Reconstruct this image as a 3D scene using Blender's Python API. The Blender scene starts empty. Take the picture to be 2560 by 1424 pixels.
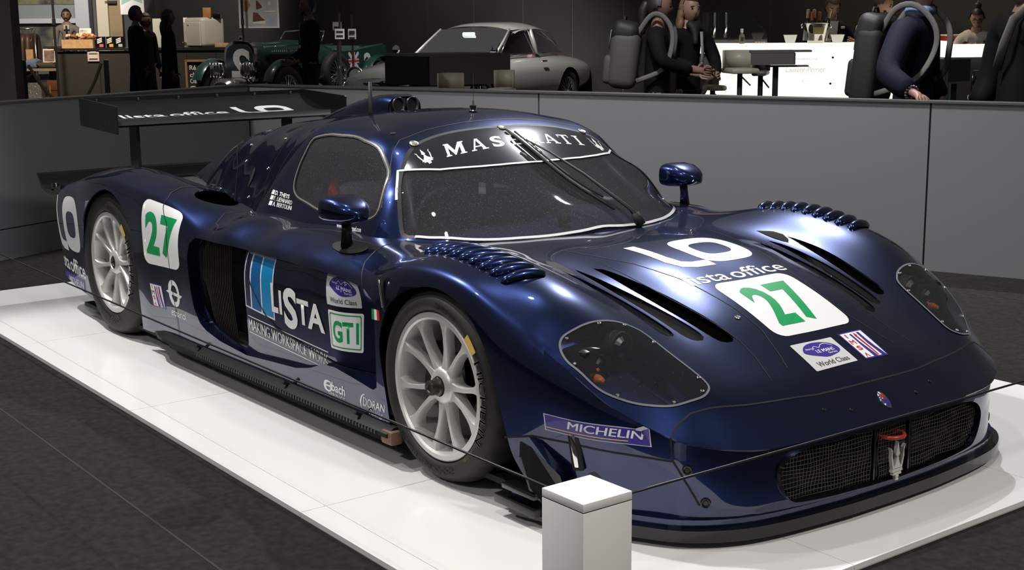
import bpy, bmesh, math, random
import numpy as np
from mathutils import Vector, Matrix
from mathutils.bvhtree import BVHTree
random.seed(3); rng = np.random.default_rng(3)
PI = math.pi
sc = bpy.context.scene
COL = sc.collection
# ------------------------------------------------------------------ camera
F_PX = 3422.9038; CAM = Vector((3.5732, -3.4115, 1.4989)); YAW = 2.4867387; PITCH = -0.1919099; ROLL = 0.0082248
cam_d = bpy.data.cameras.new('camera'); cam_o = bpy.data.objects.new('camera', cam_d); COL.objects.link(cam_o)
fw = Vector((math.cos(PITCH)*math.cos(YAW), math.cos(PITCH)*math.sin(YAW), math.sin(PITCH)))
rt = fw.cross(Vector((0, 0, 1))).normalized(); dn = fw.cross(rt)
rt, dn = rt*math.cos(ROLL)+dn*math.sin(ROLL), -rt*math.sin(ROLL)+dn*math.cos(ROLL)
mw = Matrix((rt, -dn, -fw)).transposed().to_4x4(); mw.translation = CAM
cam_o.matrix_world = mw
cam_d.sensor_width = 36.0; cam_d.sensor_fit = 'HORIZONTAL'; cam_d.lens = F_PX/2560*36.0
cam_d.clip_start = 0.05; cam_d.clip_end = 200
sc.camera = cam_o
# ------------------------------------------------------------------ light: dim hall, ceiling spots over the stand, plus added fill lamps
world = bpy.data.worlds.new('world'); sc.world = world; world.use_nodes = True
world.node_tree.nodes['Background'].inputs[0].default_value = (.062, .061, .060, 1); world.node_tree.nodes['Background'].inputs[1].default_value = 1.0
def lamp(name, loc, target, power, ang=40, blend=.3, radius=.06, col=(1, 1, 1)):
    l = bpy.data.lights.new(name, 'SPOT'); l.energy = power; l.spot_size = math.radians(ang); l.spot_blend = blend; l.shadow_soft_size = radius; l.color = col
    o = bpy.data.objects.new(name, l); COL.objects.link(o); o.location = loc
    o.rotation_euler = (Vector(target)-Vector(loc)).to_track_quat('-Z', 'Y').to_euler(); return o
def soft(name, loc, target, power, size, col=(1, 1, 1)):
    l = bpy.data.lights.new(name, 'AREA'); l.energy = power; l.size = size; l.color = col; o = bpy.data.objects.new(name, l); COL.objects.link(o); o.location = loc
    o.rotation_euler = (Vector(target)-Vector(loc)).to_track_quat('-Z', 'Y').to_euler(); return o
lamp('spot_behind', (-3.9, 5.2, 6.6), (-.7, -1.2, .2), 1500, 62, .15, .05, (.93, .96, 1))
lamp('spot_overhead', (-1.25, -.30, 4.9), (-1.2, -.3, 0), 90, 75, .4, .09)
lamp('spot_flank', (-4.2, -2.2, 6.0), (-.9, -1.0, 0), 1250, 50, .35, .08, (1, .98, .96))
lamp('spot_far', (-13.2, 12.0, 3.7), (0, 0, .6), 40, 30, .3, .09, (.93, .96, 1))
lamp('spot_far', (-10.5, 13.0, 4.0), (.3, -.5, .6), 30, 30, .3, .08, (.93, .96, 1))
lamp('fill_near', (1.8, -7.0, 5.2), (.2, -.6, .3), 400, 60, .5, .25, (1, .97, .94))  # added fill from the camera side for the post and the car's flank
lamp('fill_front', (6.5, .5, 5.6), (.8, 0, 0), 900, 60, .6, .25, (1, .95, .88))  # added fill from ahead, lifts the shaded platform front and the post
lamp('low_wall_fill', (-2.2, .9, 6.0), (-2.6, 3.9, 1.0), 1700, 78, 1.0, .3, (.97, .98, 1))  # added lamp that only brightens the right low wall
lamp('low_wall_fill', (-4.4, -3.6, 5.0), (-5.9, .3, .5), 620, 62, .9, .3, (1, .97, .94))  # the same for the left low wall, also an added lamp
lamp('hall_fill', (-3.5, -4.5, 8.0), (-1.5, -.5, 0), 420, 100, 1., .12, (1, .97, .93))  # added overhead fill, raises the ambient level on the stand
lamp('hall_fill', (2.5, -3.0, 8.0), (.5, .5, 0), 480, 100, 1., .12, (1, .96, .92))  # second added overhead fill, towards the nose
lamp('hall_fill', (-9.6, 5.4, 6.4), (-13.0, 8.7, .8), 4200, 42, 1., .12, (1, .97, .92))  # added to brighten the silver coupe
lamp('shop_fill', (-18.3, 4.0, 4.8), (-21.8, 5.0, .9), 1500, 80, 1., .12, (1, .82, .62))  # added warm fill on the fronts of the shop goods
lamp('facade_fill', (-27.5, 7.7, 5.0), (-32.7, 9.4, 1.8), 2600, 90, 1., .2, (1, .96, .9))  # added to brighten the far facade
lamp('shop_fill', (-16.4, 5.8, 5.0), (-18.6, 6.8, 1.0), 700, 70, 1., .12, (1, .9, .78))  # added fill for the fridge end of the counter
lamp('bar_fill', (-7.0, 9.6, 4.6), (-6.8, 10.6, .9), 330, 120, 1., .12, (1, .86, .68))  # added fill set behind the bar so guests in front stay dark
lamp('back_wall_fill', (-22, 7.5, 5.0), (-26, 10.5, 2.2), 1300, 90, 1., .15, (1, .93, .85))  # added to lift the left part of the back wall
lamp('back_wall_fill', (-14.5, 9.0, 5.5), (-16, 11, 1.6), 900, 95, 1., .15, (1, .95, .9))  # added to lift the back wall further along
sc.view_settings.exposure = 0.22

sc.view_settings.view_transform = 'Standard'; sc.view_settings.look = 'None'
sc.view_settings.gamma = 1.0; sc.view_settings.use_curve_mapping = False
# ------------------------------------------------------------------ materials
MATS = {}
def mat(name, col=(.8, .8, .8), rough=.5, metal=0., coat=0., coat_rough=.03, spec=.5, emit=None, estr=0., alpha=1., trans=0., ior=1.45,
        noise=None, bump=None, sheen=0.):
    if name in MATS: return MATS[name]
    m = bpy.data.materials.new(name); m.use_nodes = True
    nt = m.node_tree; b = nt.nodes['Principled BSDF']
    b.inputs['Base Color'].default_value = (*col, 1); b.inputs['Roughness'].default_value = rough
    b.inputs['Metallic'].default_value = metal; b.inputs['Coat Weight'].default_value = coat
    b.inputs['Coat Roughness'].default_value = coat_rough; b.inputs['Specular IOR Level'].default_value = spec
    b.inputs['IOR'].default_value = ior; b.inputs['Transmission Weight'].default_value = trans; b.inputs['Alpha'].default_value = alpha
    b.inputs['Sheen Weight'].default_value = sheen
    if emit: b.inputs['Emission Color'].default_value = (*emit, 1); b.inputs['Emission Strength'].default_value = estr
    if noise:  # (scale, colour2, lo, hi)
        tc = nt.nodes.new('ShaderNodeTexCoord'); n = nt.nodes.new('ShaderNodeTexNoise'); r = nt.nodes.new('ShaderNodeValToRGB')
        n.inputs['Scale'].default_value = noise[0]; n.inputs['Detail'].default_value = 4
        r.color_ramp.elements[0].position = noise[2]; r.color_ramp.elements[1].position = noise[3]
        r.color_ramp.elements[0].color = (*col, 1); r.color_ramp.elements[1].color = (*noise[1], 1)
        nt.links.new(tc.outputs['Object'], n.inputs['Vector']); nt.links.new(n.outputs['Fac'], r.inputs['Fac'])
        nt.links.new(r.outputs['Color'], b.inputs['Base Color'])
    if bump:   # (scale, strength, distance)
        tc = nt.nodes.new('ShaderNodeTexCoord'); n = nt.nodes.new('ShaderNodeTexNoise'); bp = nt.nodes.new('ShaderNodeBump')
        n.inputs['Scale'].default_value = bump[0]; n.inputs['Detail'].default_value = 3
        bp.inputs['Strength'].default_value = bump[1]; bp.inputs['Distance'].default_value = bump[2]
        nt.links.new(tc.outputs['Object'], n.inputs['Vector']); nt.links.new(n.outputs['Fac'], bp.inputs['Height'])
        nt.links.new(bp.outputs['Normal'], b.inputs['Normal'])
    MATS[name] = m; return m
def s2l(r, g, b):
    f = lambda c: (c/255/12.92) if c/255 <= .04045 else ((c/255+.055)/1.055)**2.4
    return (f(r), f(g), f(b))
# ------------------------------------------------------------------ objects
def meta(o, label=None, cat=None, group=None, kind=None):
    if label: o['label'] = label
    if cat: o['category'] = cat
    if group: o['group'] = group
    if kind: o['kind'] = kind
    return o
def empty(name, loc=(0, 0, 0), rz=0., label=None, cat=None, group=None):
    o = bpy.data.objects.new(name, None); COL.objects.link(o); o.location = loc; o.rotation_euler = (0, 0, rz)
    o.empty_display_size = .05
    return meta(o, label, cat, group)
def link(name, me, material=None, parent=None, smooth=True):
    o = bpy.data.objects.new(name, me); COL.objects.link(o)
    if material is not None and not me.materials: me.materials.append(material)
    if smooth: me.polygons.foreach_set('use_smooth', [True]*len(me.polygons))
    if parent is not None: o.parent = parent
    return o
def sharp(o, deg=35):
    me = o.data
    try: me.set_sharp_from_angle(angle=math.radians(deg))
    except Exception: pass
    return o
def from_py(name, v, f, material=None, parent=None, smooth=True, loc=None):
    me = bpy.data.meshes.new(name); me.from_pydata([tuple(map(float, p)) for p in v], [], [list(map(int, q)) for q in f]); me.update()
    o = link(name, me, material, parent, smooth)
    if loc is not None: o.location = loc
    return o
class MB:
    """collects simple shapes, then links them as one mesh"""
    def __init__(s): s.v = []; s.f = []
    def add(s, v, f):
        n = len(s.v); s.v += [tuple(p) for p in v]; s.f += [[i+n for i in q] for q in f]; return s
    def box(s, c, d, rz=0., taper=(1, 1), rx=0., ry=0.):
        hx, hy, hz = d[0]/2, d[1]/2, d[2]/2; tx, ty = taper
        p = [(-hx, -hy, -hz), (hx, -hy, -hz), (hx, hy, -hz), (-hx, hy, -hz), (-hx*tx, -hy*ty, hz), (hx*tx, -hy*ty, hz), (hx*tx, hy*ty, hz), (-hx*tx, hy*ty, hz)]
        R = Matrix.Rotation(rz, 3, 'Z') @ Matrix.Rotation(ry, 3, 'Y') @ Matrix.Rotation(rx, 3, 'X')
        return s.add([R @ Vector(q) + Vector(c) for q in p], [(0, 3, 2, 1), (4, 5, 6, 7), (0, 1, 5, 4), (1, 2, 6, 5), (2, 3, 7, 6), (3, 0, 4, 7)])
    def rbox(s, c, d, r=.01, seg=2, rz=0., rx=0., ry=0.):
        bm = bmesh.new(); bmesh.ops.create_cube(bm, size=1.0)
        for w in bm.verts: w.co = Vector((w.co.x*d[0], w.co.y*d[1], w.co.z*d[2]))
        bmesh.ops.bevel(bm, geom=bm.edges[:], offset=min(r, .49*min(d)), segments=seg, profile=.5, affect='EDGES')
        R = Matrix.Rotation(rz, 3, 'Z') @ Matrix.Rotation(ry, 3, 'Y') @ Matrix.Rotation(rx, 3, 'X')
        bm.verts.index_update()
        s.add([R @ w.co + Vector(c) for w in bm.verts], [[w.index for w in f.verts] for f in bm.faces]); bm.free(); return s
    def cyl(s, a, b, r0, r1=None, n=12, caps=True):
        return s.tube([a, b], [r0, r0 if r1 is None else r1], n, caps)
    def tube(s, pts, r, n=8, caps=True, flat=1.0, up=None):
        pts = [Vector(p) for p in pts]; m = len(pts)
        if not hasattr(r, '__len__'): r = [r]*m
        V = []; F = []
        t0 = (pts[1]-pts[0]).normalized()
        ref = Vector(up) if up else (Vector((0, 0, 1)) if abs(t0.z) < .9 else Vector((1, 0, 0)))
        x = ref.cross(t0).normalized()
        for i, p in enumerate(pts):
            t = (pts[min(i+1, m-1)]-pts[max(i-1, 0)]).normalized()
            x = (x - t*x.dot(t)).normalized(); y = t.cross(x)
            for k in range(n):
                a = 2*PI*k/n; V.append(p + (x*math.cos(a) + y*math.sin(a)*flat)*r[i])
        for i in range(m-1):
            for k in range(n):
                F.append((i*n+k, i*n+(k+1) % n, (i+1)*n+(k+1) % n, (i+1)*n+k))
        if caps: F.append(list(range(n))[::-1]); F.append([(m-1)*n+k for k in range(n)])
        return s.add(V, F)
    def lathe(s, prof, c=(0, 0, 0), n=24, axis='Z', closed=False):
        V = []; F = []
        for (r, h) in prof:
            for k in range(n):
                a = 2*PI*k/n; x, y = r*math.cos(a), r*math.sin(a)
                q = {'Z': (x, y, h), 'Y': (x, h, y), 'X': (h, x, y)}[axis]
                V.append((q[0]+c[0], q[1]+c[1], q[2]+c[2]))
        m = len(prof)
        for i in range(m if closed else m-1):
            j = (i+1) % m
            for k in range(n): F.append((i*n+k, i*n+(k+1) % n, j*n+(k+1) % n, j*n+k))
        return s.add(V, F)
    def prism(s, poly, z0, z1, fn=lambda x, y, z: (x, y, z)):
        n = len(poly); V = [fn(x, y, z0) for x, y in poly]+[fn(x, y, z1) for x, y in poly]
        return s.add(V, [list(range(n))[::-1], [n+i for i in range(n)]]+[(i, (i+1) % n, n+(i+1) % n, n+i) for i in range(n)])
    def ball(s, c, r, n=12, m=8):
        rr = r if hasattr(r, '__len__') else (r, r, r)
        V = []; F = []
        for i in range(m+1):
            t = PI*i/m
            for k in range(n):
                a = 2*PI*k/n; V.append((c[0]+rr[0]*math.sin(t)*math.cos(a), c[1]+rr[1]*math.sin(t)*math.sin(a), c[2]+rr[2]*math.cos(t)))
        for i in range(m):
            for k in range(n): F.append((i*n+k, (i+1)*n+k, (i+1)*n+(k+1) % n, i*n+(k+1) % n))
        return s.add(V, F)
    def build(s, name, material=None, parent=None, smooth=False, auto=None):
        bm = bmesh.new(); vs = [bm.verts.new(p) for p in s.v]
        for q in s.f:
            try: bm.faces.new([vs[i] for i in q])
            except ValueError: pass
        bmesh.ops.remove_doubles(bm, verts=bm.verts[:], dist=1e-5)
        bmesh.ops.recalc_face_normals(bm, faces=bm.faces[:])
        me = bpy.data.meshes.new(name); bm.to_mesh(me); bm.free()
        o = link(name, me, material, parent, smooth or auto is not None)
        if auto is not None: sharp(o, auto)
        return o
def spline(pts, n):
    """Catmull-Rom through pts, n samples per span"""
    P = [np.array(p, float) for p in pts]; P = [2*P[0]-P[1]]+P+[2*P[-1]-P[-2]]; out = []
    for i in range(1, len(P)-2):
        for k in range(n):
            t = k/n; a, b, c, d = P[i-1:i+3]
            out.append(.5*((2*b)+(c-a)*t+(2*a-5*b+4*c-d)*t*t+(3*b-a-3*c+d)*t**3))
    out.append(P[-2]); return np.array(out)
def cspline(pts, n):
    P = [np.array(p, float) for p in pts]; m = len(P); out = []
    for i in range(m):
        a, b, c, d = P[i-1], P[i], P[(i+1) % m], P[(i+2) % m]
        for k in range(n):
            t = k/n; out.append(.5*((2*b)+(c-a)*t+(2*a-5*b+4*c-d)*t*t+(3*b-a-3*c+d)*t**3))
    return np.array(out)
def pchip(xs, ys):
    xs = np.array(xs, float); ys = np.array(ys, float)
    if xs[0] > xs[-1]: xs, ys = xs[::-1], ys[::-1]
    h = np.diff(xs); d = np.diff(ys)/h; m = np.zeros(len(xs))
    for i in range(1, len(xs)-1):
        if d[i-1]*d[i] > 0:
            w1 = 2*h[i]+h[i-1]; w2 = h[i]+2*h[i-1]; m[i] = (w1+w2)/(w1/d[i-1]+w2/d[i])
    m[0], m[-1] = d[0], d[-1]
    def f(x):
        x = np.clip(np.asarray(x, float), xs[0], xs[-1]); i = np.clip(np.searchsorted(xs, x)-1, 0, len(h)-1)
        t = (x-xs[i])/h[i]
        return (2*t**3-3*t*t+1)*ys[i]+(t**3-2*t*t+t)*h[i]*m[i]+(-2*t**3+3*t*t)*ys[i+1]+(t**3-t*t)*h[i]*m[i+1]
    return f
class TPS:
    def __init__(s, pts, sx=1.0, lam=1e-4):
        p = np.array(pts, float); s.sx = np.array([sx, 1.0]); s.c = p[:, :2]*s.sx; n = len(p)
        K = s.k(s.c)+lam*np.eye(n); Q = np.c_[np.ones(n), s.c]
        A = np.block([[K, Q], [Q.T, np.zeros((3, 3))]]); s.w = np.linalg.solve(A, np.r_[p[:, 2], 0, 0, 0])
    def k(s, q):
        d2 = ((q[:, None, :]-s.c[None])**2).sum(-1)
        return np.where(d2 > 1e-14, .5*d2*np.log(np.maximum(d2, 1e-14)), 0.)
    def __call__(s, x, y):
        x = np.asarray(x, float); sh = x.shape; q = np.c_[x.ravel(), np.broadcast_to(y, sh).ravel()]*s.sx
        return (s.k(q)@s.w[:-3]+np.c_[np.ones(len(q)), q]@s.w[-3:]).reshape(sh)
def sm(a, b, x):
    t = np.clip((np.asarray(x, float)-a)/(b-a), 0, 1); return t*t*(3-2*t)
def poly_sd(poly, q):
    """signed distance (negative inside) of points q to closed polygon"""
    P = np.asarray(poly, float); q = np.asarray(q, float); d = np.full(len(q), 1e9); ins = np.zeros(len(q), bool)
    for i in range(len(P)):
        a, b = P[i], P[(i+1) % len(P)]; e = b-a; w = q-a
        t = np.clip((w@e)/max(e@e, 1e-12), 0, 1); d = np.minimum(d, ((w-t[:, None]*e)**2).sum(1))
        c = (a[1] <= q[:, 1]) != (b[1] <= q[:, 1])
        with np.errstate(divide='ignore', invalid='ignore'):
            xx = a[0]+(q[:, 1]-a[1])/(b[1]-a[1] if b[1] != a[1] else 1e-12)*e[0]
        ins ^= c & (q[:, 0] < xx)
    d = np.sqrt(d); return np.where(ins, -d, d)
def line_d(line, q):
    P = np.asarray(line, float); d = np.full(len(q), 1e9)
    for a, b in zip(P[:-1], P[1:]):
        e = b-a; w = q-a; t = np.clip((w@e)/max(e@e, 1e-12), 0, 1); d = np.minimum(d, ((w-t[:, None]*e)**2).sum(1))
    return np.sqrt(d)
class Sheet:
    """a dense mesh that can be cut along signed-distance contours"""
    def __init__(s, v, f): s.v = np.asarray(v, float); s.f = f
    def cut(s, sd):
        """returns (inside sd<0, outside); sd: function of (n,3) points"""
        d = np.asarray(sd(s.v), float); d = np.where(np.abs(d) < 1e-6, 1e-6, d); V = list(s.v); cache = {}
        fi, fo = [], []
        pos = d > 0
        def mid(a, b):
            k = (a, b) if a < b else (b, a)
            if k not in cache:
                a_, b_ = k; t = d[a_]/(d[a_]-d[b_]); t = min(max(t, .02), .98); cache[k] = len(V); V.append(s.v[a_]*(1-t)+s.v[b_]*t)
            return cache[k]
        for q in s.f:
            c = sum(1 for i in q if pos[i])
            if c == 0: fi.append(q)
            elif c == len(q): fo.append(q)
            else:
                A, B = [], []; n = len(q)
                for j in range(n):
                    a, b = q[j], q[(j+1) % n]
                    (B if pos[a] else A).append(a)
                    if pos[a] != pos[b]: m = mid(a, b); A.append(m); B.append(m)
                if len(A) > 2: fi.append(A)
                if len(B) > 2: fo.append(B)
        V = np.array(V); return Sheet(V, fi), Sheet(V, fo)
    def compact(s):
        used = sorted({i for q in s.f for i in q}); mp = {u: k for k, u in enumerate(used)}
        return Sheet(s.v[used], [[mp[i] for i in q] for q in s.f])
    def normals(s):
        n = np.zeros_like(s.v)
        for q in s.f:
            a = s.v[q[0]]; m = np.zeros(3)
            for k in range(1, len(q)-1): m += np.cross(s.v[q[k]]-a, s.v[q[k+1]]-a)
            for i in q: n[i] += m
        return n/np.maximum(np.linalg.norm(n, axis=1), 1e-12)[:, None]
    def offset(s, h): return Sheet(s.v+s.normals()*h, s.f)
    def bvh(s): return BVHTree.FromPolygons([tuple(p) for p in s.v], s.f)
    def comps(s):
        par = list(range(len(s.v)))
        def fd(a):
            while par[a] != a: par[a] = par[par[a]]; a = par[a]
            return a
        for q in s.f:
            r = fd(q[0])
            for i in q[1:]: par[fd(i)] = r
        g = {}
        for q in s.f: g.setdefault(fd(q[0]), []).append(q)
        return [Sheet(s.v, f).compact() for f in g.values()]
    def boundary(s):
        """edges used once"""
        e = {}
        for q in s.f:
            for j in range(len(q)):
                k = (q[j], q[(j+1) % len(q)]); e[k] = 1
        return [(a, b) for (a, b) in e if (b, a) not in e]
    def thick(s, h):
        """solid: top skin plus inner skin h below plus rim walls"""
        s = s.compact(); n = s.normals(); N = len(s.v)
        V = np.r_[s.v, s.v-n*h]; F = list(s.f)+[[i+N for i in q[::-1]] for q in s.f]
        for a, b in s.boundary(): F.append([b, a, a+N, b+N])
        return Sheet(V, F)
    def build(s, name, material, parent=None, auto=40):
        s = s.compact(); o = from_py(name, s.v, s.f, material, parent)
        if auto: sharp(o, auto)
        return o
# ------------------------------------------------------------------ race car body surface
# deck: height over plan (x forward, w = |y|), side: profile hung from the deck edge
DECK_PTS = [
 (1.075,0,.285),(1.072,.15,.284),(1.066,.3,.281),(1.045,.49,.275),(1.01,.62,.282),(.92,.745,.31),(.85,.79,.335),(.79,.83,.36),(.7,.885,.42),(.6,.925,.49),
 (.52,.945,.535),(.45,.955,.575),(.37,.958,.61),(.3,.976,.634),(.15,.985,.686),(0,.986,.702),(-.15,.985,.696),(-.3,.976,.668),(-.42,.965,.635),(-.55,.965,.62),(-.7,.965,.62),(-1.0,.965,.62),
 (-1.25,.965,.62),(-1.47,.965,.62),(-1.78,.965,.625),(-1.88,.965,.652),(-2.0,.965,.690),(-2.3,.970,.735),(-2.55,.982,.750),(-2.75,.986,.764),(-3.0,.980,.746),(-3.3,.952,.695),(-3.56,.935,.645),(-3.65,.86,.64),(-3.66,.7,.65),(-3.68,.4,.66),(-3.69,0,.66),
 (1.018,0,.33),(.98,0,.372),(.844,0,.448),(.72,0,.51),(.606,0,.566),(.5,0,.603),(.408,0,.631),(.3,0,.660),(.196,0,.683),(.05,0,.70),(-.1,0,.705),(-.28,0,.703),(-.5,0,.70),(-1.0,0,.70),(-1.6,0,.70),(-2.2,0,.69),(-2.8,0,.68),(-3.4,0,.665),
 (1.0,.3,.335),(.96,.3,.378),(.844,.3,.442),(.696,.32,.514),(.606,.31,.557),(.408,.31,.622),(.196,.31,.674),(0,.31,.695),(-.2,.31,.70),(-.5,.31,.70),
 (.98,.49,.335),(.93,.5,.378),(.878,.635,.405),(.8,.5,.450),(.65,.415,.521),(.603,.497,.532),(.45,.45,.585),(.3,.45,.625),(.1,.47,.665),(-.1,.5,.695),(-.3,.55,.698),
 (.95,.62,.335),(.86,.72,.375),(.75,.72,.462),(.62,.62,.545),(.556,.679,.588),(.65,.78,.515),(.525,.873,.566),(.60,.86,.528),(.75,.82,.405),
 (.45,.60,.610),(.3,.60,.655),(.1,.62,.70),(-.11,.70,.738),(-.3,.68,.712),(-.45,.70,.70),
 (.45,.75,.650),(.35,.75,.688),(.25,.75,.712),(.12,.76,.735),(0,.78,.748),(-.12,.79,.745),(-.25,.79,.730),(-.4,.79,.705),
 (.45,.87,.628),(.35,.88,.666),(.25,.89,.692),(.12,.89,.722),(0,.89,.736),(-.15,.89,.731),(-.3,.88,.703),(-.45,.88,.678),
 (-.735,.865,.686),(-.6,.75,.700),(-.8,.74,.703),(-1.2,.74,.703),(-1.2,.87,.686),(-1.6,.74,.703),(-1.6,.87,.686),(-.6,.88,.680),(-1.0,.87,.686),(-1.9,.73,.703),(-1.9,.87,.698),(-.9,.93,.655),(-1.5,.93,.655),
 (-2.1,.86,.742),(-2.3,.84,.775),(-2.5,.82,.797),(-2.75,.81,.812),(-3.0,.80,.792),(-3.25,.79,.752),(-3.5,.77,.702),
 (-2.75,.90,.795),(-2.5,.90,.778),(-3.0,.89,.776),(-2.1,.7,.71),(-2.3,.62,.715),(-2.6,.58,.72),(-2.9,.55,.712),(-3.2,.55,.69),(-3.5,.5,.67),(-2.6,.7,.775),(-2.9,.69,.77),(-3.2,.69,.74)]
HD = TPS(DECK_PTS+[(x, -w, z) for x, w, z in DECK_PTS if w > 0], sx=1.0, lam=2e-4)
NOSE = [(1.075,0),(1.072,.13),(1.065,.27),(1.047,.44),(1.012,.60),(.93,.735),(.79,.83)]
SIDE = [(.79,.83),(.7,.885),(.6,.924),(.5,.948),(.4,.964),(.3,.976),(.15,.985),(0,.986),(-.15,.985),(-.3,.976),(-.42,.967),(-.6,.965),(-1.0,.965),(-1.8,.965),(-2.1,.965),(-2.3,.970),(-2.55,.982),(-2.75,.986),(-3.0,.980),(-3.2,.957),(-3.4,.947),(-3.56,.935)]
REAR = [(-3.56,.935),(-3.63,.90),(-3.66,.82),(-3.67,.6),(-3.68,.4),(-3.685,.2),(-3.69,0)]
def resample(P, n):
    P = spline(P, 12); L = np.r_[0, np.cumsum(np.linalg.norm(np.diff(P, axis=0), axis=1))]; t = np.linspace(0, L[-1], n)
    return np.c_[np.interp(t, L, P[:, 0]), np.interp(t, L, P[:, 1])]
NM, NS = 52, 236
oN, oS, oR = resample(NOSE, NM+1), resample(SIDE, NS+1), resample(REAR, NM+1)
cx = 1.075+(-3.69-1.075)*np.linspace(0, 1, NS+1); oC = np.c_[cx, 0*cx]
s = np.linspace(0, 1, NS+1)[:, None, None]; t = np.linspace(0, 1, NM+1)[None, :, None]
A, B = oN[None], oR[::-1][None]; C, D = oC[:, None], oS[:, None]
PL = (1-s)*A+s*B+(1-t)*C+t*D-((1-s)*(1-t)*oN[0]+(1-s)*t*oN[-1]+s*(1-t)*oR[-1]+s*t*oR[0])
PL[:, 0, 1] = 0
ZD = HD(PL[..., 0], PL[..., 1])
def weld(V, F):
    key = {}; mp = []; out = []
    for p in V:
        k = (round(p[0]*2e4), round(p[1]*2e4), round(p[2]*2e4))
        if k not in key: key[k] = len(out); out.append(p)
        mp.append(key[k])
    G = []
    for q in F:
        r = [mp[i] for i in q]; r2 = [r[i] for i in range(len(r)) if r[i] != r[i-1]]
        if len(r2) > 2: G.append(r2)
    return Sheet(np.array(out), G)
def grid_faces(n, m, flip=False):
    F = []
    for i in range(n-1):
        for j in range(m-1):
            q = [i*m+j, i*m+j+1, (i+1)*m+j+1, (i+1)*m+j]; F.append(q[::-1] if flip else q)
    return F
def side_norm(O):
    d = np.gradient(O, axis=0); n = np.c_[-d[:, 1], d[:, 0]]; n /= np.linalg.norm(n, axis=1)[:, None]
    return -n if n[len(n)//2, 1] < 0 else n
ring = np.r_[oN, oS[1:], oR[1:]]; rn = side_norm(ring); rn[0] = (1, 0); rn[-1] = (-1, 0)
ze = HD(ring[:, 0], ring[:, 1])
bulge = pchip([-3.7, -3.3, -3.0, -2.75, -2.5, -2.3, -1.8, -1.0, -.4, -.25, 0, .2, .32, .45, .6, .8, .95, 1.1], [.015, .03, .022, .017, .02, .032, .036, .034, .034, .022, .016, .018, .028, .034, .03, .02, .012, .008])(ring[:, 0])
zb = pchip([-3.7, -3.2, -2.4, -1.8, -.4, .3, .6, .8, 1.1], [.20, .14, .10, .13, .13, .14, .085, .08, .075])(ring[:, 0])
tuck = pchip([-3.7, -3.3, -2.9, -2.3, -.5, .3, .6, .95, 1.1], [.03, .03, .02, .012, .012, .015, .045, .03, .012])(ring[:, 0])
NK = 30
SV = np.zeros((len(ring), NK+1, 3))
for k in range(NK+1):
    f = k/NK; z = ze+(zb-ze)*f; d = np.clip((ze-z)/.13, 0, 1)
    off = bulge*(1-(1-d)**2)-tuck*sm(.55, .12, z)
    SV[:, k, 0] = ring[:, 0]+rn[:, 0]*off; SV[:, k, 1] = ring[:, 1]+rn[:, 1]*off; SV[:, k, 2] = z
# right half is y = -w
def half_deck(sg):
    V = np.c_[PL[..., 0].ravel(), sg*PL[..., 1].ravel(), ZD.ravel()]; return V, grid_faces(NS+1, NM+1, flip=(sg < 0))
def half_side(sg):
    V = SV.reshape(-1, 3)*np.array([1, sg, 1]); return V, grid_faces(len(ring), NK+1, flip=(sg < 0))
def join(*parts):
    V = []; F = []
    for v, f in parts: n = len(V); V += [tuple(p) for p in v]; F += [[i+n for i in q] for q in f]
    return weld(V, F)
def relax(S, n, lam=.5, keep=None):
    E = set()
    for q in S.f:
        for a, b in zip(q, q[1:]+q[:1]): E.add((min(a, b), max(a, b)))
    E = np.array(list(E)); deg = np.bincount(E.ravel(), minlength=len(S.v)).astype(float)
    bd = np.zeros(len(S.v), bool)
    for a, b in S.boundary(): bd[a] = bd[b] = True
    V = S.v.copy()
    for _ in range(n):
        A = np.zeros_like(V); np.add.at(A, E[:, 0], V[E[:, 1]]); np.add.at(A, E[:, 1], V[E[:, 0]])
        d = lam*(A/deg[:, None]-V); d[bd] = 0
        if keep is not None: d *= keep[:, None]
        V = V+d
    return Sheet(V, S.f)
BODY = join(half_deck(-1), half_deck(1), half_side(-1), half_side(1))
BODY = relax(BODY, 9)
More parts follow.
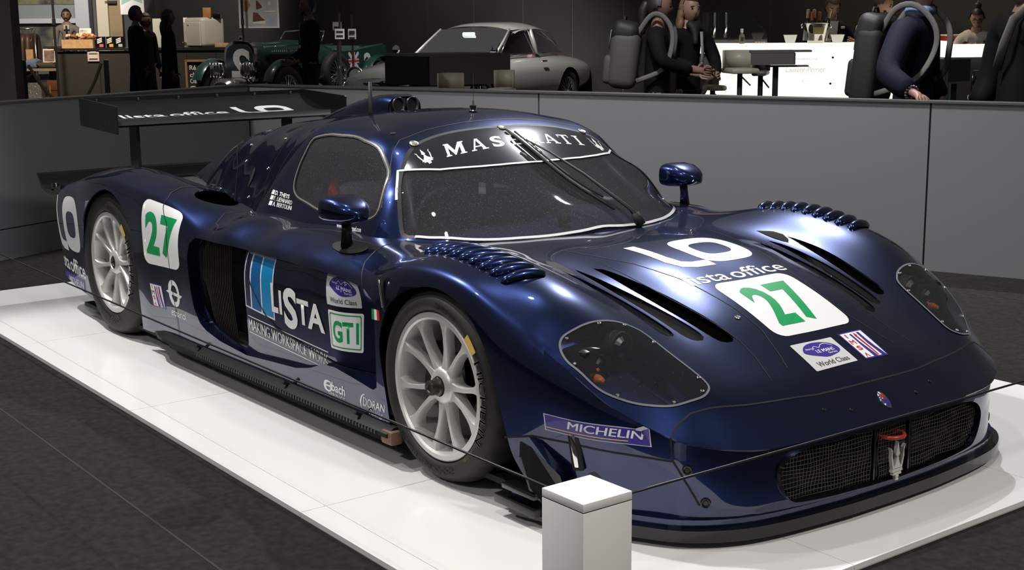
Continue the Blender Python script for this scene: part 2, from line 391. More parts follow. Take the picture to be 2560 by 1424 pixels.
# cabin: height over plan
CAB_PTS = [(-.28,0,.705),(-.30,.15,.703),(-.37,.35,.702),(-.465,.53,.70),(-.53,.62,.70),(-.66,.69,.70),
 (-.50,0,.825),(-.72,0,.95),(-.931,0,1.06),(-1.0,0,1.09),(-1.13,0,1.118),(-1.3,0,1.122),(-1.6,0,1.105),(-2.0,0,1.06),(-2.4,0,1.0),(-2.8,0,.925),(-3.1,0,.862),(-3.3,0,.80),(-3.45,0,.73),
 (-.55,.3,.82),(-.72,.3,.915),(-.93,.434,1.021),(-.865,.556,.925),(-.70,.55,.835),(-.93,.25,1.046),(-1.02,.3,1.075),(-1.13,.3,1.098),(-1.3,.3,1.103),(-1.6,.3,1.087),(-2.0,.3,1.03),(-2.4,.3,.975),(-2.67,.3,.915),(-2.87,.3,.85),(-3.05,.3,.77),
 (-1.0,.45,1.045),(-1.13,.45,1.07),(-1.3,.45,1.076),(-1.6,.45,1.06),(-1.9,.45,1.015),(-2.2,.45,.945),(-2.45,.45,.87),(-2.65,.45,.795),(-2.82,.45,.71),
 (-.931,.555,.99),(-1.1,.55,1.038),(-1.3,.55,1.044),(-1.55,.55,1.028),(-1.8,.55,.955),(-2.05,.55,.865),(-2.25,.55,.775),(-2.42,.55,.69),
 (-.76,.64,.86),(-.95,.64,.885),(-1.25,.64,.90),(-1.55,.64,.89),(-1.75,.64,.83),(-1.95,.64,.75),(-2.1,.64,.68),(-.70,.70,.74),(-.85,.715,.765),(-1.3,.72,.765),(-1.6,.715,.765),(-1.8,.69,.73),
 (-.8,.76,.68),(-1.3,.765,.68),(-1.7,.755,.68),(-2.05,.70,.62),(-.6,.72,.67),(-.45,.6,.66),(-.3,.4,.62),(-.2,.1,.60),(-.12,.3,.5),(-.2,.5,.5),(-.35,.65,.5),(-.5,.78,.5),(-.9,.84,.5),(-1.5,.84,.5),(-2.0,.82,.5),(-2.6,.55,.60),(-3.0,.45,.62),(-3.2,.3,.68),(-3.2,.18,.80),(-3.4,.15,.73)]
HC = TPS(CAB_PTS+[(x, -w, z) for x, w, z in CAB_PTS if w > 0], sx=1.0, lam=2e-4)
nx, nw = 210, 100
gx = np.linspace(-.15, -3.6, nx); gw = np.linspace(-.85, .85, nw)
GX, GW = np.meshgrid(gx, gw, indexing='ij')
CAB = Sheet(np.c_[GX.ravel(), GW.ravel(), HC(GX, GW).ravel()], grid_faces(nx, nw, flip=False))
def cab_minus_deck(v): return HC(v[:, 0], v[:, 1])-HD(v[:, 0], v[:, 1])
_, CAB = CAB.cut(lambda v: cab_minus_deck(v)+.004)
CAB = max(CAB.comps(), key=lambda c: len(c.f))
CAB = relax(CAB, 14)
# ------------------------------------------------------------------ race car: cut the shell into panels
M_PAINT = mat('navy_metallic_paint', (.011, .022, .088), rough=.29, metal=.95, coat=1., coat_rough=.02, spec=.5)
M_PAINT.node_tree.nodes['Principled BSDF'].inputs['Coat IOR'].default_value = 1.62
M_BLACK = mat('black_void', (.004, .004, .005), rough=.7)
M_GLOSSBLK = mat('gloss_black', (.004, .004, .0045), rough=.25, coat=.4)
M_CARBON = mat('carbon', (.007, .007, .0075), rough=.45, coat=.12, coat_rough=.2, spec=.3)
M_RUBBER = mat('rubber_seal', (.006, .006, .007), rough=.55)
M_SILVER = mat('wheel_silver', (.64, .63, .61), rough=.42, metal=.55)
M_STEEL = mat('steel', (.5, .5, .5), rough=.25, metal=1.)
M_CHROME = mat('chrome', (.8, .8, .82), rough=.08, metal=1.)
M_TYRE = mat('tyre_rubber', (.014, .0135, .013), rough=.62, noise=(9, (.022, .021, .020), .35, .7), bump=(60, .25, .002))
def pane(name, tint, haze, hcol, speck=None, ior=1.5):
    m = mat(name, hcol, rough=.6); nt = m.node_tree; N = nt.nodes; L = nt.links; out = N['Material Output']; dif = N['Principled BSDF']
    tr = N.new('ShaderNodeBsdfTransparent'); tr.inputs[0].default_value = (*tint, 1); gl = N.new('ShaderNodeBsdfGlossy'); gl.inputs['Roughness'].default_value = .015
    fr = N.new('ShaderNodeFresnel'); fr.inputs['IOR'].default_value = ior
    a = N.new('ShaderNodeMixShader'); b = N.new('ShaderNodeMixShader'); a.inputs[0].default_value = haze
    if speck:
        tc = N.new('ShaderNodeTexCoord'); n = N.new('ShaderNodeTexNoise'); r = N.new('ShaderNodeValToRGB'); n.inputs['Scale'].default_value = speck[0]; n.inputs['Detail'].default_value = 3
        r.color_ramp.elements[0].position = speck[1]; r.color_ramp.elements[1].position = speck[2]; r.color_ramp.elements[0].color = (haze, haze, haze, 1); r.color_ramp.elements[1].color = (speck[3],)*3+(1,)
        L.new(tc.outputs['Object'], n.inputs['Vector']); L.new(n.outputs['Fac'], r.inputs['Fac']); L.new(r.outputs['Color'], a.inputs[0])
    L.new(tr.outputs[0], a.inputs[1]); L.new(dif.outputs[0], a.inputs[2]); L.new(fr.outputs[0], b.inputs[0]); L.new(a.outputs[0], b.inputs[1]); L.new(gl.outputs[0], b.inputs[2]); L.new(b.outputs[0], out.inputs['Surface'])
    return m
M_GLASS = pane('dusty_windshield', (.74, .76, .80), .045, (.55, .56, .62), (260, .62, .80, .35))
M_CLEAR = pane('clear_cover', (.93, .94, .96), .02, (.6, .62, .68), (150, .66, .85, .09))
M_WHITE = mat('white_vinyl', (.80, .80, .80), rough=.35, coat=.4)
M_GREEN = mat('green_vinyl', (.0, .30, .085), rough=.35, coat=.4)
M_RED = mat('red_vinyl', (.55, .02, .03), rough=.4)
M_NAVYV = mat('navy_vinyl', (.035, .025, .24), rough=.35, coat=.4)
M_YEL = mat('yellow_print', (.62, .42, .09), rough=.5)
M_GREYV = mat('grey_vinyl', (.55, .55, .56), rough=.4)
CAR = empty('race_car', (0, 0, 0), 0, 'dark blue metallic race car with white LO decals parked on white platform', 'car')
def plan(fn): return lambda v: fn(np.c_[v[:, 0], np.abs(v[:, 1])])
def xz(poly, wmin=.6): return lambda v: np.where(np.abs(v[:, 1]) > wmin, poly_sd(poly, v[:, [0, 2]]), 1.)
BODY0, CAB0 = BODY, CAB
BB, CB = BODY0.bvh(), CAB0.bvh()
INNER = relax(BODY0, 4)
S = BODY
# cockpit hole
def cabhole(v):
    d = -(cab_minus_deck(v)-.006); e = np.abs(v[:, 1])-.80
    return np.maximum(np.maximum(d, e), np.maximum(v[:, 0]+.2, -3.45-v[:, 0]))
_, S = S.cut(cabhole)
ARCH_F = [(-.30,-.05),(-.27,.10),(-.293,.23),(-.311,.33),(-.317,.41),(-.293,.486),(-.244,.563),(-.152,.62),(-.049,.651),(.035,.656),(.115,.641),(.179,.615),(.253,.558),(.306,.489),(.333,.412),(.354,.343),(.375,.261),(.396,.196),(.431,.144),(.50,.05),(.50,-.05)]
ARCH_R = [(-2.40,-.05),(-2.40,.09),(-2.414,.25),(-2.417,.365),(-2.428,.416),(-2.441,.512),(-2.488,.605),(-2.559,.663),(-2.65,.705),(-2.747,.717),(-2.826,.703),(-2.938,.654),(-3.049,.558),(-3.098,.442),(-3.116,.358),(-3.10,.26),(-3.06,.157),(-2.99,.11),(-2.95,-.05)]
def dens(P, n=6): return np.concatenate([np.linspace(P[i], P[(i+1) % len(P)], n, endpoint=False) for i in range(len(P))])
ARCH_F, ARCH_R = spline(ARCH_F[1:-1], 5), spline(ARCH_R[1:-1], 5)
ARCH_F = np.r_[[(-.29, -.05)], ARCH_F, [(.52, -.05)]]; ARCH_R = np.r_[[(-2.40, -.05)], ARCH_R, [(-2.95, -.05)]]
_, S = S.cut(xz(ARCH_F)); _, S = S.cut(xz(ARCH_R))
# grille mouth
GR = cspline([(0,.268),(.2,.267),(.36,.263),(.44,.25),(.488,.215),(.488,.165),(.455,.115),(.40,.098),(.2,.092),(0,.09),(-.2,.092),(-.40,.098),(-.455,.115),(-.488,.165),(-.488,.215),(-.44,.25),(-.36,.263),(-.2,.267)], 6)
_, S = S.cut(lambda v: np.where(v[:, 0] > .9, poly_sd(GR, v[:, 1:]), 1.))
# headlights
HL = cspline([(.548,.686),(.57,.645),(.603,.621),(.70,.604),(.79,.588),(.834,.586),(.853,.603),(.861,.633),(.852,.672),(.829,.723),(.787,.775),(.732,.834),(.68,.878),(.62,.90),(.578,.912),(.54,.905),(.520,.880),(.524,.83),(.533,.756)], 5)
hl_in, S = S.cut(plan(lambda q: poly_sd(HL, q)))
# three long hood slots on each side
SLOTS = [[(.09,.410),(.30,.368),(.50,.342),(.66,.324),(.697,.330),(.700,.352),(.675,.385),(.55,.405),(.35,.420)],
         [(.07,.485),(.28,.452),(.46,.428),(.60,.410),(.650,.414),(.655,.436),(.632,.466),(.52,.482),(.32,.496)],
         [(.11,.556),(.26,.532),(.42,.510),(.56,.494),(.602,.498),(.608,.520),(.586,.546),(.46,.560),(.28,.570)]]
SLOTS = [cspline(p, 5) for p in SLOTS]
for p in SLOTS: _, S = S.cut(plan(lambda q: poly_sd(p, q)))
# intake on the pod shoulder ahead of the rear wheel
SCOOP = cspline([(-1.90,.745),(-1.94,.80),(-2.03,.84),(-2.10,.835),(-2.19,.775),(-2.30,.665),(-2.33,.585),(-2.27,.56),(-2.13,.595),(-1.98,.68)], 5)
_, S = S.cut(plan(lambda q: poly_sd(SCOOP, q)))
# recessed door side
REC = [(-1.846,.50),(-1.835,.57),(-1.80,.598),(-1.5,.603),(-1.0,.603),(-.6,.600),(-.42,.585),(-.345,.555),(-.339,.491),(-.344,.35),(-.350,.25),(-.375,.236),(-.511,.251),(-.642,.265),(-.732,.258),(-.826,.225),(-.936,.203),(-1.116,.191),(-1.346,.174),(-1.581,.189),(-1.712,.212),(-1.77,.235),(-1.815,.29),(-1.835,.36)]
REC = dens(np.array(REC))
rec, S = S.cut(xz(REC, .85))
def rec_depth(x, z): return .030+.13*sm(-.66, -.35, x)*sm(.62, .5, z)+.02*sm(-1.3, -1.75, x)
rec = rec.compact(); rb = rec.boundary()
RV = rec.v.copy(); RV[:, 1] -= np.sign(RV[:, 1])*rec_depth(RV[:, 0], RV[:, 2])
N0 = len(rec.v)
wall_f = [[b, a, a+N0, b+N0] for a, b in rb]
REC_WALL = Sheet(np.r_[rec.v, RV], wall_f)
RECS = Sheet(RV, rec.f); RB = RECS.bvh()
# side radiator intake: black opening at the rear of the recess
INT = cspline([(-1.828,.35),(-1.842,.50),(-1.825,.575),(-1.78,.597),(-1.6,.60),(-1.42,.60),(-1.39,.59),(-1.385,.45),(-1.382,.30),(-1.40,.19),(-1.55,.195),(-1.70,.217),(-1.79,.27)], 4)
_, RECS = RECS.cut(xz(INT, .7))
DOORG = [(-1.372,.61),(-1.354,.56),(-1.345,.513),(-1.311,.452),(-1.212,.364),(-1.138,.326),(-.95,.299),(-.75,.276),(-.639,.263),(-.54,.25),(-.45,.238)]
DG = np.array(DOORG)
def doorside(v): return v[:, 2]*-1+np.interp(v[:, 0], DG[:, 0], DG[:, 1])
door, lowpan = RECS.cut(doorside)
def side_of(S_, sg): return Sheet(S_.v, [q for q in S_.f if sg*S_.v[q].mean(0)[1] > 0])
for sg in (-1, 1):
    DOOR = side_of(door, sg).thick(.006).build('door', M_PAINT, CAR); side_of(lowpan, sg).thick(.006).build('lower_side_panel', M_PAINT, CAR)
    side_of(REC_WALL, sg).build('recess_edge', M_PAINT, CAR, auto=None)
    if sg < 0: DOOR_R = DOOR
# louvre bases
# panels
SEAM_N = [(.885,.80),(.884,.783),(.876,.765),(.867,.749),(.866,.72),(.87,.693),(.889,.631),(.918,.512),(.957,.252),(.964,0)]
sN = np.array(SEAM_N)[::-1]
def nose_sd(v): return np.interp(np.abs(v[:, 1]), sN[:, 1], sN[:, 0])-v[:, 0]
nose, S = S.cut(nose_sd)
fcl = np.array([(.60,-.6),(.74,-.60),(.8,-.586),(.873,-.552),(.915,-.533),(.949,-.497),(.979,-.448),(1.01,-.44)])
front, S = S.cut(lambda v: np.interp(np.abs(v[:, 1]), fcl[:, 0], fcl[:, 1])-v[:, 0])
def rear_sd(v):
    w = np.abs(v[:, 1]); xb = -1.97-.11*v[:, 2]; xb = xb-.19*sm(.985, .84, w)*sm(.60, .70, v[:, 2]); return v[:, 0]-xb
rear, mid = S.cut(rear_sd)
PN = {}
for nm, sh in (('nose_panel', nose), ('front_clip', front), ('side_pod', mid), ('rear_clip', rear)):
    cs = [c for c in sh.comps() if len(c.f) > 30]
    for c in cs: PN.setdefault(nm, []).append(c.thick(.007).build(nm, M_PAINT, CAR))
NOSEP, FRONTP = PN['nose_panel'][0], max(PN['front_clip'], key=lambda o: len(o.data.polygons))
REARP = max(PN['rear_clip'], key=lambda o: len(o.data.polygons))
def right_of(objs): return min(objs, key=lambda o: sum(v.co.y for v in o.data.vertices)/len(o.data.vertices))
PODR = right_of(PN['side_pod'])
# dark inner liner closes the view through slots and arches
LN = INNER
_, LN = LN.cut(lambda v: np.maximum(np.maximum(-(cab_minus_deck(v)+.02), np.abs(v[:, 1])-.85), np.maximum(v[:, 0]+.1, -3.4-v[:, 0])))
_, LN = LN.cut(xz(ARCH_F-[(0, .0)])); _, LN = LN.cut(xz(ARCH_R))
_, LN = LN.cut(lambda v: np.where(v[:, 0] > .9, poly_sd(GR, v[:, 1:]), 1.))
_, LN = LN.cut(plan(lambda q: poly_sd(HL, q)-.01)); _, LN = LN.cut(xz(REC, .85))
LN.offset(-.075).build('inner_liner', M_BLACK, CAR, auto=None)
for sg in (-1, 1):
    # intake tunnel behind the door recess and its upright ribs
    m = MB(); m.box((-1.61, sg*.80, .40), (.46, .02, .44)); m.box((-1.61, sg*.87, .165), (.46, .16, .02)); m.box((-1.61, sg*.87, .615), (.46, .14, .012))
    m.box((-1.845, sg*.87, .40), (.02, .15, .44)); m.build('intake_duct', M_BLACK, CAR)
    g = empty('intake_grille'); g.parent = CAR
    for k in range(17):
        x = -1.822+k*.0165; zb_ = .20+.30*max(0, (6-k)/6)**2*.6; zt_ = .595-.05*max(0, (3-k)/3)
        MB().tube([(x+.012, sg*.925, zb_), (x, sg*.940, .42), (x+.004, sg*.930, zt_)], .0024, n=5).build('rib', mat('dark_bronze', (.05, .045, .035), rough=.5, metal=.5), g)
    # wheel tubs
    for (xc, zc, r) in ((.03, .33, .36), (-2.77, .37, .37)):
        A = np.linspace(math.radians(-18), math.radians(198), 30); V = [(xc+q*math.cos(a), sg*y, zc+q*math.sin(a)) for q, y in ((.02, .52), (r, .52), (r, .95)) for a in A]; from_py('wheel_tub', V, grid_faces(3, 30), M_BLACK, CAR)
def panel_gap(pts, surf=None, w=.0022, parent=None, name='panel_gap', m=M_BLACK, h=.0009, both=True):
    surf = surf or BB
    for sg in ((-1, 1) if both else (-1,)):
        P = []
        for a, b in zip(pts[:-1], pts[1:]):
            a = Vector((a[0], sg*abs(a[1]) if both else a[1], a[2])); b = Vector((b[0], sg*abs(b[1]) if both else b[1], b[2]))
            n = max(1, int((b-a).length/.012)); P += [a.lerp(b, k/n) for k in range(n)]
        P.append(b); Q = [surf.find_nearest(p)[:2] for p in P]; V = []; F = []
        for i, (p, n) in enumerate(Q):
            t = (Q[min(i+1, len(Q)-1)][0]-Q[max(i-1, 0)][0]).normalized(); b_ = n.cross(t).normalized()*w
            V += [p+n*h+b_, p+n*h-b_]
        F = [(2*i, 2*i+1, 2*i+3, 2*i+2) for i in range(len(Q)-1)]
        from_py(name, V, F, m, parent or CAR)
panel_gap([(.95,-.726,.121),(.885,-.783,.255),(.876,-.779,.312),(.867,-.749,.349),(.87,-.693,.378),(.889,-.631,.387),(.918,-.512,.381),(.957,-.252,.374),(.964,-.001,.373)], w=.003)
panel_gap([(.37,-.995,.244),(.484,-.984,.268),(.60,-.955,.266),(.67,-.93,.262),(.885,-.783,.250)], w=.003)
panel_gap([(-.44,-1.0,.592),(-.448,-.979,.60),(-.497,-.949,.635),(-.533,-.915,.654),(-.552,-.873,.676),(-.586,-.8,.696),(-.6,-.76,.7)], w=.003)
panel_gap([(-2.35,-.55,.71),(-2.28,-.72,.73),(-2.23,-.843,.747),(-2.187,-.904,.72),(-2.056,-.979,.628),(-2.037,-1.002,.446),(-2.027,-1.002,.358),(-2.004,-1.002,.216),(-1.99,-1.0,.13)], w=.0022, h=.0026)
panel_gap([(-1.66,-.95,.60),(-1.667,-.944,.643),(-1.70,-.92,.66),(-1.751,-.903,.66),(-1.812,-.831,.689),(-1.75,-.72,.70)], w=.002)
panel_gap([(x, -w, .6) for x, w in ((-.10,.36),(.10,.30),(.35,.232),(.60,.205),(.73,.205),(.88,.25),(.935,.27))], w=.0016)
panel_gap([(x, -w, .5) for x, w in ((.10,.335),(.40,.338),(.70,.318),(.80,.33),(.905,.36))], w=.0012)
panel_gap([(x, .93, z) for x, z in DOORG], surf=RB, w=.003, h=.0030)
# cabin shell
WSP = cspline([(-.94,0),(-.945,.15),(-.945,.30),(-.925,.42),(-.885,.50),(-.84,.555),(-.77,.612),(-.69,.66),(-.645,.672),(-.60,.655),(-.54,.61),(-.47,.525),(-.37,.345),(-.315,.18),(-.30,0),(-.315,-.18),(-.37,-.345),(-.47,-.525),(-.54,-.61),(-.60,-.655),(-.645,-.672),(-.69,-.66),(-.77,-.612),(-.84,-.555),(-.885,-.50),(-.925,-.42),(-.945,-.30),(-.945,-.15)], 5)
SWP = cspline([(-1.47,1.024),(-1.329,1.042),(-1.13,1.036),(-1.02,1.018),(-.955,.99),(-.905,.948),(-.85,.888),(-.812,.844),(-.790,.80),(-.80,.772),(-.86,.760),(-1.142,.756),(-1.299,.776),(-1.403,.793),(-1.462,.828),(-1.489,.895),(-1.496,.963),(-1.498,1.005)], 5)
ws, R = CAB.cut(lambda v: poly_sd(WSP, v[:, :2]))
sw, R = R.cut(xz(SWP, .4))
ROOF = R.thick(.012).build('cabin_shell', M_PAINT, CAR)
ws.offset(-.003).build('windshield', M_GLASS, CAR); 
for sg in (-1, 1): side_of(sw, sg).offset(-.003).build('side_window', M_GLASS, CAR)
def loop_seal(pts3, surf, w, name='window_seal', m=M_RUBBER, h=.001, closed=True, parent=None):
    pts3 = list(pts3)+([pts3[0]] if closed else []); panel_gap(pts3, surf, w, parent, name, m, h, both=False)
loop_seal([(x, y, float(HC(np.array([x]), np.array([y]))[0])) for x, y in WSP], CB, .008)
for sg in (-1, 1):
    P = []
    for x, z in SWP:
        lo, hi = .40, .80
        for _ in range(30):
            mm = (lo+hi)/2
            if float(HC(np.array([x]), np.array([mm]))[0]) > z: lo = mm
            else: hi = mm
        P.append((x, sg*lo, z))
    loop_seal(P, CB, .0085); loop_seal(P, CB, .0035, m=mat('grey_seal', (.16, .16, .15), rough=.35), h=.003)
panel_gap([(-1.70,-.735,.72),(-1.645,-.688,.801),(-1.665,-.629,.879),(-1.661,-.576,.954),(-1.62,-.524,1.022),(-1.66,-.44,1.05)], CB, .002)
panel_gap([(-1.79,-.70,.71),(-1.78,-.655,.80),(-1.80,-.59,.88),(-1.80,-.53,.955),(-1.79,-.46,1.01)], CB, .0015)
loop_seal([(-.78,-.68,.80),(-.87,-.59,.90),(-.93,-.535,.985),(-.975,-.47,1.035),(-1.0,-.334,1.064),(-1.005,-.154,1.085),(-1.0,0,1.09),(-1.005,.154,1.085),(-1.0,.334,1.064),(-.975,.47,1.035),(-.93,.535,.985),(-.87,.59,.90),(-.78,.68,.80)], CB, .0022, closed=False, name='roof_seam')
# dark band across the top of the windshield, white line below it
BANDL = [(-.745,-.64,.835),(-.80,-.60,.88),(-.861,-.556,.927),(-.782,-.414,.929),(-.735,-.25,.933),(-.717,-.172,.936),(-.705,-.08,.937),(-.699,.015,.937),(-.712,.14,.936),(-.737,.258,.934),(-.775,.38,.932),(-.82,.49,.932),(-.86,.535,.94)]
bl = np.array([(y, x) for x, y, z in BANDL[2:]])
band, _ = ws.cut(lambda v: v[:, 0]-np.interp(v[:, 1], bl[:, 0], bl[:, 1]))
band.offset(.0008).build('sun_strip', mat('smoke_film', (.02, .021, .025), rough=.15, coat=1., coat_rough=.03, noise=(420, (.30, .31, .36), .66, .86)), CAR)
panel_gap(BANDL, CB, .005, CAR, 'sun_strip_line', M_WHITE, .0016, both=False)
panel_gap([(x, y, float(HC(np.array([x]), np.array([y]))[0])) for x, y in spline([(-.60,-.655),(-.54,-.61),(-.47,-.525),(-.37,-.345),(-.315,-.18),(-.30,0),(-.315,.18),(-.37,.345),(-.47,.525),(-.54,.61),(-.60,.655)], 5)], CB, .006, CAR, 'windshield_trim', mat('white_trim', (.75, .76, .8), rough=.2, coat=1.), .004, both=False)
# ------------------------------------------------------------------ race car: fittings
def part(name, parent=CAR, label=None):
    e = empty(name, label=label); e.parent = parent; return e
def surf_at(x, w, sg=-1, cab=False):
    z = float((HC if cab else HD)(np.array([x]), np.array([w]))[0]); p, n = (CB if cab else BB).find_nearest(Vector((x, sg*w, z)))[:2]; return p, n
def frame(n, fwd=Vector((1, 0, 0))):
    x = (fwd-n*fwd.dot(n)).normalized(); y = n.cross(x); return Matrix((x, y, n)).transposed()
def screw(p, n, r=.007, name='screw', parent=CAR, m=None):
    M = frame(n); o = MB().lathe([(0, .002), (r*.45, .002), (r*.5, .0005), (r*.8, .0025), (r, .001), (r, -.002)], n=10).build(name, m or M_STEEL, parent, auto=30)
    o.matrix_local = Matrix.Translation(p) @ M.to_4x4(); return o
# headlights
for sg in (-1, 1):
    h = part('headlight')
    side_of(hl_in, sg).offset(.0015).build('cover', M_CLEAR, h)
    b = side_of(hl_in, sg).compact(); n0 = len(b.v); V2 = b.v-b.normals()*.10; V2[:, 0] -= .02
    Sheet(np.r_[b.v, V2], [[p, q, q+n0, p+n0] for p, q in b.boundary()]+[[i+n0 for i in f] for f in b.f]).build('bucket', M_PAINT, h)
    P3 = [(p[0], sg*p[1], float(HD(p[:1], p[1:])[0])) for p in HL]
    loop_seal(P3, BB, .0035, 'cover_edge', mat('bright_edge', (.35, .37, .42), rough=.15, metal=.6), .003, True, h)
    for k in (2, 12, 22, 32, 44, 56, 68, 80, 90):
        c = HL.mean(0); q = HL[k % len(HL)]; q = q+(c-q)*.06
        p, n = surf_at(q[0], q[1], sg); screw(p+n*.003, n, .006, 'screw', h)
    MB().rbox((.535, sg*.765, .485), (.10, .24, .11), .02, rz=-sg*.25).build('lamp_pod', M_GLOSSBLK, h, auto=40)
    for (x, w, z, r, nm, mm) in ((.585, .705, .527, .038, 'projector', M_CHROME), (.59, .80, .487, .026, 'projector', M_CHROME), (.615, .815, .448, .013, 'indicator_bulb', mat('amber', (.5, .12, .02), rough=.2))):
        MB().lathe([(0, .018), (r*.5, .016), (r*.85, .006), (r, -.004), (r*1.1, -.004), (r*1.12, -.04)], (x, sg*w, z), n=16, axis='X').build(nm, mm, h, smooth=False)
        if r > .02: MB().lathe([(r*1.12, .006), (r*1.22, .004), (r*1.22, -.03)], (x, sg*w, z), n=20, axis='X').build('lamp_ring', M_BLACK, h, smooth=True)
# louvres over the front wheels
LO_ = [(-.215,.876),(-.163,.878),(-.109,.882),(-.050,.887),(.008,.892),(.064,.895),(.121,.896),(.178,.897),(.238,.897)]
LI_ = [(-.165,.718),(-.115,.728),(-.062,.735),(-.010,.738),(.044,.740),(.097,.738),(.152,.736),(.210,.737),(.270,.740)]
for sg in (-1, 1):
    for (ox, ow), (ix, iw) in zip(LO_, LI_):
        V = []; n = 15; k = 9
        for i in range(n):
            t = i/(n-1); x, w = ix+(ox-ix)*t, iw+(ow-iw)*t; p, nn = surf_at(x, w, sg)
            r = math.sin(PI*min(max(t, .0), 1))**.28 if 0 < t < 1 else 0.02
            for j in range(k):
                a = PI*j/(k-1); V.append(p+Vector((1, 0, 0))*(math.cos(a)*.0235*r)+nn*(math.sin(a)*.027*r-.002))
        from_py('louvre', V, grid_faces(n, k, flip=sg < 0), M_PAINT, CAR)
        V = []
        for i in range(n):
            t = .04+.92*i/(n-1); p, nn = surf_at(ix+(ox-ix)*t, iw+(ow-iw)*t, sg)
            for dx in (-.0245, -.031): V.append(p+Vector((dx, 0, 0))+nn*.0012)
        from_py('louvre_slot', V, grid_faces(n, 2), M_BLACK, CAR)
# front splitter
SP = [tuple(p) for p in spline([(1.085,0),(1.083,.12),(1.078,.25),(1.053,.49),(1.012,.64),(.925,.77),(.80,.85),(.70,.905),(.58,.965),(.46,1.0)], 4)]+[(.41,1.005),(.41,.80)]
m = MB(); poly = [(x, -w) for x, w in SP]+[(x, w) for x, w in SP[:0:-1]]
m.prism([(x+.004, y) for x, y in poly], .022, .058); m.build('splitter', M_GLOSSBLK, CAR)
m = MB(); m.prism([(x-.018 if x > .5 else x, y*.985) for x, y in poly], .058, .082); m.build('splitter_lip', M_PAINT, CAR)
MB().box((-1.45, 0, .066), (3.7, 1.86, .02)).build('undertray', M_BLACK, CAR)
for sg in (-1, 1):
    V = [(.46,-.99,.255),(.50,-.983,.245),(.60,-.955,.175),(.62,-.945,.10),(.57,-.99,.085),(.53,-1.012,.13),(.48,-1.008,.215)]
    V = [(x, -sg*y, z) for x, y, z in V]; W_ = [(x-.008, y, z-.004) for x, y, z in V]
    N = len(V); from_py('dive_plane', V+W_, [list(range(N)), [N+i for i in range(N)][::-1]]+[(i, N+i, N+(i+1) % N, (i+1) % N) for i in range(N)], M_GLOSSBLK, CAR, smooth=False)
    MB().rbox((.47, sg*.99, .105), (.16, .05, .018), .004).build('dive_plane', M_GLOSSBLK, CAR, auto=30)
    MB().rbox((.45, sg*.985, .055), (.20, .06, .03), .004).build('splitter_end', M_GLOSSBLK, CAR, auto=30)
# grille: wire mesh, frames, trident
def nose_x(y, z): return float(np.interp(abs(y), [0, .13, .27, .44, .49], [1.077, 1.074, 1.067, 1.049, 1.041]))-.018-.10*max(0, .11-z)
gm = part('grille')
MB().prism([tuple(p*.99) for p in GR], 0, .01, lambda y, z, d: (nose_x(y, z)-.09-d, y, z)).build('grille_back', M_BLACK, gm)
wires = MB()
def inside(y, z): return poly_sd(GR, np.array([[y, z]]))[0] < -.004 and not (.075 < abs(y-.0) < .095)
step = .0125
def wire_run(pts):
    run = []
    for q in pts:
        if inside(*q): run.append((nose_x(*q)+.004*math.sin(q[0]*31)*math.sin(q[1]*40), q[0], q[1]))
        else:
            if len(run) > 2: wires.tube(run, .0011, n=4, caps=False)
            run = []
    if len(run) > 2: wires.tube(run, .0011, n=4, caps=False)
for k in range(-38, 39): wire_run([(k*step+.002*math.sin(z*60+k), z) for z in np.linspace(.085, .275, 17)])
for k in range(0, 15): wire_run([(y, .094+k*step+.0015*math.sin(y*25+k)) for y in np.linspace(-.49, .49, 79)])
o = wires.build('wire_mesh', mat('mesh_wire', (.16, .15, .13), rough=.35, metal=.8), gm, smooth=True); o['kind'] = 'stuff'
for y in (-.085, .085): MB().box((nose_x(y, .2)-.004, y, .178), (.014, .008, .178)).build('grille_bar', M_GLOSSBLK, gm)
V = [];
for p in GR:
    V += [(nose_x(*p)+.02, p[0], p[1]), (nose_x(*p)-.03, p[0], p[1])]
n = len(GR); from_py('mouth_rim', V, [(2*i, 2*i+1, (2*i+3) % (2*n), (2*i+2) % (2*n)) for i in range(n)], M_GLOSSBLK, gm)
MB().lathe([(.045+.007*math.cos(a), .007*math.sin(a)) for a in np.linspace(0, 2*PI, 9)[:-1]], (1.045, .003, .225), n=28, closed=True).build('tow_ring', mat('red_tow_ring', (.35, .03, .02), rough=.35), gm, smooth=True)
TRIDENT = [  # polygons in a unit box (x right, y up)
 [(.46,.30),(.54,.30),(.545,.62),(.62,.66),(.5,1.0),(.38,.66),(.455,.62)],
 [(.20,.30),(.27,.30),(.20,.50),(.14,.66),(.13,.80),(.0,.88),(.10,.74),(.08,.62),(.14,.45)],
 [(.80,.30),(.73,.30),(.80,.50),(.86,.66),(.87,.80),(1.0,.88),(.90,.74),(.92,.62),(.86,.45)],
 [(.27,.30),(.46,.30),(.455,.60),(.40,.46),(.30,.36)],[(.73,.30),(.54,.30),(.545,.60),(.60,.46),(.70,.36)],
 [(.15,.22),(.85,.22),(.80,.31),(.20,.31)],[(.22,.14),(.78,.14),(.74,.21),(.26,.21)],[(.38,.08),(.62,.08),(.58,.14),(.42,.14)],[(.40,0),(.60,0),(.57,.07),(.43,.07)]]
m = MB()
for p in TRIDENT: m.prism([(.003+(x-.5)*.075, .085+y*.125) for x, y in p], 0, .012, lambda y, z, d: (nose_x(0, .2)+.010+d, y, z))
m.build('trident_emblem', mat('satin_silver', (.75, .74, .72), rough=.38, metal=.6), gm, auto=20)
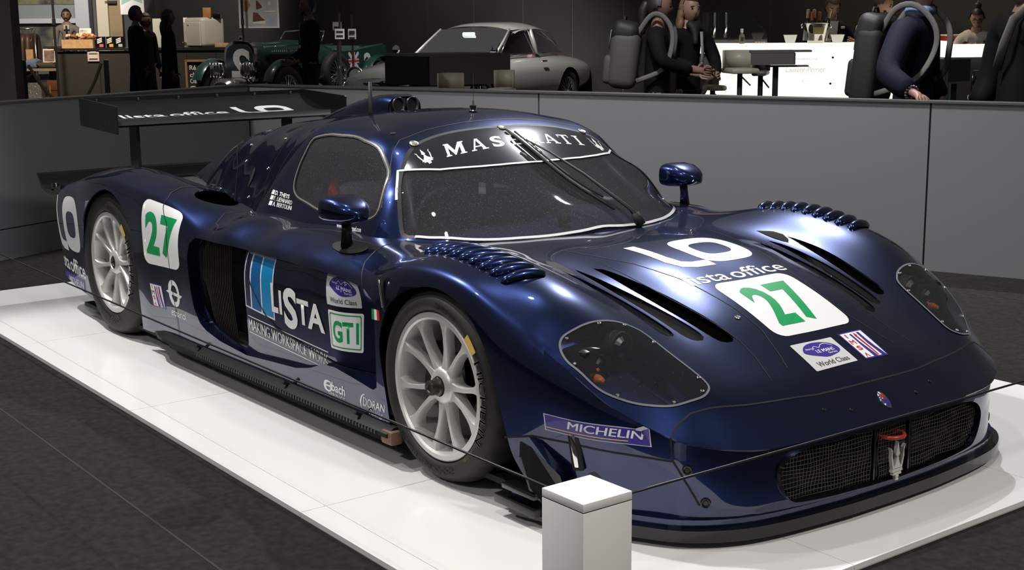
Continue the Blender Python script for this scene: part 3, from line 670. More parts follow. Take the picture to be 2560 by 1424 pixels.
# wheels
def wheel(x, y, z, sg, rt_, width, rear=False):
    w = part('wheel'); w.location = (x, y, z); w.rotation_euler = (0, 0, 0 if sg < 0 else PI)
    R = rt_; rr = .2463
    prof = [(rr-.004, .02), (rr+.006, .002), (rr+.018, -.007), (R-.045, -.010), (R-.027, -.002), (R-.014, .012), (R-.006, .028), (R, .055), (R+.0005, width*.5), (R, width-.06), (R-.006, width-.02), (R-.03, width), (rr, width-.02)]
    n = 96; V = []; F = []
    for (r, h) in prof:
        for k in range(n):
            a = 2*PI*k/n; q = r
            if h >= .028 and r > R-.01 and (k % 4 == 0): q = r-.006
            V.append((q*math.cos(a), h, q*math.sin(a)))
    for i in range(len(prof)-1):
        for k in range(n): F.append((i*n+k, i*n+(k+1) % n, (i+1)*n+(k+1) % n, (i+1)*n+k))
    sharp(from_py('tyre', V, F, M_TYRE, w), 40)
    MB().lathe([(rr, .018), (rr, .003), (rr-.004, 0), (rr-.018, 0), (rr-.024, .006), (rr-.028, .03), (rr-.03, .07), (rr-.035, .12), (rr-.03, width-.03), (rr, width-.03)], n=72, axis='Y').build('rim', M_SILVER, w, auto=30)
    for k in range(10):
        a0 = 2*PI*(k+.25)/10; V = []; rows = []
        for r, hw, y0, dp in ((.040, .024, .026, .05), (.065, .017, .024, .045), (.09, .0115, .022, .040), (.13, .0095, .018, .036), (.17, .0095, .013, .036), (.195, .0125, .010, .04), (.210, .019, .008, .045), (.222, .030, .007, .05)):
            bend = .010*math.sin((r-.04)/.18*PI)*(1 if k % 2 else -1)
            for (u, v) in ((-1, .35), (-.7, 0), (.7, 0), (1, .35), (.8, 1), (-.8, 1)):
                px, pz = r, u*hw+bend; V.append((px*math.cos(a0)-pz*math.sin(a0), y0+v*dp, px*math.sin(a0)+pz*math.cos(a0)))
        sharp(from_py('spoke', V, grid_faces(8, 6)+[(i*6+5, i*6, (i+1)*6, (i+1)*6+5) for i in range(7)], M_SILVER, w), 50)
    MB().lathe([(.030, .02), (.034, .012), (.052, .016), (.064, .030), (.066, .07)], n=32, axis='Y').build('hub', M_SILVER, w, auto=40)
    MB().lathe([(0, -.022), (.012, -.022), (.014, -.026), (.024, -.026), (.026, -.02), (.026, .0), (.031, .004), (.031, .03)] if not rear else [(0, .022), (.018, .022), (.020, .014), (.028, .014), (.031, .03)], n=12, axis='Y').build('centre_nut', mat('dark_nut', (.09, .075, .065), rough=.35, metal=.9), w, auto=30)
    MB().lathe([(.10, .10), (.178, .10), (.178, .13), (.10, .13)], n=48, axis='Y').build('brake_disc', mat('disc', (.06, .055, .05), rough=.45, metal=.7), w, auto=30)
    MB().rbox((-.125 if sg < 0 else .125, .10, .03), (.07, .06, .17), .012, ry=.25).build('brake_caliper', mat('caliper', (.05, .045, .04), rough=.5, metal=.4), w, auto=40)
    return w
WF = wheel(0, -.985, .325, -1, .325, .30); WR = wheel(-2.8, -.972, .355, -1, .355, .33, True)
wheel(0, .985, .325, 1, .325, .30); wheel(-2.8, .972, .355, 1, .355, .33)
# mirrors
for sg in (-1, 1):
    mr = part('wing_mirror')
    V = []; secs = [(-.095, .086, .050), (-.06, .088, .052), (.0, .082, .048), (.05, .066, .038), (.085, .045, .026), (.105, .018, .011)]; n = 20
    for dx, hy, hz in secs:
        for k in range(n):
            a = 2*PI*k/n; c, s_ = math.cos(a), math.sin(a)
            V.append((-.735+dx*(.86 if dx > 0 else .72), sg*.857+hy*math.copysign(abs(c)**.55, c), .817-.10*max(dx, 0)+.0*dx+hz*math.copysign(abs(s_)**.6, s_)))
    F = [(i*n+k, i*n+(k+1) % n, (i+1)*n+(k+1) % n, (i+1)*n+k) for i in range(len(secs)-1) for k in range(n)]+[[(len(secs)-1)*n+k for k in range(n)]]
    sharp(from_py('housing', V, F, M_PAINT, mr), 50)
    MB().prism([(.857*sg+.074*math.cos(a), .817+.042*math.sin(a)) for a in np.linspace(0, 2*PI, 25)[:-1]], -.808, -.802, lambda y, z, x: (x, y, z)).build('mirror_glass', M_CHROME, mr)
    MB().tube([(-.735, sg*.866, .68), (-.738, sg*.864, .74), (-.742, sg*.860, .79)], [.026, .020, .020], n=14, flat=.75).build('stalk', M_PAINT if sg > 0 else M_GLOSSBLK, mr, smooth=True)
    V = []
    for k in range(24):
        a = 2*PI*k/24; x, w_ = -.715+.11*math.cos(a), .866+.036*math.sin(a); p, nn = surf_at(x, w_, sg); V.append(p+nn*.003)
    from_py('base_pad', V, [list(range(24))], M_BLACK, mr)
# wiper
def on_ws(x, y, h=.02):
    p, n = CB.find_nearest(Vector((x, y, float(HC(np.array([x]), np.array([y]))[0]))))[:2]; return p+n*h
wp = part('windshield_wiper')
arm = [on_ws(-.30, .20, .02), on_ws(-.36, .17, .035), on_ws(-.55, .10, .05), on_ws(-.70, .045, .045), on_ws(-.80, .01, .03)]
MB().tube(arm, [.016, .013, .009, .007, .006], n=8, flat=.6).build('wiper_arm', M_RUBBER, wp, smooth=True)
MB().tube([on_ws(-.275, .205, .012), on_ws(-.34, .18, .032)], [.02, .018], n=8).build('wiper_pivot', M_BLACK, wp, smooth=True)
bl_ = [on_ws(-.905+.53*t, .0-.045*math.sin(t*2)+.165*t, .008) for t in np.linspace(0, 1, 12)]
MB().tube(bl_, [.004]+[.007]*10+[.004], n=6).build('wiper_blade', M_RUBBER, wp, smooth=True)
MB().tube([p+Vector((0, 0, .018)) for p in bl_[1:-1]], .004, n=6).build('blade_spine', M_RUBBER, wp, smooth=True)
MB().tube([arm[-1], bl_[4]+Vector((0, 0, .018))], .006, n=6).build('blade_link', M_STEEL, wp, smooth=True)
# roof fittings
MB().tube([(-1.464, -.30, 1.085), (-1.462, -.30, 1.115), (-1.46, -.30, 1.24)], [.014, .009, .008], n=10).build('stub_aerial', M_RUBBER, CAR, smooth=True)
wa = part('whip_aerial')
MB().lathe([(0, .022), (.016, .022), (.016, .004), (.02, 0)], (-1.128, 0, 1.120), n=14).build('aerial_mount', M_CHROME, wa, auto=30)
MB().tube([(-1.128, 0, 1.14), (-1.127, 0, 1.165)], [.006, .003], n=8).build('aerial_collar', M_CHROME, wa)
MB().tube([(-1.127, 0, 1.165), (-1.125, 0, 1.275)], [.0013, .0008], n=5).build('aerial_rod', M_STEEL, wa)
for x, y in ((-.93, .434), (-.93, -.434), (-.931, 0)):
    p = on_ws(x, y, .004); n = CB.find_nearest(p)[1]; screw(p, n, .019, 'windshield_button', CAR, mat('dull_steel', (.42, .40, .34), rough=.35, metal=.8))
p = on_ws(-1.04, -.46, .001); screw(p, CB.find_nearest(p)[1], .011, 'jack_point', CAR, M_BLACK)
# roof snorkel
V = []; n = 17; secs = [(-1.655, .088, 1.160), (-1.70, .100, 1.170), (-1.80, .108, 1.163), (-1.95, .105, 1.135), (-2.12, .09, 1.092), (-2.28, .066, 1.048), (-2.42, .03, 1.005)]
sn = part('roof_snorkel')
for x, hw, top in secs:
    b = float(HC(np.array([x]), np.array([0.]))[0])-.012
    for k in range(n):
        a = PI*k/(n-1); c, s_ = math.cos(a), math.sin(a); V.append((x, hw*math.copysign(abs(c)**.65, c), b+(top-b)*max(s_, 0)**.6))
from_py('snorkel_shell', V, grid_faces(len(secs), n, True), M_PAINT, sn)
MB().prism([(.080*math.copysign(abs(math.cos(a))**.6, math.cos(a)), 1.093+.058*max(math.sin(a), 0)**.6) for a in np.linspace(0, PI, 17)], -1.675, -1.66, lambda y, z, x: (x, y, z)).build('snorkel_face', M_BLACK, sn)
for y in (-.037, .037):
    MB().lathe([(.033, 0), (.0345, .012), (.031, .014), (.027, -.005), (.022, -.06), (.0, -.06)], (-1.655, y, 1.124), n=24, axis='X').build('intake_trumpet', mat('trumpet', (.05, .055, .07), rough=.3, metal=.6), sn, smooth=True)
# engine cover ribs, vents and quick-release fasteners
for sg in (-1, 1):
    p, nn = CB.find_nearest(Vector((-2.02, sg*.60, .82)))[:2]
    V = []
    for k in range(20):
        a = 2*PI*k/20; e1 = (Vector((-.45, 0, .9))-nn*nn.dot(Vector((-.45, 0, .9)))).normalized(); e2 = nn.cross(e1); q = p+e1*(.055*math.cos(a))+e2*(.016*math.sin(a)+.012*math.cos(a)**2); c, n2 = CB.find_nearest(q)[:2]; V.append(c+n2*.003)
    from_py('cover_vent', V, [list(range(20))], M_BLACK, CAR)
    panel_gap([(x, sg*w_, float(HC(np.array([x]), np.array([w_]))[0])) for x, w_ in ((-2.12,.63),(-2.24,.56),(-2.36,.49),(-2.50,.42),(-2.66,.33),(-2.80,.22),(-2.86,.10))], CB, .002, both=False)
    for (x, w_) in ((-1.84, .60), (-1.86, .50), (-1.92, .66), (-2.25, .50), (-2.35, .42)):
        p, nn = CB.find_nearest(Vector((x, sg*w_, float(HC(np.array([x]), np.array([w_]))[0]))))[:2]; screw(p+nn*.001, nn, .008, 'fastener')
    for (x, w_) in ((-2.35, .60), (-2.62, .50), (-3.05, .42)):
        p, nn = surf_at(x, w_, sg); lt = part('hood_latch')
        MB().rbox(p+nn*.012, (.05, .016, .012), .004).build('latch_lever', M_CHROME, lt, auto=30); MB().tube([p, p+nn*.02], .006, n=8).build('latch_post', M_CHROME, lt)
# quick-release latches on the flanks
for sg in (-1, 1):
    for (c, dz, hx, tilt) in (((.633, .946, .245), .105, .038, .18), ((-.288, .990, .592), .105, .018, .30)):
        p, nn = BB.find_nearest(Vector((c[0], sg*c[1], c[2])))[:2]; lt = part('flank_latch'); y = nn.y*.004
        rx_ = -tilt*.9 if c[0] > 0 else -.25
        MB().rbox(p+nn*.001, (hx, .012, dz*1.15), .004, ry=rx_, rz=math.atan2(nn.y, nn.x)+PI/2).build('latch_plate', M_BLACK, lt, auto=30)
        MB().rbox(p+nn*.008, (hx*.42, .008, dz*.92), .003, ry=rx_, rz=math.atan2(nn.y, nn.x)+PI/2).build('latch_lever', M_CHROME, lt, auto=30)
for q in ((.922,.754,.227),(.961,.711,.129)):
    for sg in (-1, 1):
        p, nn = BB.find_nearest(Vector((q[0], sg*q[1], q[2])))[:2]; screw(p+nn*.002, nn, .016, 'nose_bolt', CAR, M_GLOSSBLK)
for x, w_ in ((1.022, .16), (1.0, .26)):
    for sg in (-1, 1):
        p, nn = surf_at(x, w_, sg); screw(p+nn*.001, nn, .006, 'hood_pin', CAR, M_BLACK)
p, nn = surf_at(-.02, .19, 1); MB().lathe([(.012, 0), (.012, .004), (.004, .006), (.004, .02), (0, .022)], p, n=10).build('hood_pin', M_CHROME, CAR, auto=30)
p, nn = surf_at(.62, .235, -1); screw(p+nn*.001, nn, .011, 'hood_fastener', CAR, M_STEEL)
# badge on the nose
p, nn = surf_at(1.021, .0, -1); bd = part('nose_badge'); Mf = frame(nn, Vector((1, 0, 0)))
def disc(name, rx_, ry_, h, m_, par, off=0.):
    o = MB().lathe([(0, h), (.8, h*.95), (1, h*.4), (1, -.002)], n=28).build(name, m_, par, smooth=True); o.matrix_local = Matrix.Translation(p+nn*off) @ Mf.to_4x4() @ Matrix.Diagonal((rx_, ry_, 1, 1)); return o
disc('badge_rim', .033, .019, .003, M_CHROME, bd); disc('badge_face', .029, .0155, .004, mat('badge_blue', (.03, .03, .22), rough=.2, coat=1.), bd)
o = disc('badge_top', .013, .0125, .0048, mat('badge_red', (.30, .03, .04), rough=.2, coat=1.), bd); o.matrix_local = Matrix.Translation(p-Mf@Vector((.011, 0, 0))) @ Mf.to_4x4() @ Matrix.Diagonal((.015, .0125, 1, 1))
# rear wing
wg = part('rear_wing'); V = []; NW = 22
cu = [(-3.345, .968), (-3.38, .994), (-3.45, .990), (-3.55, .992), (-3.65, 1.008), (-3.75, 1.036), (-3.83, 1.068), (-3.835, 1.066), (-3.75, 1.026), (-3.65, .992), (-3.55, .970), (-3.45, .958), (-3.38, .955)]
ys = np.linspace(-.682, .682, NW)
for y in ys: V += [(x, y, z) for x, z in cu]
n = len(cu); F = [(i*n+k, i*n+(k+1) % n, (i+1)*n+(k+1) % n, (i+1)*n+k) for i in range(NW-1) for k in range(n)]+[list(range(n)), [(NW-1)*n+k for k in range(n)][::-1]]
WING = sharp(from_py('main_plane', V, F, M_CARBON, wg), 50)
WTOP = Sheet(np.array([(x, y, z) for y in ys for x, z in cu[1:7]]), grid_faces(NW, 6, True)); WB = WTOP.bvh()
MB().box((-3.84, 0, 1.078), (.006, 1.36, .026)).build('gurney_flap', M_CARBON, wg)
for y in np.linspace(-.6, .6, 6): MB().cyl((-3.825, y, 1.07), (-3.82, y, 1.082), .006, n=8).build('flap_bolt', M_STEEL, wg)
for sg in (-1, 1):
    e = part('endplate', wg); y = sg*.686
    MB().prism([(-3.325, .930), (-3.325, 1.066), (-3.33, 1.071), (-3.835, 1.093), (-3.842, 1.088), (-3.842, .950), (-3.836, .944), (-3.33, .925)], y-.005, y+.005, lambda x, z, yy: (x, yy, z)).build('plate', M_CARBON, e)
    for x, z in ((-3.46, .985), (-3.52, .965), (-3.61, .99)): MB().rbox((x, y+sg*.005, z), (.008, .004, .022), .002).build('slot', M_BLACK, e)
    MB().box((-3.64, sg*.468, .80), (.115, .016, .36), taper=(.9, 1)).build('strut', M_CARBON, wg)
    MB().rbox((-3.62, sg*.468, .975), (.13, .035, .03), .006).build('strut_foot', M_CARBON, wg, auto=30)
# tail spoiler
sp = part('tail_spoiler'); cu = [(-3.50, .668), (-3.62, .636), (-3.72, .628), (-3.79, .650), (-3.85, .702), (-3.858, .700), (-3.80, .628), (-3.72, .606), (-3.62, .606), (-3.50, .63)]
V = []; ys2 = np.linspace(-.945, .945, 26); n = len(cu)
for y in ys2: V += [(x, y, z) for x, z in cu]
sharp(from_py('spoiler_blade', V, [(i*n+k, i*n+(k+1) % n, (i+1)*n+(k+1) % n, (i+1)*n+k) for i in range(25) for k in range(n)]+[list(range(n)), [25*n+k for k in range(n)][::-1]], M_GLOSSBLK, sp), 50)
for sg in (-1, 1): MB().rbox((-3.62, sg*.93, .645), (.05, .03, .05), .008).build('spoiler_bracket', M_GLOSSBLK, sp, auto=30)
# side skirts with ribbed tops
for sg in (-1, 1):
    sk = part('side_skirt'); m = MB()
    pr = [(.965, .134), (1.0, .133), (1.030, .116), (1.033, .104), (1.0, .096), (.965, .094)]
    xs = np.linspace(-2.30, -.235, 30); V = []
    for x in xs: V += [(x, sg*(w_-.05*sm(-2.1, -2.3, x)), z) for w_, z in pr]
    n = len(pr); sharp(from_py('skirt_blade', V, [(i*n+k, i*n+(k+1) % n, (i+1)*n+(k+1) % n, (i+1)*n+k) for i in range(29) for k in range(n)]+[list(range(n)), [29*n+k for k in range(n)][::-1]], M_CARBON, sk), 35)
    m = MB()
    for k in range(70): m.box((-1.72+k*.0205, sg*1.032, .110), (.009, .006, .012))
    o = m.build('skirt_ribs', mat('rib_grey', (.035, .034, .032), rough=.5), sk); o['kind'] = 'stuff'
    MB().box((-1.25, sg*.93, .050), (1.9, .04, .020)).build('skirt_lower', M_BLACK, sk)
    for x in (-1.75, -.98, -.45): MB().cyl((x, sg*.99, .125), (x, sg*1.022, .145), .007, n=8).build('skirt_bolt', M_BLACK, sk)
    MB().rbox((-.25, sg*1.0, .10), (.07, .05, .05), .01).build('skirt_wear_block', mat('bronze_block', (.16, .09, .065), rough=.5), sk, auto=30)
    # guard plate ahead of the rear wheel
# cockpit
ck = part('cockpit')
V = []; n = 24
for i, (x, hw, z) in enumerate(((-.33, .60, .672), (-.45, .66, .690), (-.62, .66, .705), (-.74, .64, .70), (-.76, .64, .60))):
    for k in range(n):
        t = -1+2*k/(n-1); V.append((x+(.0 if i > 2 else -.10*t*t), t*hw, z-.02*t*t+.05*math.exp(-((t-.35)/.22)**2)*(1 if i in (2, 3) else .2)))
from_py('dashboard', V, grid_faces(5, n, True), mat('dash_blue', (.035, .045, .10), rough=.45), ck)
M_INT = mat('interior_dark', (.010, .010, .012), rough=.7)
MB().box((-1.15, 0, .12), (1.7, 1.3, .04)).build('cockpit_floor', M_INT, ck); MB().box((-1.80, 0, .50), (.04, 1.0, .84)).build('firewall', M_INT, ck)
for sg in (-1, 1): MB().box((-1.2, sg*.70, .40), (1.5, .03, .54)).build('cockpit_side', M_INT, ck)
seat = part('racing_seat', ck)
for y in (-.33,):
    MB().rbox((-1.35, y, .30), (.50, .42, .10), .04).rbox((-1.60, y, .60), (.12, .44, .62), .05, ry=-.22).rbox((-1.57, y-.21, .62), (.26, .06, .36), .03, ry=-.2).rbox((-1.57, y+.21, .62), (.26, .06, .36), .03, ry=-.2).build('seat_shell', mat('seat_black', (.015, .015, .016), rough=.6), seat, auto=40)
    MB().rbox((-1.50, y-.02, .74), (.15, .20, .15), .05, ry=-.2).build('headrest', mat('grey_foam', (.30, .31, .33), rough=.8), seat, auto=40)
    MB().tube([(-1.46, y-.17, .50), (-1.45, y-.185, .66), (-1.49, y-.15, .78), (-1.56, y-.08, .82)], .026, n=8, flat=.4).build('harness_strap', mat('harness_red', (.75, .04, .05), rough=.6), seat, smooth=True)
    MB().tube([(-1.43, y+.10, .50), (-1.43, y+.10, .64), (-1.49, y+.08, .74)], .02, n=8, flat=.4).build('harness_strap', MATS['harness_red'], seat, smooth=True)
sw_ = part('steering_wheel', ck); m = MB().lathe([(.14+.014*math.cos(a), .014*math.sin(a)) for a in np.linspace(0, 2*PI, 9)[:-1]], n=28, axis='X', closed=True); o = m.build('wheel_ring', M_RUBBER, sw_, smooth=True); o.location = (-.88, -.33, .70)
M_CAGE = mat('cage_grey', (.05, .05, .055), rough=.4)
cg = part('roll_cage', ck)
for sg in (-1, 1):
    MB().tube([(-.70, sg*.60, .72), (-.98, sg*.455, .99), (-1.3, sg*.47, 1.03), (-1.70, sg*.50, .98)], .02, n=10).build('cage_tube', M_CAGE, cg, smooth=True)
    MB().tube([(-1.70, sg*.52, .30), (-1.70, sg*.50, .98)], .02, n=10).build('cage_tube', M_CAGE, cg, smooth=True)
MB().tube([(-1.70, -.50, .98), (-1.70, .50, .98)], .02, n=10).build('cage_tube', M_CAGE, cg, smooth=True)
MB().tube([(-.98, -.455, .99), (-.98, .455, .99)], .018, n=10).build('cage_tube', M_CAGE, cg, smooth=True)
MB().tube([(-1.70, -.45, .95), (-1.68, .45, .45)], .018, n=10).build('cage_tube', M_CAGE, cg, smooth=True)
MB().tube([(-.50, -.02, .715), (-.52, -.02, .76)], .025, n=10).build('dash_camera', M_BLACK, ck, smooth=True)
# ------------------------------------------------------------------ lettering and stickers
_tc = {}
def glyphs(txt, bold=0., shear=0., space=1.0):
    k = (txt, bold, shear, space)
    if k in _tc: return _tc[k]
    if bold and any(ch in 'MNWK' for ch in txt):
        v, f, a = glyphs(txt, 0., shear, space); d = bold*1.3/a; V = np.concatenate([v*np.array([1-2*d, 1])+np.array([d*j, 0]) for j in (0, 1, 2)]); n = len(v)
        _tc[k] = (V, [[i+n*j for i in q] for j in range(3) for q in f], a); return _tc[k]
    c = bpy.data.curves.new('t', 'FONT'); c.body = txt; c.offset = bold; c.shear = shear; c.resolution_u = 4; c.space_character = space
    o = bpy.data.objects.new('t', c); COL.objects.link(o); dg = bpy.context.evaluated_depsgraph_get(); me = bpy.data.meshes.new_from_object(o.evaluated_get(dg))
    v = np.array([p.co[:2] for p in me.vertices]); f = [list(p.vertices) for p in me.polygons]
    bpy.data.objects.remove(o); bpy.data.curves.remove(c); bpy.data.meshes.remove(me)
    lo, hi = v.min(0), v.max(0); v = (v-lo)/(hi-lo); _tc[k] = (v, f, (hi-lo)[0]/(hi-lo)[1]); return _tc[k]
def polys(L):
    V = []; F = []
    for p in L: n = len(V); V += list(p); F.append(list(range(n, n+len(p))))
    return np.array(V, float), F
def ring2(outer, inner):
    n = len(outer); return np.array(list(outer)+list(inner), float), [[i, (i+1) % n, n+(i+1) % n, n+i] for i in range(n)]
def sell(cx, cy, rx, ry, e=2., n=36): return [(cx+rx*math.copysign(abs(math.cos(a))**(2/e), math.cos(a)), cy+ry*math.copysign(abs(math.sin(a))**(2/e), math.sin(a))) for a in np.linspace(0, 2*PI, n+1)[:-1]]
def rrect(r=.12, asp=1., n=5, x0=0., y0=0., x1=1., y1=1.):
    P = []
    rx, ry = r/asp if asp > 1 else r, r if asp > 1 else r*asp
    for (cx_, cy_, a0) in ((x1-rx, y1-ry, 0), (x0+rx, y1-ry, PI/2), (x0+rx, y0+ry, PI), (x1-rx, y0+ry, 1.5*PI)):
        for k in range(n+1): a = a0+PI/2*k/n; P.append((cx_+rx*math.cos(a), cy_+ry*math.sin(a)))
    return P
def merge(*parts):
    V = np.zeros((0, 2)); F = []
    for v, f in parts: n = len(V); V = np.r_[V, v]; F += [[i+n for i in q] for q in f]
    return V, F
def sub(vf, x0, y0, x1, y1):
    v, f = vf[0], vf[1]; return np.c_[x0+v[:, 0]*(x1-x0), y0+v[:, 1]*(y1-y0)], f
def T(txt, x0, y0, x1, y1, bold=0., shear=0., space=1.): return sub(glyphs(txt, bold, shear, space), x0, y0, x1, y1)
def decal(name, vf, quad, surf, m, parent=CAR, h=.0010, L=.03, maxd=.12):
    """vf in unit square; quad = 3D corners (bottom-left, bottom-right, top-right, top-left)"""
    v, f = vf; bm = bmesh.new(); Q = [Vector(p) for p in quad]; vs = [bm.verts.new((x, y, 0)) for x, y in v]
    for q in f:
        try: bm.faces.new([vs[i] for i in q])
        except ValueError: pass
    bmesh.ops.triangulate(bm, faces=bm.faces[:])
    def m3(x, y): return Q[0]*(1-x)*(1-y)+Q[1]*x*(1-y)+Q[2]*x*y+Q[3]*(1-x)*y
    for w in bm.verts: w.co = m3(w.co.x, w.co.y)
    if surf is not None:
        for _ in range(6):
            ed = [e for e in bm.edges if e.calc_length() > L]
            if not ed: break
            bmesh.ops.subdivide_edges(bm, edges=ed, cuts=1); bmesh.ops.triangulate(bm, faces=[q for q in bm.faces if len(q.verts) > 3])
        qn = (Q[1]-Q[0]).cross(Q[3]-Q[0]).normalized()
        for w in bm.verts:
            p, n = surf.find_nearest(w.co)[:2]
            w.co = p+n*h
    me = bpy.data.meshes.new(name); bm.to_mesh(me); bm.free(); o = link(name, me, m, parent, True)
    if parent is not None and parent.name != CAR.name: pass
    return o
SQ = polys([[(0, 0), (1, 0), (1, 1), (0, 1)]])
# the LO mark: slanting L joined to a rounded O
LOL = polys([[(.0,1.),(.115,1.),(.13,.42),(.17,.22),(.25,.17),(.43,.17),(.43,.0),(.22,.0),(.09,.06),(.02,.26)]])
def LOO(x0, x1): return sub(ring2(sell(.5, .5, .5, .5, 3.2), sell(.5, .5, .27, .24, 3.0)), x0, 0.04, x1, 1.)
LO_MARK = merge(LOL, LOO(.38, 1.))
T27 = merge(T('2', .0, 0, .46, 1, .035), T('7', .53, 0, 1., 1, .035))
def alms(quad, surf, parent):
    decal('series_sticker', polys([rrect(.03, 1.2)]), quad, surf, M_GREYV, parent, .0010)
    ov = [(.12,.62),(.22,.84),(.42,.93),(.68,.90),(.86,.78),(.92,.60),(.86,.46),(.66,.38),(.52,.36),(.38,.42)]
    decal('sticker_oval', polys([cspline(ov, 4)]), quad, surf, M_NAVYV, parent, .0016)
    car_ = spline([(.34,.66),(.42,.78),(.52,.72),(.60,.80),(.72,.82),(.84,.70)], 5); st = []
    for a, b in zip(car_[:-1], car_[1:]): st.append([tuple(a), tuple(b), (b[0], b[1]+.018), (a[0], a[1]+.018)])
    decal('sticker_words', merge(T('LE MANS', .38, .54, .80, .66, .03), T('American', .20, .70, .40, .77, 0), T('Series', .60, .45, .80, .52, 0), polys(st)), quad, surf, M_WHITE, parent, .0022)
    decal('sticker_class', T('World Class', .14, .10, .88, .27, .01), quad, surf, mat('grey_ink', (.05, .05, .055), rough=.5), parent, .0018)
def imsa(quad, surf, parent):
    decal('imsa_border', SQ, quad, surf, M_NAVYV, parent, .0010)
    decal('imsa_ground', polys([[(.05,.04),(.95,.04),(.95,.96),(.05,.96)]]), quad, surf, M_WHITE, parent, .0016)
    decal('imsa_bars', polys([[(.42,.04),(.58,.04),(.52,.3),(.46,.6),(.46,.90),(.38,.90),(.38,.4)], [(.76,.04),(.93,.04),(.84,.35),(.80,.60),(.80,.92),(.70,.92),(.68,.5)]]), quad, surf, M_NAVYV, parent, .0022)
    decal('imsa_letters', merge(T('I', .17, .78, .22, .92, .02), T('M', .10, .54, .30, .70, .02), T('S', .12, .31, .30, .47, .03), T('V', .30, .21, .12, .06, .02), polys([[(.60,.06),(.66,.06),(.60,.82),(.64,.82),(.58,.94),(.52,.82),(.56,.82)]])), quad, surf, M_RED, parent, .0022)
# hood
def hq(x0, x1, w0, w1): return [(x1, w0, HD(np.array([x1]), np.array([abs(w0)]))[0]), (x1, w1, HD(np.array([x1]), np.array([abs(w1)]))[0]), (x0, w1, HD(np.array([x0]), np.array([abs(w1)]))[0]), (x0, w0, HD(np.array([x0]), np.array([abs(w0)]))[0])]
decal('logo_lettering', LO_MARK, hq(.030, .305, -.195, .235), BB, M_WHITE, FRONTP)
for t_, a, b in (('lista', 0, .40), ('office', .44, 1)): decal('lista_office_lettering', T(t_, a, 0, b, 1, .008), hq(.352, .418, -.235, .235), BB, M_WHITE, FRONTP)
q27 = hq(.432, .742, -.172, .195)
decal('number_panel', polys([rrect(.14, 1.15)]), q27, BB, M_WHITE, FRONTP)
decal('number_27', sub(T27, .17, .15, .83, .84), q27, BB, M_GREEN, FRONTP, .0018)
alms(hq(.780, .893, -.168, .030), BB, FRONTP)
imsa(hq(.776, .894, .068, .183), BB, FRONTP)
# flank
decal('number_panel', polys([rrect(.15, .9)]), [(-2.305,-1.0,.425),(-1.925,-1.0,.44),(-1.945,-.965,.695),(-2.318,-.966,.715)], BB, M_WHITE, REARP)
decal('number_27', sub(T27, .10, .17, .90, .83), [(-2.305,-1.0,.425),(-1.925,-1.0,.44),(-1.945,-.965,.695),(-2.318,-.966,.715)], BB, M_GREEN, REARP, .0018)
imsa([(-2.252,-1.0,.232),(-2.118,-1.0,.236),(-2.145,-1.0,.342),(-2.278,-1.0,.338)], BB, REARP)
E2 = merge(ring2(sell(.5,.52,.34,.48,2.2), sell(.52,.52,.19,.30,2.2)), polys([[(0,.52),(.14,.58),(1.,.52),(.9,.42),(.2,.46)]]))
decal('ethanol_mark', E2, [(-2.095,-1.0,.262),(-1.925,-1.0,.262),(-1.935,-1.0,.385),(-2.105,-1.0,.385)], BB, M_WHITE, REARP)
decal('ethanol_word', T('ethanol', 0, 0, 1, 1, .006), [(-2.060,-1.0,.222),(-1.905,-1.0,.222),(-1.905,-1.0,.255),(-2.060,-1.0,.255)], BB, M_WHITE, REARP)
LQ = [(-1.381,-.965,.369),(-1.134,-.965,.350),(-1.128,-.945,.590),(-1.374,-.945,.592)]
RB2 = RECS.bvh()
decal('stripe_border', SQ, LQ, RB2, M_WHITE, DOOR_R, .001)
decal('stripe_dark', polys([[(.03,.03),(.20,.03),(.20,.97),(.03,.97)]]), LQ, RB2, mat('stripe_navy', (.01, .012, .05), rough=.35, coat=.4), DOOR_R, .0016)
decal('stripe_blue', polys([[(.245,.03),(.56,.03),(.56,.97),(.245,.97)]]), LQ, RB2, mat('stripe_blue', (.0, .10, .30), rough=.35, coat=.4), DOOR_R, .0016)
decal('stripe_light_blue', polys([[(.60,.03),(.97,.03),(.97,.97),(.60,.97)]]), LQ, RB2, mat('stripe_light', (.0, .22, .50), rough=.35, coat=.4), DOOR_R, .0016)
LIS = merge(T('L', 0, .22, .13, 1., .03), T('I', .155, .22, .205, .86, .03), T('S', .24, -.08, .50, 1.0, .035), T('T', .50, .14, .72, .80, .03), T('A', .69, .10, 1., .80, .03))
decal('lista_lettering', LIS, [(-1.150,-.968,.352),(-.742,-.96,.352),(-.742,-.95,.50),(-1.150,-.95,.50)], RB2, M_WHITE, DOOR_R, .0026)
MW = merge(T('MAKING WORKSPACE WORK', 0, .2, 1, .80, .03), polys([[(0,.93),(1,.93),(1,.98),(0,.98)], [(0,.02),(1,.02),(1,.07),(0,.07)]]))
decal('slogan_lettering', MW, [(-1.362,-.968,.262),(-.735,-.965,.228),(-.732,-.965,.302),(-1.366,-.968,.336)], RB2, M_WHITE, DOOR_R, .0012)
alms([(-.716,-.96,.484),(-.528,-.95,.490),(-.548,-.93,.590),(-.742,-.93,.592)], RB2, DOOR_R)
gq = [(-.706,-.96,.322),(-.530,-.95,.324),(-.520,-.95,.470),(-.712,-.96,.466)]
decal('class_panel', polys([rrect(.05, 1.2)]), gq, RB2, M_WHITE, DOOR_R, .001)
decal('class_border', merge(ring2(rrect(.05, 1.2, 5, .05, .06, .95, .94), rrect(.05, 1.2, 5, .075, .09, .925, .91)), T('GT1', .14, .20, .88, .76, .03)), gq, RB2, M_GREEN, DOOR_R, .0016)
fq = [(-.353,-1.0,.494),(-.303,-1.0,.496),(-.306,-1.0,.532),(-.354,-1.0,.531)]
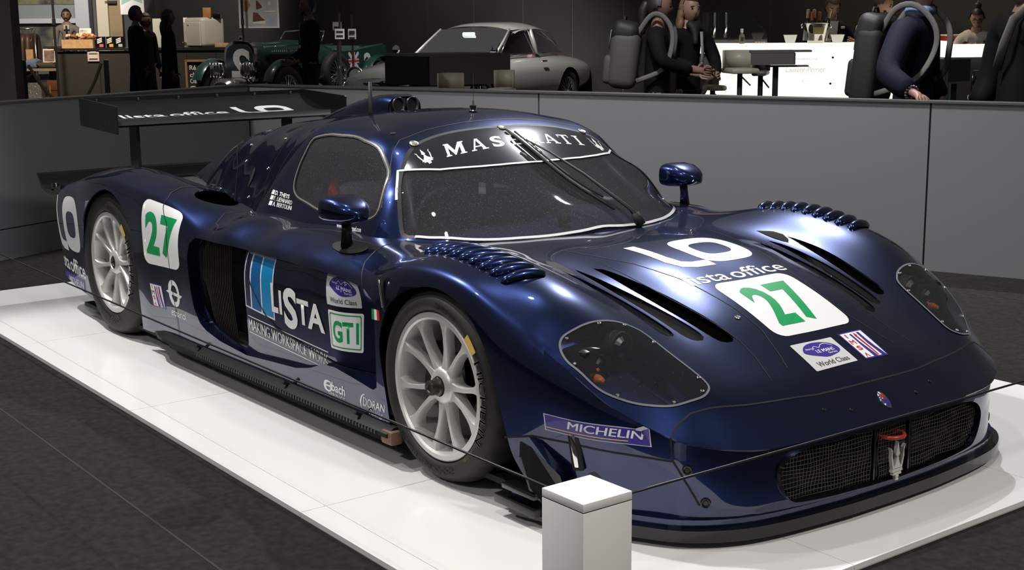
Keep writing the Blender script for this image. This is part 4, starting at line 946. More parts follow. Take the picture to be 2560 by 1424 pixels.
for k, mm in enumerate((mat('flag_green', (.0, .22, .08), rough=.4), M_WHITE, M_RED)): decal('flag_stripe', polys([[(k/3, 0), ((k+1)/3, 0), ((k+1)/3, 1), (k/3, 1)]]), fq, BB, mm, CAR, .0012)
decal('sponsor_lettering', merge(T('ibach', .30, .40, 1, 1., .02), ring2(sell(.2,.62,.2,.38,2.2,20), sell(.24,.62,.12,.26,2.2,20)), polys([[(.06,.58),(.32,.58),(.32,.70),(.06,.70)]]), T('SPRINGS', .22, .02, 1, .28, .0)), [(-.728,-1.0,.150),(-.575,-1.0,.146),(-.572,-1.0,.204),(-.726,-1.0,.206)], BB, M_WHITE, CAR)
arc = [(.10+.20-.20*math.cos(a), .62+.40*math.sin(a)) for a in np.linspace(-1.2, 1.4, 12)]; arc2 = [(x+.05*math.sin(PI*i/11), y*.96) for i, (x, y) in enumerate(arc)]
decal('sponsor_lettering', merge(T('DORAN', .22, .42, 1, .86, .02), T('Racing', .46, .02, .96, .38, .0, .3), polys([[arc[i], arc[i+1], arc2[i+1], arc2[i]] for i in range(11)])), [(-.495,-1.0,.128),(-.312,-1.0,.140),(-.300,-1.0,.208),(-.485,-1.0,.208)], BB, M_WHITE, CAR)
NM_ = merge(*[T(t_, .16, .70-.35*k, x1, .98-.35*k, .03, .25) for k, (t_, x1) in enumerate((('D. THEYS', .86), ('F. LIENHARD', 1.), ('A. BERTOLINI', 1.)))], *[polys([[(.0, .70-.35*k), (.13, .70-.35*k), (.16, .98-.35*k), (.03, .98-.35*k)]]) for k in range(3)])
decal('driver_names', NM_, [(-1.605,-.725,.735),(-1.395,-.725,.732),(-1.44,-.70,.79),(-1.63,-.695,.80)], CB, M_WHITE, ROOF, .0012)
decal('web_address', T('www.driversroad.com', 0, 0, 1, 1, .015, .2), [(-1.015,-.752,.713),(-.835,-.748,.713),(-.848,-.735,.728),(-1.025,-.74,.728)], CB, M_WHITE, ROOF, .0015)
# tail
tq = [(-3.56,-.96,.34),(-3.16,-.99,.33),(-3.16,-.965,.635),(-3.58,-.94,.61)]
decal('logo_lettering', LO_MARK, tq, BB, M_GREYV, REARP)
for t_, a, b in (('lista', 0, .40), ('office', .44, 1)): decal('lista_office_lettering', T(t_, a, 0, b, 1, .01), [(-3.60,-.95,.235),(-3.16,-.99,.215),(-3.16,-.99,.295),(-3.61,-.95,.315)], BB, M_WHITE, REARP)
tm = [(-3.54,-.95,.13),(-3.20,-.98,.135),(-3.20,-.98,.205),(-3.58,-.95,.215)]
decal('tyre_maker_panel', SQ, tm, BB, M_NAVYV, REARP); decal('tyre_maker_lettering', T('MICHELIN', .25, .3, .95, .8, .03, .2), tm, BB, M_GREYV, REARP, .0016)
# front corner banner (its mascot is left out)
mq = [(.533,-.974,.296),(.832,-.812,.288),(.824,-.812,.338),(.530,-.974,.350)]
decal('tyre_maker_border', SQ, mq, BB, M_GREYV, FRONTP); decal('tyre_maker_panel', polys([[(.012,.05),(.988,.05),(.988,.95),(.012,.95)]]), mq, BB, M_NAVYV, FRONTP, .0016)
decal('tyre_maker_lettering', T('MICHELIN', .24, .38, .95, .86, .018, .2), mq, BB, mat('pale_print', (.68, .68, .64), rough=.4), FRONTP, .0022); decal('tyre_maker_line', polys([[(.02,.18),(.80,.18),(.80,.24),(.02,.24)]]), mq, BB, M_YEL, FRONTP, .0022)
# windshield
def serif(ch):
    L = {'M': [[(.06,0),(.2,0),(.2,1),(.06,1)], [(.80,0),(.98,0),(.98,1),(.80,1)], [(.06,1),(.26,1),(.56,.2),(.46,0)], [(.98,1),(.78,1),(.42,.2),(.5,0)], [(0,0),(.28,0),(.28,.09),(0,.09)], [(.72,0),(1.06,0),(1.06,.09),(.72,.09)], [(0,.91),(.2,.91),(.2,1),(0,1)], [(.84,.91),(1.06,.91),(1.06,1),(.84,1)]],
         'A': [[(.06,0),(.16,0),(.52,1),(.42,1)], [(.72,0),(.92,0),(.60,1),(.42,1)], [(.25,.28),(.75,.28),(.75,.37),(.25,.37)], [(-.02,0),(.28,0),(.28,.09),(-.02,.09)], [(.64,0),(1.02,0),(1.02,.09),(.64,.09)]],
         'E': [[(.12,0),(.32,0),(.32,1),(.12,1)], [(0,0),(.95,0),(.95,.10),(0,.10)], [(0,.90),(.9,.90),(.9,1),(0,1)], [(.3,.46),(.68,.46),(.68,.55),(.3,.55)], [(.85,0),(.95,0),(.95,.30),(.88,.30)], [(.82,.72),(.9,.72),(.9,1),(.82,1)], [(.6,.36),(.68,.36),(.68,.66),(.6,.66)]],
         'T': [[(.40,0),(.60,0),(.60,1),(.40,1)], [(.04,.90),(.96,.90),(.96,1),(.04,1)], [(.28,0),(.72,0),(.72,.09),(.28,.09)], [(.04,.70),(.10,.70),(.12,1),(.04,1)], [(.90,.70),(.96,.70),(.96,1),(.88,1)]],
         'I': [[(.3,0),(.7,0),(.7,1),(.3,1)], [(.0,0),(1.,0),(1.,.09),(.0,.09)], [(.0,.91),(1.,.91),(1.,1),(.0,1)]],
         'R': [[(.12,0),(.32,0),(.32,1),(.12,1)], [(0,0),(.45,0),(.45,.09),(0,.09)], [(.45,.45),(.62,.50),(.92,.0),(.72,.0)], [(.72,0),(1.04,0),(1.04,.09),(.72,.09)], [(0,.91),(.5,.91),(.5,1),(0,1)]]}
    if ch == 'S': return glyphs('S', .03)[:2]
    v = polys(L[ch])
    if ch == 'R': v = merge(v, sub(ring2([(math.sin(a), .5+.5*math.cos(a)) for a in np.linspace(0, PI, 12)]+[(0, 0), (0, 1)], [(.62*math.sin(a), .5+.34*math.cos(a)) for a in np.linspace(0, PI, 12)]+[(0, .16), (0, .84)]), .30, .42, .88, 1.0))
    return v
ms = []; x = 0
for ch, w_, gp in (('M', .135, .045), ('A', .115, .04), ('S', .085, .05), ('E', .09, .05), ('R', .10, .025), ('A', .115, .02), ('T', .10, .04), ('I', .05, 0)): ms.append(sub(serif(ch), x, 0, x+w_, 1)); x += w_+gp
for q_ in ms: decal('maker_letter', (q_[0]*np.array([1/x, 1]), q_[1]), [on_ws(-.822, -.352, 0), on_ws(-.828, .362, 0), on_ws(-.886, .362, 0), on_ws(-.886, -.328, 0)], CB, M_WHITE, CAR, .0016)
for y in (-.432, .452): decal('trident_mark', polys(TRIDENT), [on_ws(-.822, y-.035, 0), on_ws(-.822, y+.04, 0), on_ws(-.895, y+.035, 0), on_ws(-.895, y-.032, 0)], CB, M_WHITE, CAR, .0016)
# wing top
for t_, a, b in (('lista', 0, .40), ('office', .44, 1)): decal('lista_office_lettering', T(t_, a, 0, b, 1, .01), [(-3.52, -.565, .99), (-3.52, .055, .99), (-3.615, .055, 1.01), (-3.615, -.565, 1.01)], WB, M_WHITE, WING, .0012)
decal('logo_lettering', LO_MARK, [(-3.475, .12, .99), (-3.475, .46, .99), (-3.665, .46, 1.03), (-3.665, .12, 1.03)], WB, M_WHITE, WING, .0012)
# tyre lettering
def arc_text(w, txt, r0, r1, mid, span, m, bold=.02, y=-.0118):
    v, f = glyphs(txt, bold)[:2]; a = math.radians(mid)+math.radians(span)*(.5-v[:, 0]); r = r0+(r1-r0)*v[:, 1]
    from_py('sidewall_lettering', np.c_[r*np.cos(a), np.full(len(a), y), r*np.sin(a)], f, m, w, smooth=False)
M_TL = mat('tyre_print', (.16, .145, .11), rough=.6); M_TE = mat('tyre_emboss', (.006, .006, .006), rough=.5)
for w, R in ((WF, .325), (WR, .355)):
    k = R-.325
    arc_text(w, 'MICHELIN', .262, .290+k*.6, 0, 58, M_TL, .03); arc_text(w, 'MICHELIN', .262, .272, -44, 14, M_YEL); arc_text(w, 'PILOT SPORT', .266, .283, -118, 46, M_TE, .03)
    arc_text(w, '30/65-18', .268, .288, 74, 22, M_TE, .03)
    a0, a1 = math.radians(34), math.radians(47); P = [(r*math.cos(a), -.0120, r*math.sin(a)) for r in (.262, .291) for a in np.linspace(a0, a1, 6)]
    from_py('sidewall_patch', P, grid_faces(2, 6), M_YEL, w)
    m = MB()
    for i in range(7):
        for j in range(4):
            if (i+j) % 2: q = [math.radians(-92+i*3.4), math.radians(-92+(i+1)*3.4)]; r_ = [.262+j*.0075, .262+(j+1)*.0075]; m.add([(r_[0]*math.cos(q[0]), -.0119, r_[0]*math.sin(q[0])), (r_[1]*math.cos(q[0]), -.0119, r_[1]*math.sin(q[0])), (r_[1]*math.cos(q[1]), -.0119, r_[1]*math.sin(q[1])), (r_[0]*math.cos(q[1]), -.0119, r_[0]*math.sin(q[1]))], [(0, 1, 2, 3)])
    m.build('sidewall_chequer', M_TE, w)
# ------------------------------------------------------------------ hall: floor, platform, low walls, back wall
FL = -.02
M_CARPET = mat('charcoal_carpet', (.017, .0155, .0148), rough=.95, spec=.1, noise=(35, (.027, .025, .0235), .35, .7), bump=(900, .5, .002))
M_PLAT = mat('white_platform', (.80, .795, .785), rough=.22, spec=.4, coat=.25, coat_rough=.08)
M_PLEDGE = mat('platform_edge', (.62, .56, .50), rough=.5)
M_LOWW = mat('grey_laminate', (.150, .150, .158), rough=.55, spec=.3)
M_BACKW = mat('dark_wall_panel', (.028, .0255, .0245), rough=.6, spec=.3)
M_SEAM = mat('aluminium_seam', (.55, .53, .50), rough=.4, metal=.3)
M_DKSEAM = mat('dark_seam', (.012, .012, .013), rough=.6)
def struct(o): o['kind'] = 'structure'; return o
struct(MB().box((-8, 6, FL-.05), (60, 60, .1)).build('floor', M_CARPET))
fl = bpy.data.objects['floor']
for a, b, w in (((-6, -1.74), (4.5, -1.93), .004), ((-3.5, 3.145), (4, 3.147), .003), ((-2.6, -3.4), (2.4, -2.05), .002)):
    d = Vector((b[0]-a[0], b[1]-a[1])); L = d.length
    MB().box(((a[0]+b[0])/2, (a[1]+b[1])/2, FL+.0006), (L, w*2, .001), rz=math.atan2(d.y, d.x)).build('carpet_joint', M_BLACK if w > .0035 else M_DKSEAM, fl)
# display platform: separate white boards on a thin base, very slightly out of square as measured
plat = empty('display_platform', (0, 0, FL), 0, 'low glossy white display platform under the blue race car', 'platform')
def pq(u, v):   # unit square to platform corners
    a, b, c, d = Vector((-4.285, -1.385)), Vector((1.305, -1.505)), Vector((1.305, 1.577)), Vector((-4.35, 1.577))
    return a*(1-u)*(1-v)+b*u*(1-v)+c*u*v+d*(1-u)*v
us = [0, .255, .505, .76, 1.0]; vs = [0, .030, .334, .666, 1.0]
for i in range(4):
    for j in range(4):
        g = .0004; q = [pq(us[i]+g, vs[j]+g), pq(us[i+1]-g, vs[j]+g), pq(us[i+1]-g, vs[j+1]-g), pq(us[i]+g, vs[j+1]-g)]
        MB().prism([tuple(p) for p in q], .004, .020).build('board', M_PLAT, plat)
q = [pq(.0006, .001), pq(.9994, .001), pq(.9994, .999), pq(.0006, .999)]
MB().prism([tuple(p) for p in q], 0, .0165).build('platform_base', M_PLEDGE, plat)
# rope posts
M_POST = mat('white_post', (.78, .775, .76), rough=.4)
def post(x, y, label):
    p = empty('barrier_post', (x, y, FL), 0, label, 'post', None)
    MB().rbox((0, 0, .2495), (.1385, .1385, .499), .0012).build('post_body', M_POST, p, auto=30)
    MB().box((0, 0, .4995), (.136, .136, .003)).build('shadow_gap', M_DKSEAM, p)
    MB().rbox((0, 0, .5105), (.1385, .1385, .019), .0012).build('post_cap', M_POST, p, auto=30); return p
post(1.432, -1.568, 'white square barrier post at the near corner of the platform')
post(-4.62, -1.49, 'white square barrier post at the end of the cord beyond the tail')
post(1.425, 1.78, 'white square barrier post by the far front corner of the platform')
M_WIRE = mat('cord', (.012, .012, .013), rough=.4)
def cord(a, b, sag, label):
    pts = [Vector(a).lerp(Vector(b), t)-Vector((0, 0, sag*4*t*(1-t))) for t in np.linspace(0, 1, 24)]
    o = MB().tube(pts, .0032, n=8).build('cordon', M_WIRE, smooth=True); meta(o, label, 'cord', None); return o
cord((1.364, -1.572, .47), (-4.552, -1.485, .472), .006, 'thin black barrier cord along the side of the race car')
cord((1.430, -1.498, .462), (1.424, 1.711, .462), .006, 'thin black barrier cord across the nose of the race car')
# low walls around the stand
CR = Vector((-6.50, 1.672)); dR = Vector((math.cos(math.radians(20.2)), math.sin(math.radians(20.2)))); dL = Vector((math.sin(math.radians(24.5)), -math.cos(math.radians(24.5))))
def low_wall(name, d, nrm, cuts, H=1.0, zseam=None):
    w = empty(name, (CR.x, CR.y, FL)); w.rotation_euler = (0, 0, math.atan2(d.y, d.x)); struct(w); s = nrm
    for a, b in zip(cuts[:-1], cuts[1:]):
        zs = [(.0, H+.02-.012)] if not zseam else [(.0, zseam-.004), (zseam+.004, H+.02-.012)]
        for z0, z1 in zs: MB().box(((a+b)/2, s*.06, (z0+z1)/2), (b-a-.012, .12, z1-z0)).build('wall_panel', M_LOWW, w)
    L = cuts[-1]-cuts[0]
    MB().box(((cuts[0]+cuts[-1])/2, s*.062, (H+.0)/2), (L-.02, .104, H-.01)).build('wall_core', M_DKSEAM, w)
    MB().box(((cuts[0]+cuts[-1])/2, s*.055, H+.014), (L, .14, .012)).build('top_rail', mat('rail_grey', (.06, .057, .055), rough=.4), w)
    return w
low_wall('wall_right', dR, 1, [0.0, 2.72, 5.44, 8.16, 10.9])
low_wall('wall_left', dL, -1, [0.0, 2.72, 5.44], zseam=.20)
# corner of the low walls
# tall dark wall end at far left and the back wall
RGT = Vector((math.sin(YAW), -math.cos(YAW), 0)); AWY = Vector((math.cos(YAW), math.sin(YAW), 0)); FRZ = YAW-PI/2
def pix(u, v, D): return CAM+(fw+rt*((u-1280)/F_PX)+dn*((v-712)/F_PX))*D
def spot(u, D): p = pix(u, 47, D); return (p.x, p.y, FL)
class Loc:
    """local frame standing on the floor under column u at depth D: x right, y away, z up; X/Z turn the photograph's columns and rows into metres"""
    def __init__(s, u, D): s.u, s.D = u, D; s.o = spot(u, D)
    def X(s, u): return (u-s.u)*s.D/F_PX
    def Z(s, v, u=None): return pix(s.u if u is None else u, v, s.D).z-FL
    def root(s, name, label, cat, group=None, rz=0.): return empty(name, s.o, FRZ+rz, label, cat, group)
bw = empty('wall_back', (0, 0, FL)); struct(bw)
SE = [350, 378, 470, 563, 660, 755, 852, 960, 1070, 1184, 1307, 1430, 1558, 1665, 1770, 1925, 2090, 2262, 2441, 2640, 2860]
A_, B_ = Vector((-28.85, 10.42)), Vector((-5.69, 11.28))
def bwpt(u):
    r = fw+rt*((u-1280)/F_PX)+dn*((47-712)/F_PX); d = B_-A_; rx, ry = r.x, r.y
    t = ((A_.x-CAM.x)*d.y-(A_.y-CAM.y)*d.x)/(rx*d.y-ry*d.x); return Vector((CAM.x+rx*t, CAM.y+ry*t))
for a, b in zip(SE[:-1], SE[1:]):
    p, q = bwpt(a), bwpt(b); d = q-p; L = d.length; c = (p+q)/2; n = Vector((-d.y, d.x)).normalized()
    MB().box((c.x+n.x*.03, c.y+n.y*.03, 2.1), (L-.014, .06, 4.2), rz=math.atan2(d.y, d.x)).build('wall_panel', M_BACKW, bw)
    MB().box((p.x+n.x*.035, p.y+n.y*.035, 2.1), (.05, .05, 4.2), rz=math.atan2(d.y, d.x)).build('seam_strip', M_SEAM, bw)
k = Loc(8, 11.5); w = k.root('wall_end', None, None); struct(w)
x1 = k.X(27)
MB().box((x1-.75, .1, .34), (1.5, .2, .68)).build('wall_panel', mat('grey_brown_panel', (.052, .049, .046), rough=.6), w); MB().box((x1-.75, .1, 1.56+.25), (1.5, .2, 2.24)).build('wall_panel', MATS['grey_brown_panel'], w); MB().box((x1-.75, .105, .685), (1.49, .18, .02)).build('seam_strip', M_DKSEAM, w)
# ------------------------------------------------------------------ people
def skinned(name, nodes, edges, m, parent, sub=1, root=0):
    """nodes: [(pos, radius)], edges; grows one continuous surface"""
    me = bpy.data.meshes.new(name); me.from_pydata([tuple(p) for p, r in nodes], edges, []); me.update()
    o = bpy.data.objects.new(name, me); COL.objects.link(o)
    s_ = o.modifiers.new('s', 'SKIN'); s_.use_smooth_shade = True
    for i, (p, r) in enumerate(nodes):
        sv = me.skin_vertices[0].data[i]; rr = r if hasattr(r, '__len__') else (r, r); sv.radius = rr; sv.use_root = (i == root)
    b = o.modifiers.new('u', 'SUBSURF'); b.levels = sub; b.render_levels = sub
    dg = bpy.context.evaluated_depsgraph_get(); dg.update(); m2 = bpy.data.meshes.new_from_object(o.evaluated_get(dg)); bpy.data.objects.remove(o); bpy.data.meshes.remove(me)
    m2.name = name; m2.materials.clear(); return link(name, m2, m, parent, True)
def head_verts(c, H, turn=0., tilt=0., female=False):
    """deformed sphere with brow, nose, lips and chin; faces +X before turning"""
    n, mm = 26, 20; V = []; F = []; k_ = H/1.75; a, b, cc = .098*k_, .076*k_, .122*k_
    for i in range(mm+1):
        t = PI*i/mm
        for j in range(n):
            p = 2*PI*j/n; x, y, z = math.sin(t)*math.cos(p), math.sin(t)*math.sin(p), math.cos(t)
            f = max(x, 0)
            jaw = max(0, -z-.15); sx, sy = 1-.22*jaw, 1-.42*jaw
            X, Y, Z = a*x*sx, b*y*sy, cc*z
            if z < -.2: X += .012*k_*f*jaw*2
            g = math.exp(-(y/.20)**2)*f
            X += .020*k_*g*math.exp(-((z+.13)/.13)**2)+.007*k_*g*math.exp(-((z+.02)/.14)**2)      # nose
            X -= .008*k_*f*math.exp(-((abs(y)-.40)/.17)**2)*math.exp(-((z-.06)/.10)**2)           # eye sockets
            X += .006*k_*f*math.exp(-(y/.30)**2)*(math.exp(-((z+.40)/.05)**2)+math.exp(-((z+.50)/.05)**2)) # lips
            X += .006*k_*f*math.exp(-(y/.30)**2)*math.exp(-((z+.78)/.14)**2)                       # chin
            e = math.exp(-((x+.05)/.14)**2)*math.exp(-((z+.02)/.20)**2); Y += math.copysign(.014*k_*e, y) if abs(y) > .8 else 0  # ears
            V.append((X, Y, Z))
    for i in range(mm):
        for j in range(n): F.append((i*n+j, (i+1)*n+j, (i+1)*n+(j+1) % n, i*n+(j+1) % n))
    R = Matrix.Rotation(turn, 3, 'Z') @ Matrix.Rotation(tilt, 3, 'Y')
    return [tuple(R @ Vector(q)+Vector(c)) for q in V], F, R, k_
def hand_nodes(N, E, iw, wrist, direc, palm_n, k, curl=.5, thumb=1):
    """palm and five unequal fingers in the same skin graph"""
    d = Vector(direc).normalized(); nrm = (Vector(palm_n)-d*Vector(palm_n).dot(d)).normalized(); sd = d.cross(nrm)*thumb
    w = Vector(wrist); N.append((w+d*.045*k, (.026*k, .017*k))); ip = len(N)-1; E.append((iw, ip))
    for q, (off, L) in enumerate(((-.030, .058), (-.010, .074), (.010, .080), (.030, .070))):
        b = w+d*.085*k+sd*off*k; N.append((b, .0105*k)); ib = len(N)-1; E.append((ip, ib))
        p = b; dd = d
        for s_ in range(2):
            dd = (dd+nrm*curl).normalized(); p = p+dd*L*.5*k; N.append((p, (.0092-.0012*s_)*k)); E.append((ib, len(N)-1)); ib = len(N)-1
    t0 = w+d*.030*k+sd*.030*k+nrm*.006*k; N.append((t0, .012*k)); it = len(N)-1; E.append((ip, it))
    t1 = t0+(d*.6+sd*.75+nrm*.35).normalized()*.034*k; N.append((t1, .0105*k)); E.append((it, len(N)-1)); it = len(N)-1
    t2 = t1+(d*.85+sd*.25+nrm*.5).normalized()*.028*k; N.append((t2, .009*k)); E.append((it, len(N)-1))
def person(label, loc, rz, H=1.75, skin=(.30, .17, .12), hair=(.012, .009, .008), top=(.01, .01, .011), bottom=(.01, .01, .012), coat=0., lean=0., turn=0., tilt=0.,
           arms=None, hairstyle='short', female=False, curl=.45, group=None, loose=1.0, top_rough=.8, skirtlen=None):
    """faces local +X; arms: for (left, right) pairs of (elbow, wrist, hand direction, palm normal) in metres"""
    P = empty('person', loc, rz, label, 'person', group); k = H/1.75
    sk = mat('skin_%d' % int(skin[0]*1000), skin, rough=.5, spec=.35); hm = mat('hair_%d_%d' % (int(hair[0]*1000), int(hair[1]*1000)), hair, rough=.55)
    L = lean
    def q(x, y, z):  # lean the upper body forward about the hips
        if z > .53*H: dz = z-.53*H; return Vector((x+math.sin(L)*dz, y, .53*H+math.cos(L)*dz))
        return Vector((x, y, z))
    sw = .105*H*(.93 if female else 1.0)
    if arms is None: arms = [((.0, sw+.06, .60*H), (.06, sw+.07, .46*H), (.2, 0, -1), (0, -1, 0)), ((.0, -sw-.06, .60*H), (.06, -sw-.07, .46*H), (.2, 0, -1), (0, 1, 0))]
    hc = q(.01*k, 0, .925*H)
    N = [(q(0, 0, .53*H), .080*k), (q(0, 0, .62*H), (.080*k, .070*k)), (q(.0, 0, .73*H), (.10*k, .085*k)), (q(-.01, 0, .805*H), (.07*k, .06*k)), (q(-.008, 0, .84*H), .052*k), (q(.002, 0, .885*H), .050*k)]
    E = [(0, 1), (1, 2), (2, 3), (3, 4), (4, 5)]
    gl = []
    for s_, (el, wr, hd, pn) in zip((1, -1), arms):
        sh = q(-.005, s_*sw, .792*H); i0 = len(N)
        N += [(q(0, s_*sw*.5, .80*H), .056*k), (sh, .052*k), (Vector(el), .038*k), (Vector(wr), .026*k)]; E += [(3, i0), (i0, i0+1), (i0+1, i0+2), (i0+2, i0+3)]
        gl.append((i0, s_)); hand_nodes(N, E, i0+3, wr, hd, pn, k, curl, thumb=s_*-1)
    for s_ in (1, -1):
        i0 = len(N); N += [(Vector((0, s_*.052*H, .48*H)), .060*k), (Vector((.012, s_*.058*H, .28*H)), .052*k), (Vector((-.01, s_*.06*H, .055*H)), .036*k), (Vector((.10*k, s_*.065*H, .025*H)), .030*k)]; E += [(0, i0), (i0, i0+1), (i0+1, i0+2), (i0+2, i0+3)]
    body = skinned('body', N, E, sk, P)
    hv, hf, R, kk = head_verts(hc, H, turn, tilt, female)
    bm = bmesh.new(); bm.from_mesh(body.data); vs = [bm.verts.new(v) for v in hv]
    for f in hf:
        try: bm.faces.new([vs[i] for i in f]).smooth = True
        except ValueError: pass
    bmesh.ops.remove_doubles(bm, verts=bm.verts[:], dist=1e-5); bm.normal_update(); bm.to_mesh(body.data); bm.free()
    def hp(x, y, z): return R @ Vector((x*kk, y*kk, z*kk))+hc
    for s_ in (1, -1):
        MB().ball(hp(.083, s_*.031, .010), .0105*kk, 8, 6).build('eye', mat('eye_dark', (.02, .014, .012), rough=.2), P, smooth=True)
        MB().tube([hp(.088, s_*.014, .030), hp(.093, s_*.033, .035), hp(.080, s_*.050, .029)], .004*kk, n=5).build('eyebrow', hm, P, smooth=True)
    # hair: offset copy of the skull with the face left open
    V = []; keep = []
    for v in hv:
        l = R.transposed() @ (Vector(v)-hc); n_ = l.normalized()
        V.append(R @ (l+Vector((n_.x*.012, n_.y*.012, n_.z*.014))*kk)+hc)
        z_, x_ = l.z/(.122*kk), l.x/(.098*kk); keep.append(z_ > .50 or (x_ < .25 and z_ > -.15+.35*max(x_, -.4)) or (x_ < -.25 and z_ > -.62))
    hfk = [f for f in hf if all(keep[i] for i in f)]
    hs = Sheet(np.array([tuple(v) for v in V]), hfk).compact().build('hair', hm, P, auto=None)
    if hairstyle in ('long', 'curly'):
        rr = .050 if hairstyle == 'long' else .060
        NN = [(hp(-.055, 0, .05), .075*kk), (hp(-.075, 0, -.07), .072*kk), (hp(-.075, 0, -.19), .066*kk), (hp(-.07, 0, -.30 if hairstyle == 'long' else -.25), .040*kk)]; EE = [(0, 1), (1, 2), (2, 3)]
        for s_ in (1, -1):
            i = len(NN); NN += [(hp(-.01, s_*.072, .02), .028*kk), (hp(.0, s_*.085, -.10), .033*kk), (hp(.01, s_*.085, -.21), .028*kk)]; EE += [(0, i), (i, i+1), (i+1, i+2)]
        h2 = skinned('long_hair', NN, EE, hm, P)
        if hairstyle == 'curly':
            for v in h2.data.vertices: v.co += Vector((math.sin(v.co.z*150+v.co.x*90), math.cos(v.co.z*130), 0))*.008
    if hairstyle == 'bun': MB().ball(hp(-.05, 0, .145), (.048*kk, .048*kk, .042*kk), 14, 10).build('hair_bun', hm, P, smooth=True)
    if hairstyle == 'tail':
        skinned('pony_tail', [(hp(-.095, 0, .03), .035*kk), (hp(-.125, 0, -.05), .045*kk), (hp(-.115, 0, -.16), .035*kk), (hp(-.10, 0, -.24), .016*kk)], [(0, 1), (1, 2), (2, 3)], hm, P)
    # garments follow the same joints
    tm = mat('cloth_%d_%d_%d' % tuple(int(c*1000) for c in top), top, rough=top_rough, spec=.15, bump=(90, .3, .003)); bmt = mat('cloth_%d_%d_%d' % tuple(int(c*1000) for c in bottom), bottom, rough=.85)
    g = .013*k*loose; hem = (.50-coat)*H
    G = [(q(0, 0, .53*H), .098*k+g), (q(0, 0, .62*H), (.094*k+g, .086*k+g)), (q(0, 0, .73*H), (.110*k+g, .095*k+g)), (q(-.01, 0, .805*H), (.075*k+g, .066*k+g)), (q(-.010, 0, .842*H), .052*k+g*.6), (Vector((0, 0, min(hem, .50*H))), (.112*k+g)*(1+coat*.6)), (Vector((0, 0, hem-.02)), (.112*k+g)*(1+coat*.8))]
    GE = [(0, 1), (1, 2), (2, 3), (3, 4), (0, 5), (5, 6)]
    for (i0, s_), (el, wr, hd, pn) in zip(gl, arms):
        j = len(G); e, w = Vector(el), Vector(wr); G += [(N[i0][0], .064*k+g), (N[i0+1][0], .055*k+g), (e, .043*k+g), (e.lerp(w, .93), .031*k+g)]; GE += [(3, j), (j, j+1), (j+1, j+2), (j+2, j+3)]
    skinned('jacket' if coat < .12 else 'coat', G, GE, tm, P)
    Tn = [(Vector((0, 0, .54*H)), .100*k)]; Te = []
    for s_ in (1, -1):
        i = len(Tn); Tn += [(Vector((0, s_*.052*H, .47*H)), .086*k), (Vector((.012, s_*.058*H, .28*H)), .062*k), (Vector((-.008, s_*.06*H, .065*H)), .052*k)]; Te += [(0, i), (i, i+1), (i+1, i+2)]
    skinned('trousers', Tn, Te, bmt, P)
    for s_ in (1, -1): MB().rbox((.045*k, s_*.062*H, .035*k), (.27*k, .095*k, .07*k), .03).build('shoe', M_GLOSSBLK, P, auto=60)
    return P, hp, q
# ------------------------------------------------------------------ things behind the low walls
M_WOOD = mat('pale_wood', (.50, .33, .17), rough=.6, noise=(14, (.38, .23, .11), .3, .7)); M_DKBOX = mat('dark_counter', (.030, .027, .025), rough=.5); M_CREAM = mat('cream_enamel', (.50, .47, .41), rough=.25, coat=.4)
M_PAPER = mat('paper', (.72, .71, .68), rough=.7); M_INK = mat('ink', (.03, .03, .03), rough=.7); M_LEATHER = mat('brown_leather', (.085, .034, .016), rough=.45); M_BEIGE = mat('beige_rope', (.36, .28, .16), rough=.8)
M_GREY = mat('mid_grey', (.13, .125, .12), rough=.5); M_TBL = mat('table_grey', (.085, .08, .074), rough=.45)
FACE = -PI/2   # facing the camera in a Loc frame (local -Y)
# far facade behind the shop: pale column, glazed front, posts
f = Loc(150, 36); w = f.root('window_1', None, None); struct(w)
def slab(u0, u1, v0, v1, y, t, m, name, par, L=f): return MB().box(((L.X(u0)+L.X(u1))/2, y, (L.Z(v0)+L.Z(v1))/2), (L.X(u1)-L.X(u0), t, L.Z(v0)-L.Z(v1))).build(name, m, par)
slab(20, 200, -60, 10, .1, .05, mat('upper_glass', (.11, .10, .06), rough=.15, noise=(2.5, (.03, .03, .03), .4, .6)), 'pane', w)
slab(20, 200, 12, 47, .1, .05, mat('grey_glass', (.13, .14, .135), rough=.3), 'pane', w); slab(20, 200, 58, 150, .1, .05, mat('lower_glass', (.10, .10, .075), rough=.2, noise=(1.5, (.03, .03, .03), .4, .6)), 'pane', w)
slab(20, 200, 46, 58, 0, .12, mat('pale_frame', (.26, .26, .27), rough=.5), 'rail', w); slab(193, 237, -60, 150, 0, .3, mat('pale_column', (.24, .24, .25), rough=.6), 'column', w)
slab(233, 241, -60, 150, -.3, .1, M_BLACK, 'post', w); slab(240, 268, -60, 150, .2, .2, mat('beige_panel', (.34, .29, .21), rough=.6), 'panel', w); slab(265, 300, -60, 150, .3, .2, mat('amber_gap', (.16, .11, .05), rough=.6), 'panel', w); slab(262, 290, 3, 10, .15, .1, M_BLACK, 'fascia', w)
def lampstand(u, v, D, label):
    k = Loc(u, D); p = k.root('light_stand', label, 'stand'); MB().cyl((0, 0, .02), (0, 0, k.Z(v)), .022, n=8).build('pole', M_BLACK, p); MB().lathe([(0, 0), (.2, 0), (.2, .02), (0, .03)], n=16).build('foot', M_BLACK, p)
    MB().rbox((0, 0, k.Z(55)), (.05, .06, .12), .01).build('clamp', M_BLACK, p); return p
lampstand(134, -40, 23.3, 'black pole standing behind the shop counter by the clothes rack'); lampstand(606, -40, 25.5, 'black pole in front of the boot poster')
